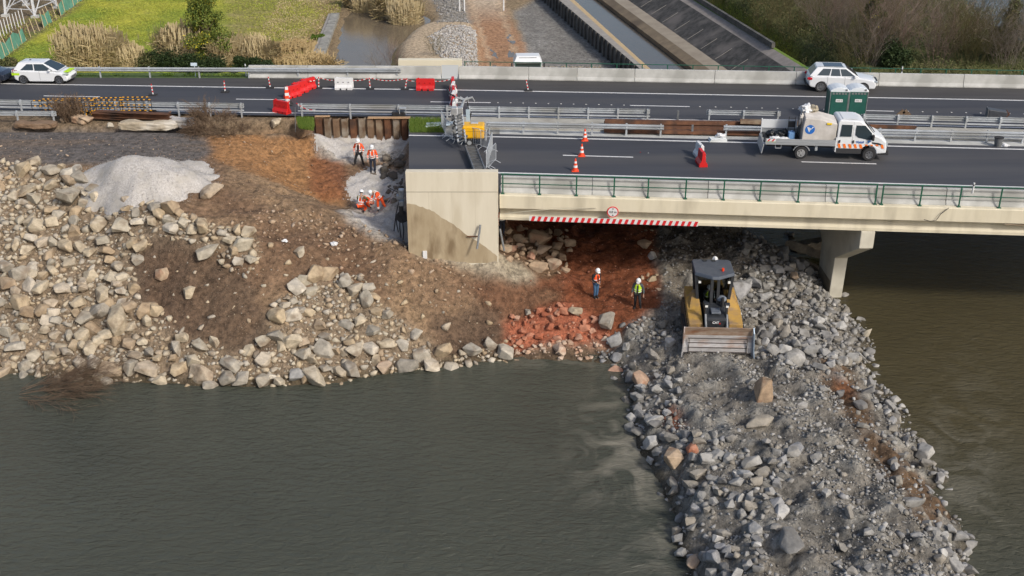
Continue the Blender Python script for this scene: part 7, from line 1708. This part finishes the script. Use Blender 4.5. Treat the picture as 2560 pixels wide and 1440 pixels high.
MB().box((ox+2.9,-.95,.5),(ox+3.05,-.6,.8)).build('tank', galv, e, bevel=.03)
# canvas box: a thing standing on the bed
canv = mat('dirty_canvas', (.48,.45,.42), (.60,.57,.54), 2.2, .9, bump=.02, bscale=4, c3=(.42,.39,.35), s3=.9)
M_e = Matrix.Translation(pT) @ RZ(yt)
def on_truck(x, y, z): return M_e @ Vector((ox+x, y, z))
e2 = empty('canvas_box', on_truck(2.12,-.92,.95), yt, 'dirty white canvas covered box on the truck bed with a round blue logo', 'canvas box')
pr = [(0,0),(1.86,0),(1.88,1.12),(1.0,1.34),(.10,1.42),(.02,.9)]; vs = []; fs = []
ys_ = [0, .5, 1.2, 1.75]; rise = [0, .12, .16, .02]
for y, rz_ in zip(ys_, rise):
    for x, z in pr: vs.append((x*(1-.01*y), y, z+(rz_ if z > 1 else 0)))
n = len(pr); fs = [tuple(range(n-1,-1,-1)), tuple(3*n+i for i in range(n))]+[(j*n+i, j*n+(i+1)%n, (j+1)*n+(i+1)%n, (j+1)*n+i) for j in range(3) for i in range(n)]
MB().add(vs, fs).build('canvas', canv, e2, bevel=.04)
MB().lathe([(0,-.004),(.265,-.004),(.265,.004),(0,.004)], 36, T(.40,-.008,.78) @ RX90).build('round_logo', mat('logo_disc_blue',(.01,.13,.48)), e2)
mb = MB()
yv = -.014
for pts in ([(.22,.92),(.30,.92),(.40,.70),(.36,.62)],[(.36,.62),(.40,.72),(.60,.92),(.54,.95)],[(.31,.90),(.36,.90),(.41,.76),(.38,.72)],[(.38,.86),(.43,.86),(.46,.80),(.42,.75)]): mb.add([(x,yv,z) for x, z in pts], [(0,1,2,3)])
mb.build('logo_mark', white_plastic, e2)
MB().cbox((1.42,-.02,1.13),(.28,.05,.12)).build('yellow_lamp', mat('amber_yellow',(.75,.52,.02)), e2, bevel=.03); MB().cbox((.28,-.02,.10),(.20,.03,.09)).build('orange_plate', mat('amber',(.62,.30,.02)), e2)
mb = MB()
for i in range(9): mb.bar((.15+.2*i,-.01,0),(.15+.2*i,-.01,-.10),.02)
mb.build('lashing', black_rubber, e2)
bag(0,0,0,(.75,.7,.5),wbag,'bundled white tarpaulin piled on the rear top of the canvas box',11,'tarpaulin','tarpaulin',on_truck(2.35,.1,2.62))
bag(0,0,0,(.5,.6,.4),mat('beige_cloth',(.45,.40,.30),(.30,.26,.2),4,.9),'crumpled beige cloth beside the white tarpaulin on the canvas box',12,'cloth','cloth',on_truck(2.75,.15,2.62))
bag(0,0,0,(.28,.2,.7),canv,'grey cloth corner hanging down behind the canvas box',13,'cloth','cloth',on_truck(2.08,-.5,2.1))
for i, (x, y) in enumerate(((.55,.1),(.95,-.1),(1.3,.3))): bag(0,0,0,(.55,.5,.42),mat('black_bag',(.012,.013,.016),None,rough=.3),('black rubbish bag at the rear of the truck bed','black rubbish bag in the middle of the truck bed','black rubbish bag next to the blue jerrycan')[i],20+i,'rubbish_bag','bag',on_truck(x,y,1.12))
bag(0,0,0,(.55,.35,.22),wbag,'white and blue sack at the front of the truck bed, left one',31,'sack','sack',on_truck(.65,-.65,1.08)); bag(0,0,0,(.55,.32,.2),wbag,'white and blue sack at the front of the truck bed, right one',32,'sack','sack',on_truck(1.15,-.62,1.06))
thing1(MB().box((-.17,-.2,0),(.17,.2,.45)).box((-.06,-.05,.45),(.06,.05,.52)), 'blue_container', mat('blue_plastic',(.14,.28,.52),(.18,.34,.6),3,.5), on_truck(1.62,-.35,.96), 'light blue plastic container on the truck bed', 'container', yt, .03)
mb = MB()
for x in (-.18,.18): mb.bar((x,0,0),(x,0,1.2),.03)
mb.cbox((0,0,.75),(.4,.1,.35)); mb.bar((-.18,0,1.1),(.18,0,1.1),.03); thing1(mb, 'hand_cart', black_metal, on_truck(1.65,.1,.96), 'black hand cart standing on the truck bed behind the blue container', 'hand cart', yt)
mb = MB()
for i in range(5): mb.bar((0,-.5+.25*i,0),(0,-.5+.25*i,1.35),.025)
for z in (.3,.8,1.3): mb.bar((0,-.5,z),(0,.5,z),.025)
thing1(mb, 'mesh_rack', black_metal, on_truck(2.02,-.3,.96), 'black wire rack against the rear of the canvas box', 'rack', yt)
# portable toilets
def toilet(px, label):
    p = P(px, 302, 0); e = empty('portable_toilet', p, R(-3.5), label, 'portable toilet', 'green portable toilets'); tg = mat('toilet_green', (.006,.085,.065), (.008,.105,.08), 3, .5)
    w = .55; MB().box((-w,-w,.05),(w,w,1.98)).build('cabin', tg, e, bevel=.02)
    for x in (-w, w):
        for y in (-w, w): MB().bar((x,y,.05),(x,y,1.99),.05).build('corner_trim', galv_dark, e)
    mb = MB(); mb.box((-w*.86,-w-.022,.12),(w*.86,-w-.004,1.80)); mb.build('door', mat('toilet_green_dark',(.005,.07,.055),(.008,.09,.07),3,.5), e, bevel=.02)
    mb = MB()
    for i in range(5): mb.box((-w*.8+i*.185,-w-.03,1.83),(-w*.8+i*.185+.13,-w-.006,1.94))
    mb.build('vent_grille', galv_dark, e); MB().box((-.2,-w-.032,1.36),(.22,-w-.023,1.54)).build('label_plate', white_plastic, e)
    MB().box((-.16,-w-.036,1.41),(.07,-w-.033,1.48)).box((.12,-w-.036,1.40),(.18,-w-.033,1.50)).build('grey_print', mat('print_grey',(.35,.33,.34)), e)
    pr = [(-w-.03,1.98),(w+.03,1.98),(w+.03,2.08),(w*.8,2.17),(w*.4,2.25),(0,2.28),(-w*.4,2.25),(-w*.8,2.17),(-w-.03,2.08)]
    MB().prism(pr, -w-.03, w+.03).build('roof', mat('roof_white',(.62,.67,.72),(.68,.72,.76),2,.4), e, bevel=.03); MB().cbox((w*.68,-w-.04,2.12),(.12,.04,.10)).build('vent_cap', grey_plastic, e); MB().box((-w,-w,0),(w,w,.05)).build('base', black_rubber, e)
toilet(2086, 'left one of the two green portable toilets behind the truck cab'); toilet(2133, 'right one of the two green portable toilets behind the truck cab')
# white lorry behind the far barrier
pl_ = PY(1320,143,95.0); e = empty('lorry', (pl_.x, 95.0, -5.2), R(2), 'white lorry on the dirt track behind the far barrier, only the cab top showing', 'truck')
zt = pl_.z+5.2
MB().box((-1.22,0,.9),(1.22,1.7,zt-.35)).build('cab', wt, e, bevel=.12); MB().add([(-1.15,.05,zt-.4),(1.15,.05,zt-.4),(1.2,1.7,zt-.4),(-1.2,1.7,zt-.4),(-.95,.4,zt),(.95,.4,zt),(1.0,1.6,zt),(-1.0,1.6,zt)], [(0,1,5,4),(1,2,6,5),(2,3,7,6),(3,0,4,7),(4,5,6,7)]).build('roof_fairing', wt, e, bevel=.04)
MB().box((-.75,.28,zt-.26),(.75,.34,zt-.10)).build('roof_recess', tb, e); MB().box((-1.05,-.02,1.7),(1.05,.0,zt-.5)).build('windscreen', gl_side, e); MB().box((-1.1,-.12,zt-.52),(1.1,.0,zt-.42)).build('sun_visor', grey_plastic, e)
for s in (-1,1): MB().cbox((s*1.38,0,zt-.75),(.14,.16,.5)).build('mirror', tb, e, bevel=.03)
for s in (-1,1): wheel(e, s*1.0, .9, .48, .3) if False else MB().lathe([(.2,-.15),(.5,-.15),(.5,.15),(.2,.15)], 18, T(s*1.02,.9,.5) @ Matrix.Rotation(R(90),4,'Y')).build('wheel', black_rubber, e)
# bulldozer
pb = P(1792,886,-5.5)
e = empty('bulldozer', pb, R(-2.5), 'yellow crawler bulldozer facing the camera with a wide scratched steel blade', 'bulldozer')
cy = mat('machine_yellow', (.44,.26,.05), (.30,.19,.08), 2.2, .7, c3=(.19,.135,.09), s3=1.1, bump=.004, bscale=9); cb = mat('machine_black', (.018,.02,.024), (.03,.034,.04), 4, .5); cg = mat('machine_glass', (.13,.145,.155), None, rough=.04, spec=.7); cg.node_tree.nodes['Principled BSDF'].inputs['Transmission Weight'].default_value = 1; cg.node_tree.nodes['Principled BSDF'].inputs['IOR'].default_value = 1.02
roofb = mat('cab_roof', (.05,.062,.085), (.075,.09,.115), 2.5, .45)
# frames: y=0 blade plane behind; machine body from y .9 to 4.9
trk = [(.95,.02),(4.1,.02),(4.55,.35),(4.0,1.10),(3.6,1.22),(3.3,1.10),(1.0,.78),(.62,.42)]
mt = mat('track_steel', (.07,.055,.045), (.15,.12,.09), 5, .7, .4)
for s in (-1, 1):
    M = Matrix(((0,1,0,0),(1,0,0,0),(0,0,1,0),(0,0,0,1)))
    t = MB().prism(trk, s*1.05-.30, s*1.05+.30, M).build('track', mt, e, bevel=.05)
    mb = MB()
    for a, b in zip(trk, trk[1:]+trk[:1]):
        L = math.hypot(b[0]-a[0], b[1]-a[1]); nn = int(L/.2)
        for i in range(nn):
            q = (i+.5)/nn; yy, zz = a[0]+(b[0]-a[0])*q, a[1]+(b[1]-a[1])*q; nx_, nz_ = (b[1]-a[1])/L, -(b[0]-a[0])/L
            mb.bar((s*1.05-.31, yy+nx_*.03, zz+nz_*.03), (s*1.05+.31, yy+nx_*.03, zz+nz_*.03), .06)
    mb.build('grouser', mt, t)
    # fender
    fv = [(s*.62,1.0,1.15),(s*1.30,1.0,1.12),(s*1.32,2.0,1.34),(s*1.25,4.3,1.62),(s*.62,4.3,1.65),(s*.62,2.0,1.42)]
    mb = MB(); lo = [(x,y,z-.42) for x,y,z in fv]; mb.add(fv+lo, [(0,1,2,5),(5,2,3,4),(6,11,8,7),(11,10,9,8),(0,6,7,1),(1,7,8,2),(2,8,9,3),(3,9,10,4),(4,10,11,5),(5,11,6,0)]); mb.build('fender', cy, e, bevel=.04)
    MB().add([(s*.66,1.95,1.42),(s*1.2,2.1,1.36),(s*.95,3.2,1.95),(s*.70,3.2,1.95),(s*1.22,3.3,1.5)], [(0,1,2,3),(1,4,2)]).build('tank_cover', cy, e)
    MB().bar((s*1.42,.2,.42),(s*1.42,3.0,.55),.18,.28).build('push_arm', cb, e); MB().tube([(s*.52,1.2,1.55),(s*.50,.45,.75)], .06, 8).build('lift_cylinder', galv_dark, e)
    MB().bar((s*.50,1.25,.9),(s*.50,1.35,2.02),.10,.14).build('light_post', cb, e); MB().cbox((s*.50,1.30,2.05),(.26,.2,.14)).build('light_arm', cb, e, bevel=.02)
    MB().cbox((s*.50,1.20,1.98),(.13,.05,.10)).build('headlight', mat('lamp_white',(.75,.75,.72)), e)
    MB().cbox((s*.72,2.62,2.62),(.12,.08,.10)).build('work_light', MATS['lamp_white'], e)
# hood
MB().add([(-.5,1.0,.8),(.5,1.0,.8),(.5,1.0,1.42),(-.5,1.0,1.42),(-.54,2.4,.8),(.54,2.4,.8),(.54,2.4,1.76),(-.54,2.4,1.76)], [(0,1,2,3),(7,6,5,4),(3,2,6,7),(0,4,5,1),(0,3,7,4),(1,5,6,2)]).build('engine_hood', cb, e, bevel=.08)
MB().box((-.24,1.2,1.55),(.22,1.75,1.66)).build('hood_panel', mat('hood_grey',(.10,.115,.14),(.14,.16,.19),3,.4), e, bevel=.03); MB().box((-.46,.92,.62),(.46,1.0,1.38)).build('radiator_guard', cb, e, bevel=.03)
MB().box((-.24,.90,1.16),(.22,.92,1.35)).build('name_plate', tb, e); text_mesh('CAT', .16, white_plastic, parent=e, loc=(-.04,.888,1.255), ext=.002, bold=.006); MB().add([(.12,.886,1.19),(.21,.886,1.19),(.165,.886,1.27)], [(0,1,2)]).build('plate_mark', red_plastic, e)
MB().tube([(.36,1.9,1.6),(.36,1.9,2.12)], .08, 10).build('exhaust', cb, e); MB().lathe([(.05,0),(.24,.03),(.24,.12),(.16,.20),(.02,.23)], 18, T(.36,2.2,1.85)).build('air_cleaner', mat('dusty_grey',(.12,.14,.17),(.18,.2,.23),3,.6), e)
# cab: wider at the shoulders, pointed front, five sided roof
def ring5(w, y0, y1, yf, z): return [(-w,y1,z),(w,y1,z),(w,y0,z),(0.16,yf,z),(-.16,yf,z),(-w,y0,z)]
lo = ring5(.74,2.65,4.0,2.15,1.35); hi = ring5(.90,2.80,4.15,2.32,2.92)
MB().add(lo+hi, [(i,(i+1)%6,(i+1)%6+6,i+6) for i in range(6)]+[(5,4,3,2,1,0),tuple(range(6,12))]).build('cab_glass', cg, e)
for i in range(6): a, b = Vector(lo[i]), Vector(hi[i]); MB().bar(a, b, .14).build('cab_pillar', cb, e)
MB().add([tuple(v) for v in ring5(.76,2.62,4.05,2.12,.9)]+[tuple(v) for v in ring5(.78,2.62,4.05,2.1,1.55)], [(i,(i+1)%6,(i+1)%6+6,i+6) for i in range(6)]+[tuple(range(6,12))]).build('cab_base', cb, e, bevel=.02)
r0 = ring5(1.0,2.72,4.35,2.18,2.92); r1 = ring5(.96,2.77,4.30,2.26,3.08)
MB().add(r0+r1, [(i,(i+1)%6,(i+1)%6+6,i+6) for i in range(6)]+[(5,4,3,2,1,0),tuple(range(6,12))]).build('roof', roofb, e, bevel=.04)
MB().box((-.92,4.15,2.88),(.92,4.5,3.04)).build('roof_rear', roofb, e, bevel=.05)
mb = MB()
for x in (-.34,.1): mb.lathe([(.02,3.06),(.13,3.06),(.13,3.10),(.02,3.10)], 16, T(x,4.2,0))
mb.build('roof_fan', cb, e); MB().lathe([(.16,3.0),(.10,3.16),(.02,3.2)], 4, T(.22,4.52,0)).build('antenna_dome', white_plastic, e)
MB().tube([(.42,2.98,3.05),(.42,2.98,3.22)], .065, 12).build('beacon', mat('beacon_red',(.7,.05,.01),None,rough=.25), e)
MB().box((-.7,4.3,.9),(.7,5.0,1.7)).build('rear_tank', cy, e, bevel=.06)
# blade: curved moldboard with end wings
bw = 1.66; pf = [(.10,0.0),(-.06,.13),(-.02,.38),(.06,.66),(.10,.98),(.06,1.20),(-.02,1.42)]
bm_ = mat('blade_steel', (.42,.40,.40), (.56,.55,.55), 3, .42, .5, c3=(.33,.15,.06), s3=.5, stretch=(1.0,1,3), bump=.004, bscale=18)
bu = mat('blade_upper', (.28,.19,.13), (.38,.30,.24), 3, .6, .2, c3=(.22,.10,.05), s3=1.2, stretch=(1,1,3), bump=.004)
def blade_part(x0, x1, k0, k1, m, name, dx=0):
    vs = []
    for x in (x0, x1): vs += [(x, y+.25*(abs(x) > bw-.05)*0-dx, z) for y, z in pf[k0:k1]] + [(x, y+.09-dx, z) for y, z in reversed(pf[k0:k1])]
    n = len(vs)//2; return MB().add(vs, [tuple(range(n-1,-1,-1)), tuple(range(n,2*n))]+[(i,(i+1)%n,(i+1)%n+n,i+n) for i in range(n)]).build(name, m, e)
e_bl = blade_part(-bw, bw, 0, 5, bm_, 'blade'); MBx = blade_part(-bw, bw, 4, 7, bu, 'blade_top')
mb = MB()
for z in (.16,.38,.60,.82): 
    yy = np.interp(z, [p[1] for p in pf], [p[0] for p in pf]); mb.box((-bw+.25,yy-.03,z-.016),(bw-.25,yy+.04,z+.016))
mb.build('wear_strip', mat('dark_seam',(.07,.06,.055)), e)
for s in (-1, 1):
    MB().add([(s*bw,-.0,.02),(s*(bw+.10),-.34,.0),(s*(bw+.06),-.28,.34),(s*(bw+.02),-.20,1.25),(s*bw,-.06,1.5),(s*bw,.12,.6)], [(0,1,2,5),(2,3,5),(3,4,5)]).build('blade_wing', bm_ if s < 0 else mat('blue_steel',(.22,.32,.44),(.34,.4,.48),2,.4,.5), e).modifiers.new('t','SOLIDIFY').thickness = .05
    MB().box((s*(bw-.28)-.012,-.10,.06),(s*(bw-.28)+.012,-.02,.85)).build('blade_joint', MATS['dark_seam'], e)
mb = MB()
for i in range(14): x = -1.2+i*.185; mb.lathe([(0,0),(.022,0),(.022,.02),(0,.02)], 8, T(x,-.06,.08) @ Matrix.Rotation(R(90),4,'X'))
mb.build('blade_bolt', MATS['dark_seam'], e)
MB().bar((-.5,.15,.7),(-.42,1.0,.75),.12,.2).bar((.5,.15,.7),(.42,1.0,.75),.12,.2).build('blade_bracket', cy, e); MB().box((-1.2,.1,.4),(1.2,.2,.9)).build('blade_back', cb, e)
# the operator behind the glass is dark; a strip of lime vest shows
person(pb+Vector((-.0,3.15,.95)), R(0), 'bulldozer operator in a lime vest seated in the dark cab', greyc, blackc, blackc, vest=hv_ye, stripes=False, h=.95, pose=dict(pel=(0,.05,.50), sp=(0,.08,.70), ch=(0,.06,.9), nk=(0,.05,1.05), hb=(0,.0,1.14), ht=(0,-.02,1.26), shl=(.19,.05,.98), ell=(.27,-.05,.74), wrl=(.26,-.32,.66), shr=(-.19,.05,.98), elr=(-.27,-.05,.74), wrr=(-.26,-.32,.66), hpl=(.1,.0,.47), knl=(.14,-.42,.47), anl=(.14,-.46,.09), tol=(.15,-.6,.05), hpr=(-.1,.0,.47), knr=(-.14,-.42,.47), anr=(-.14,-.46,.09), tor=(-.15,-.6,.05)))
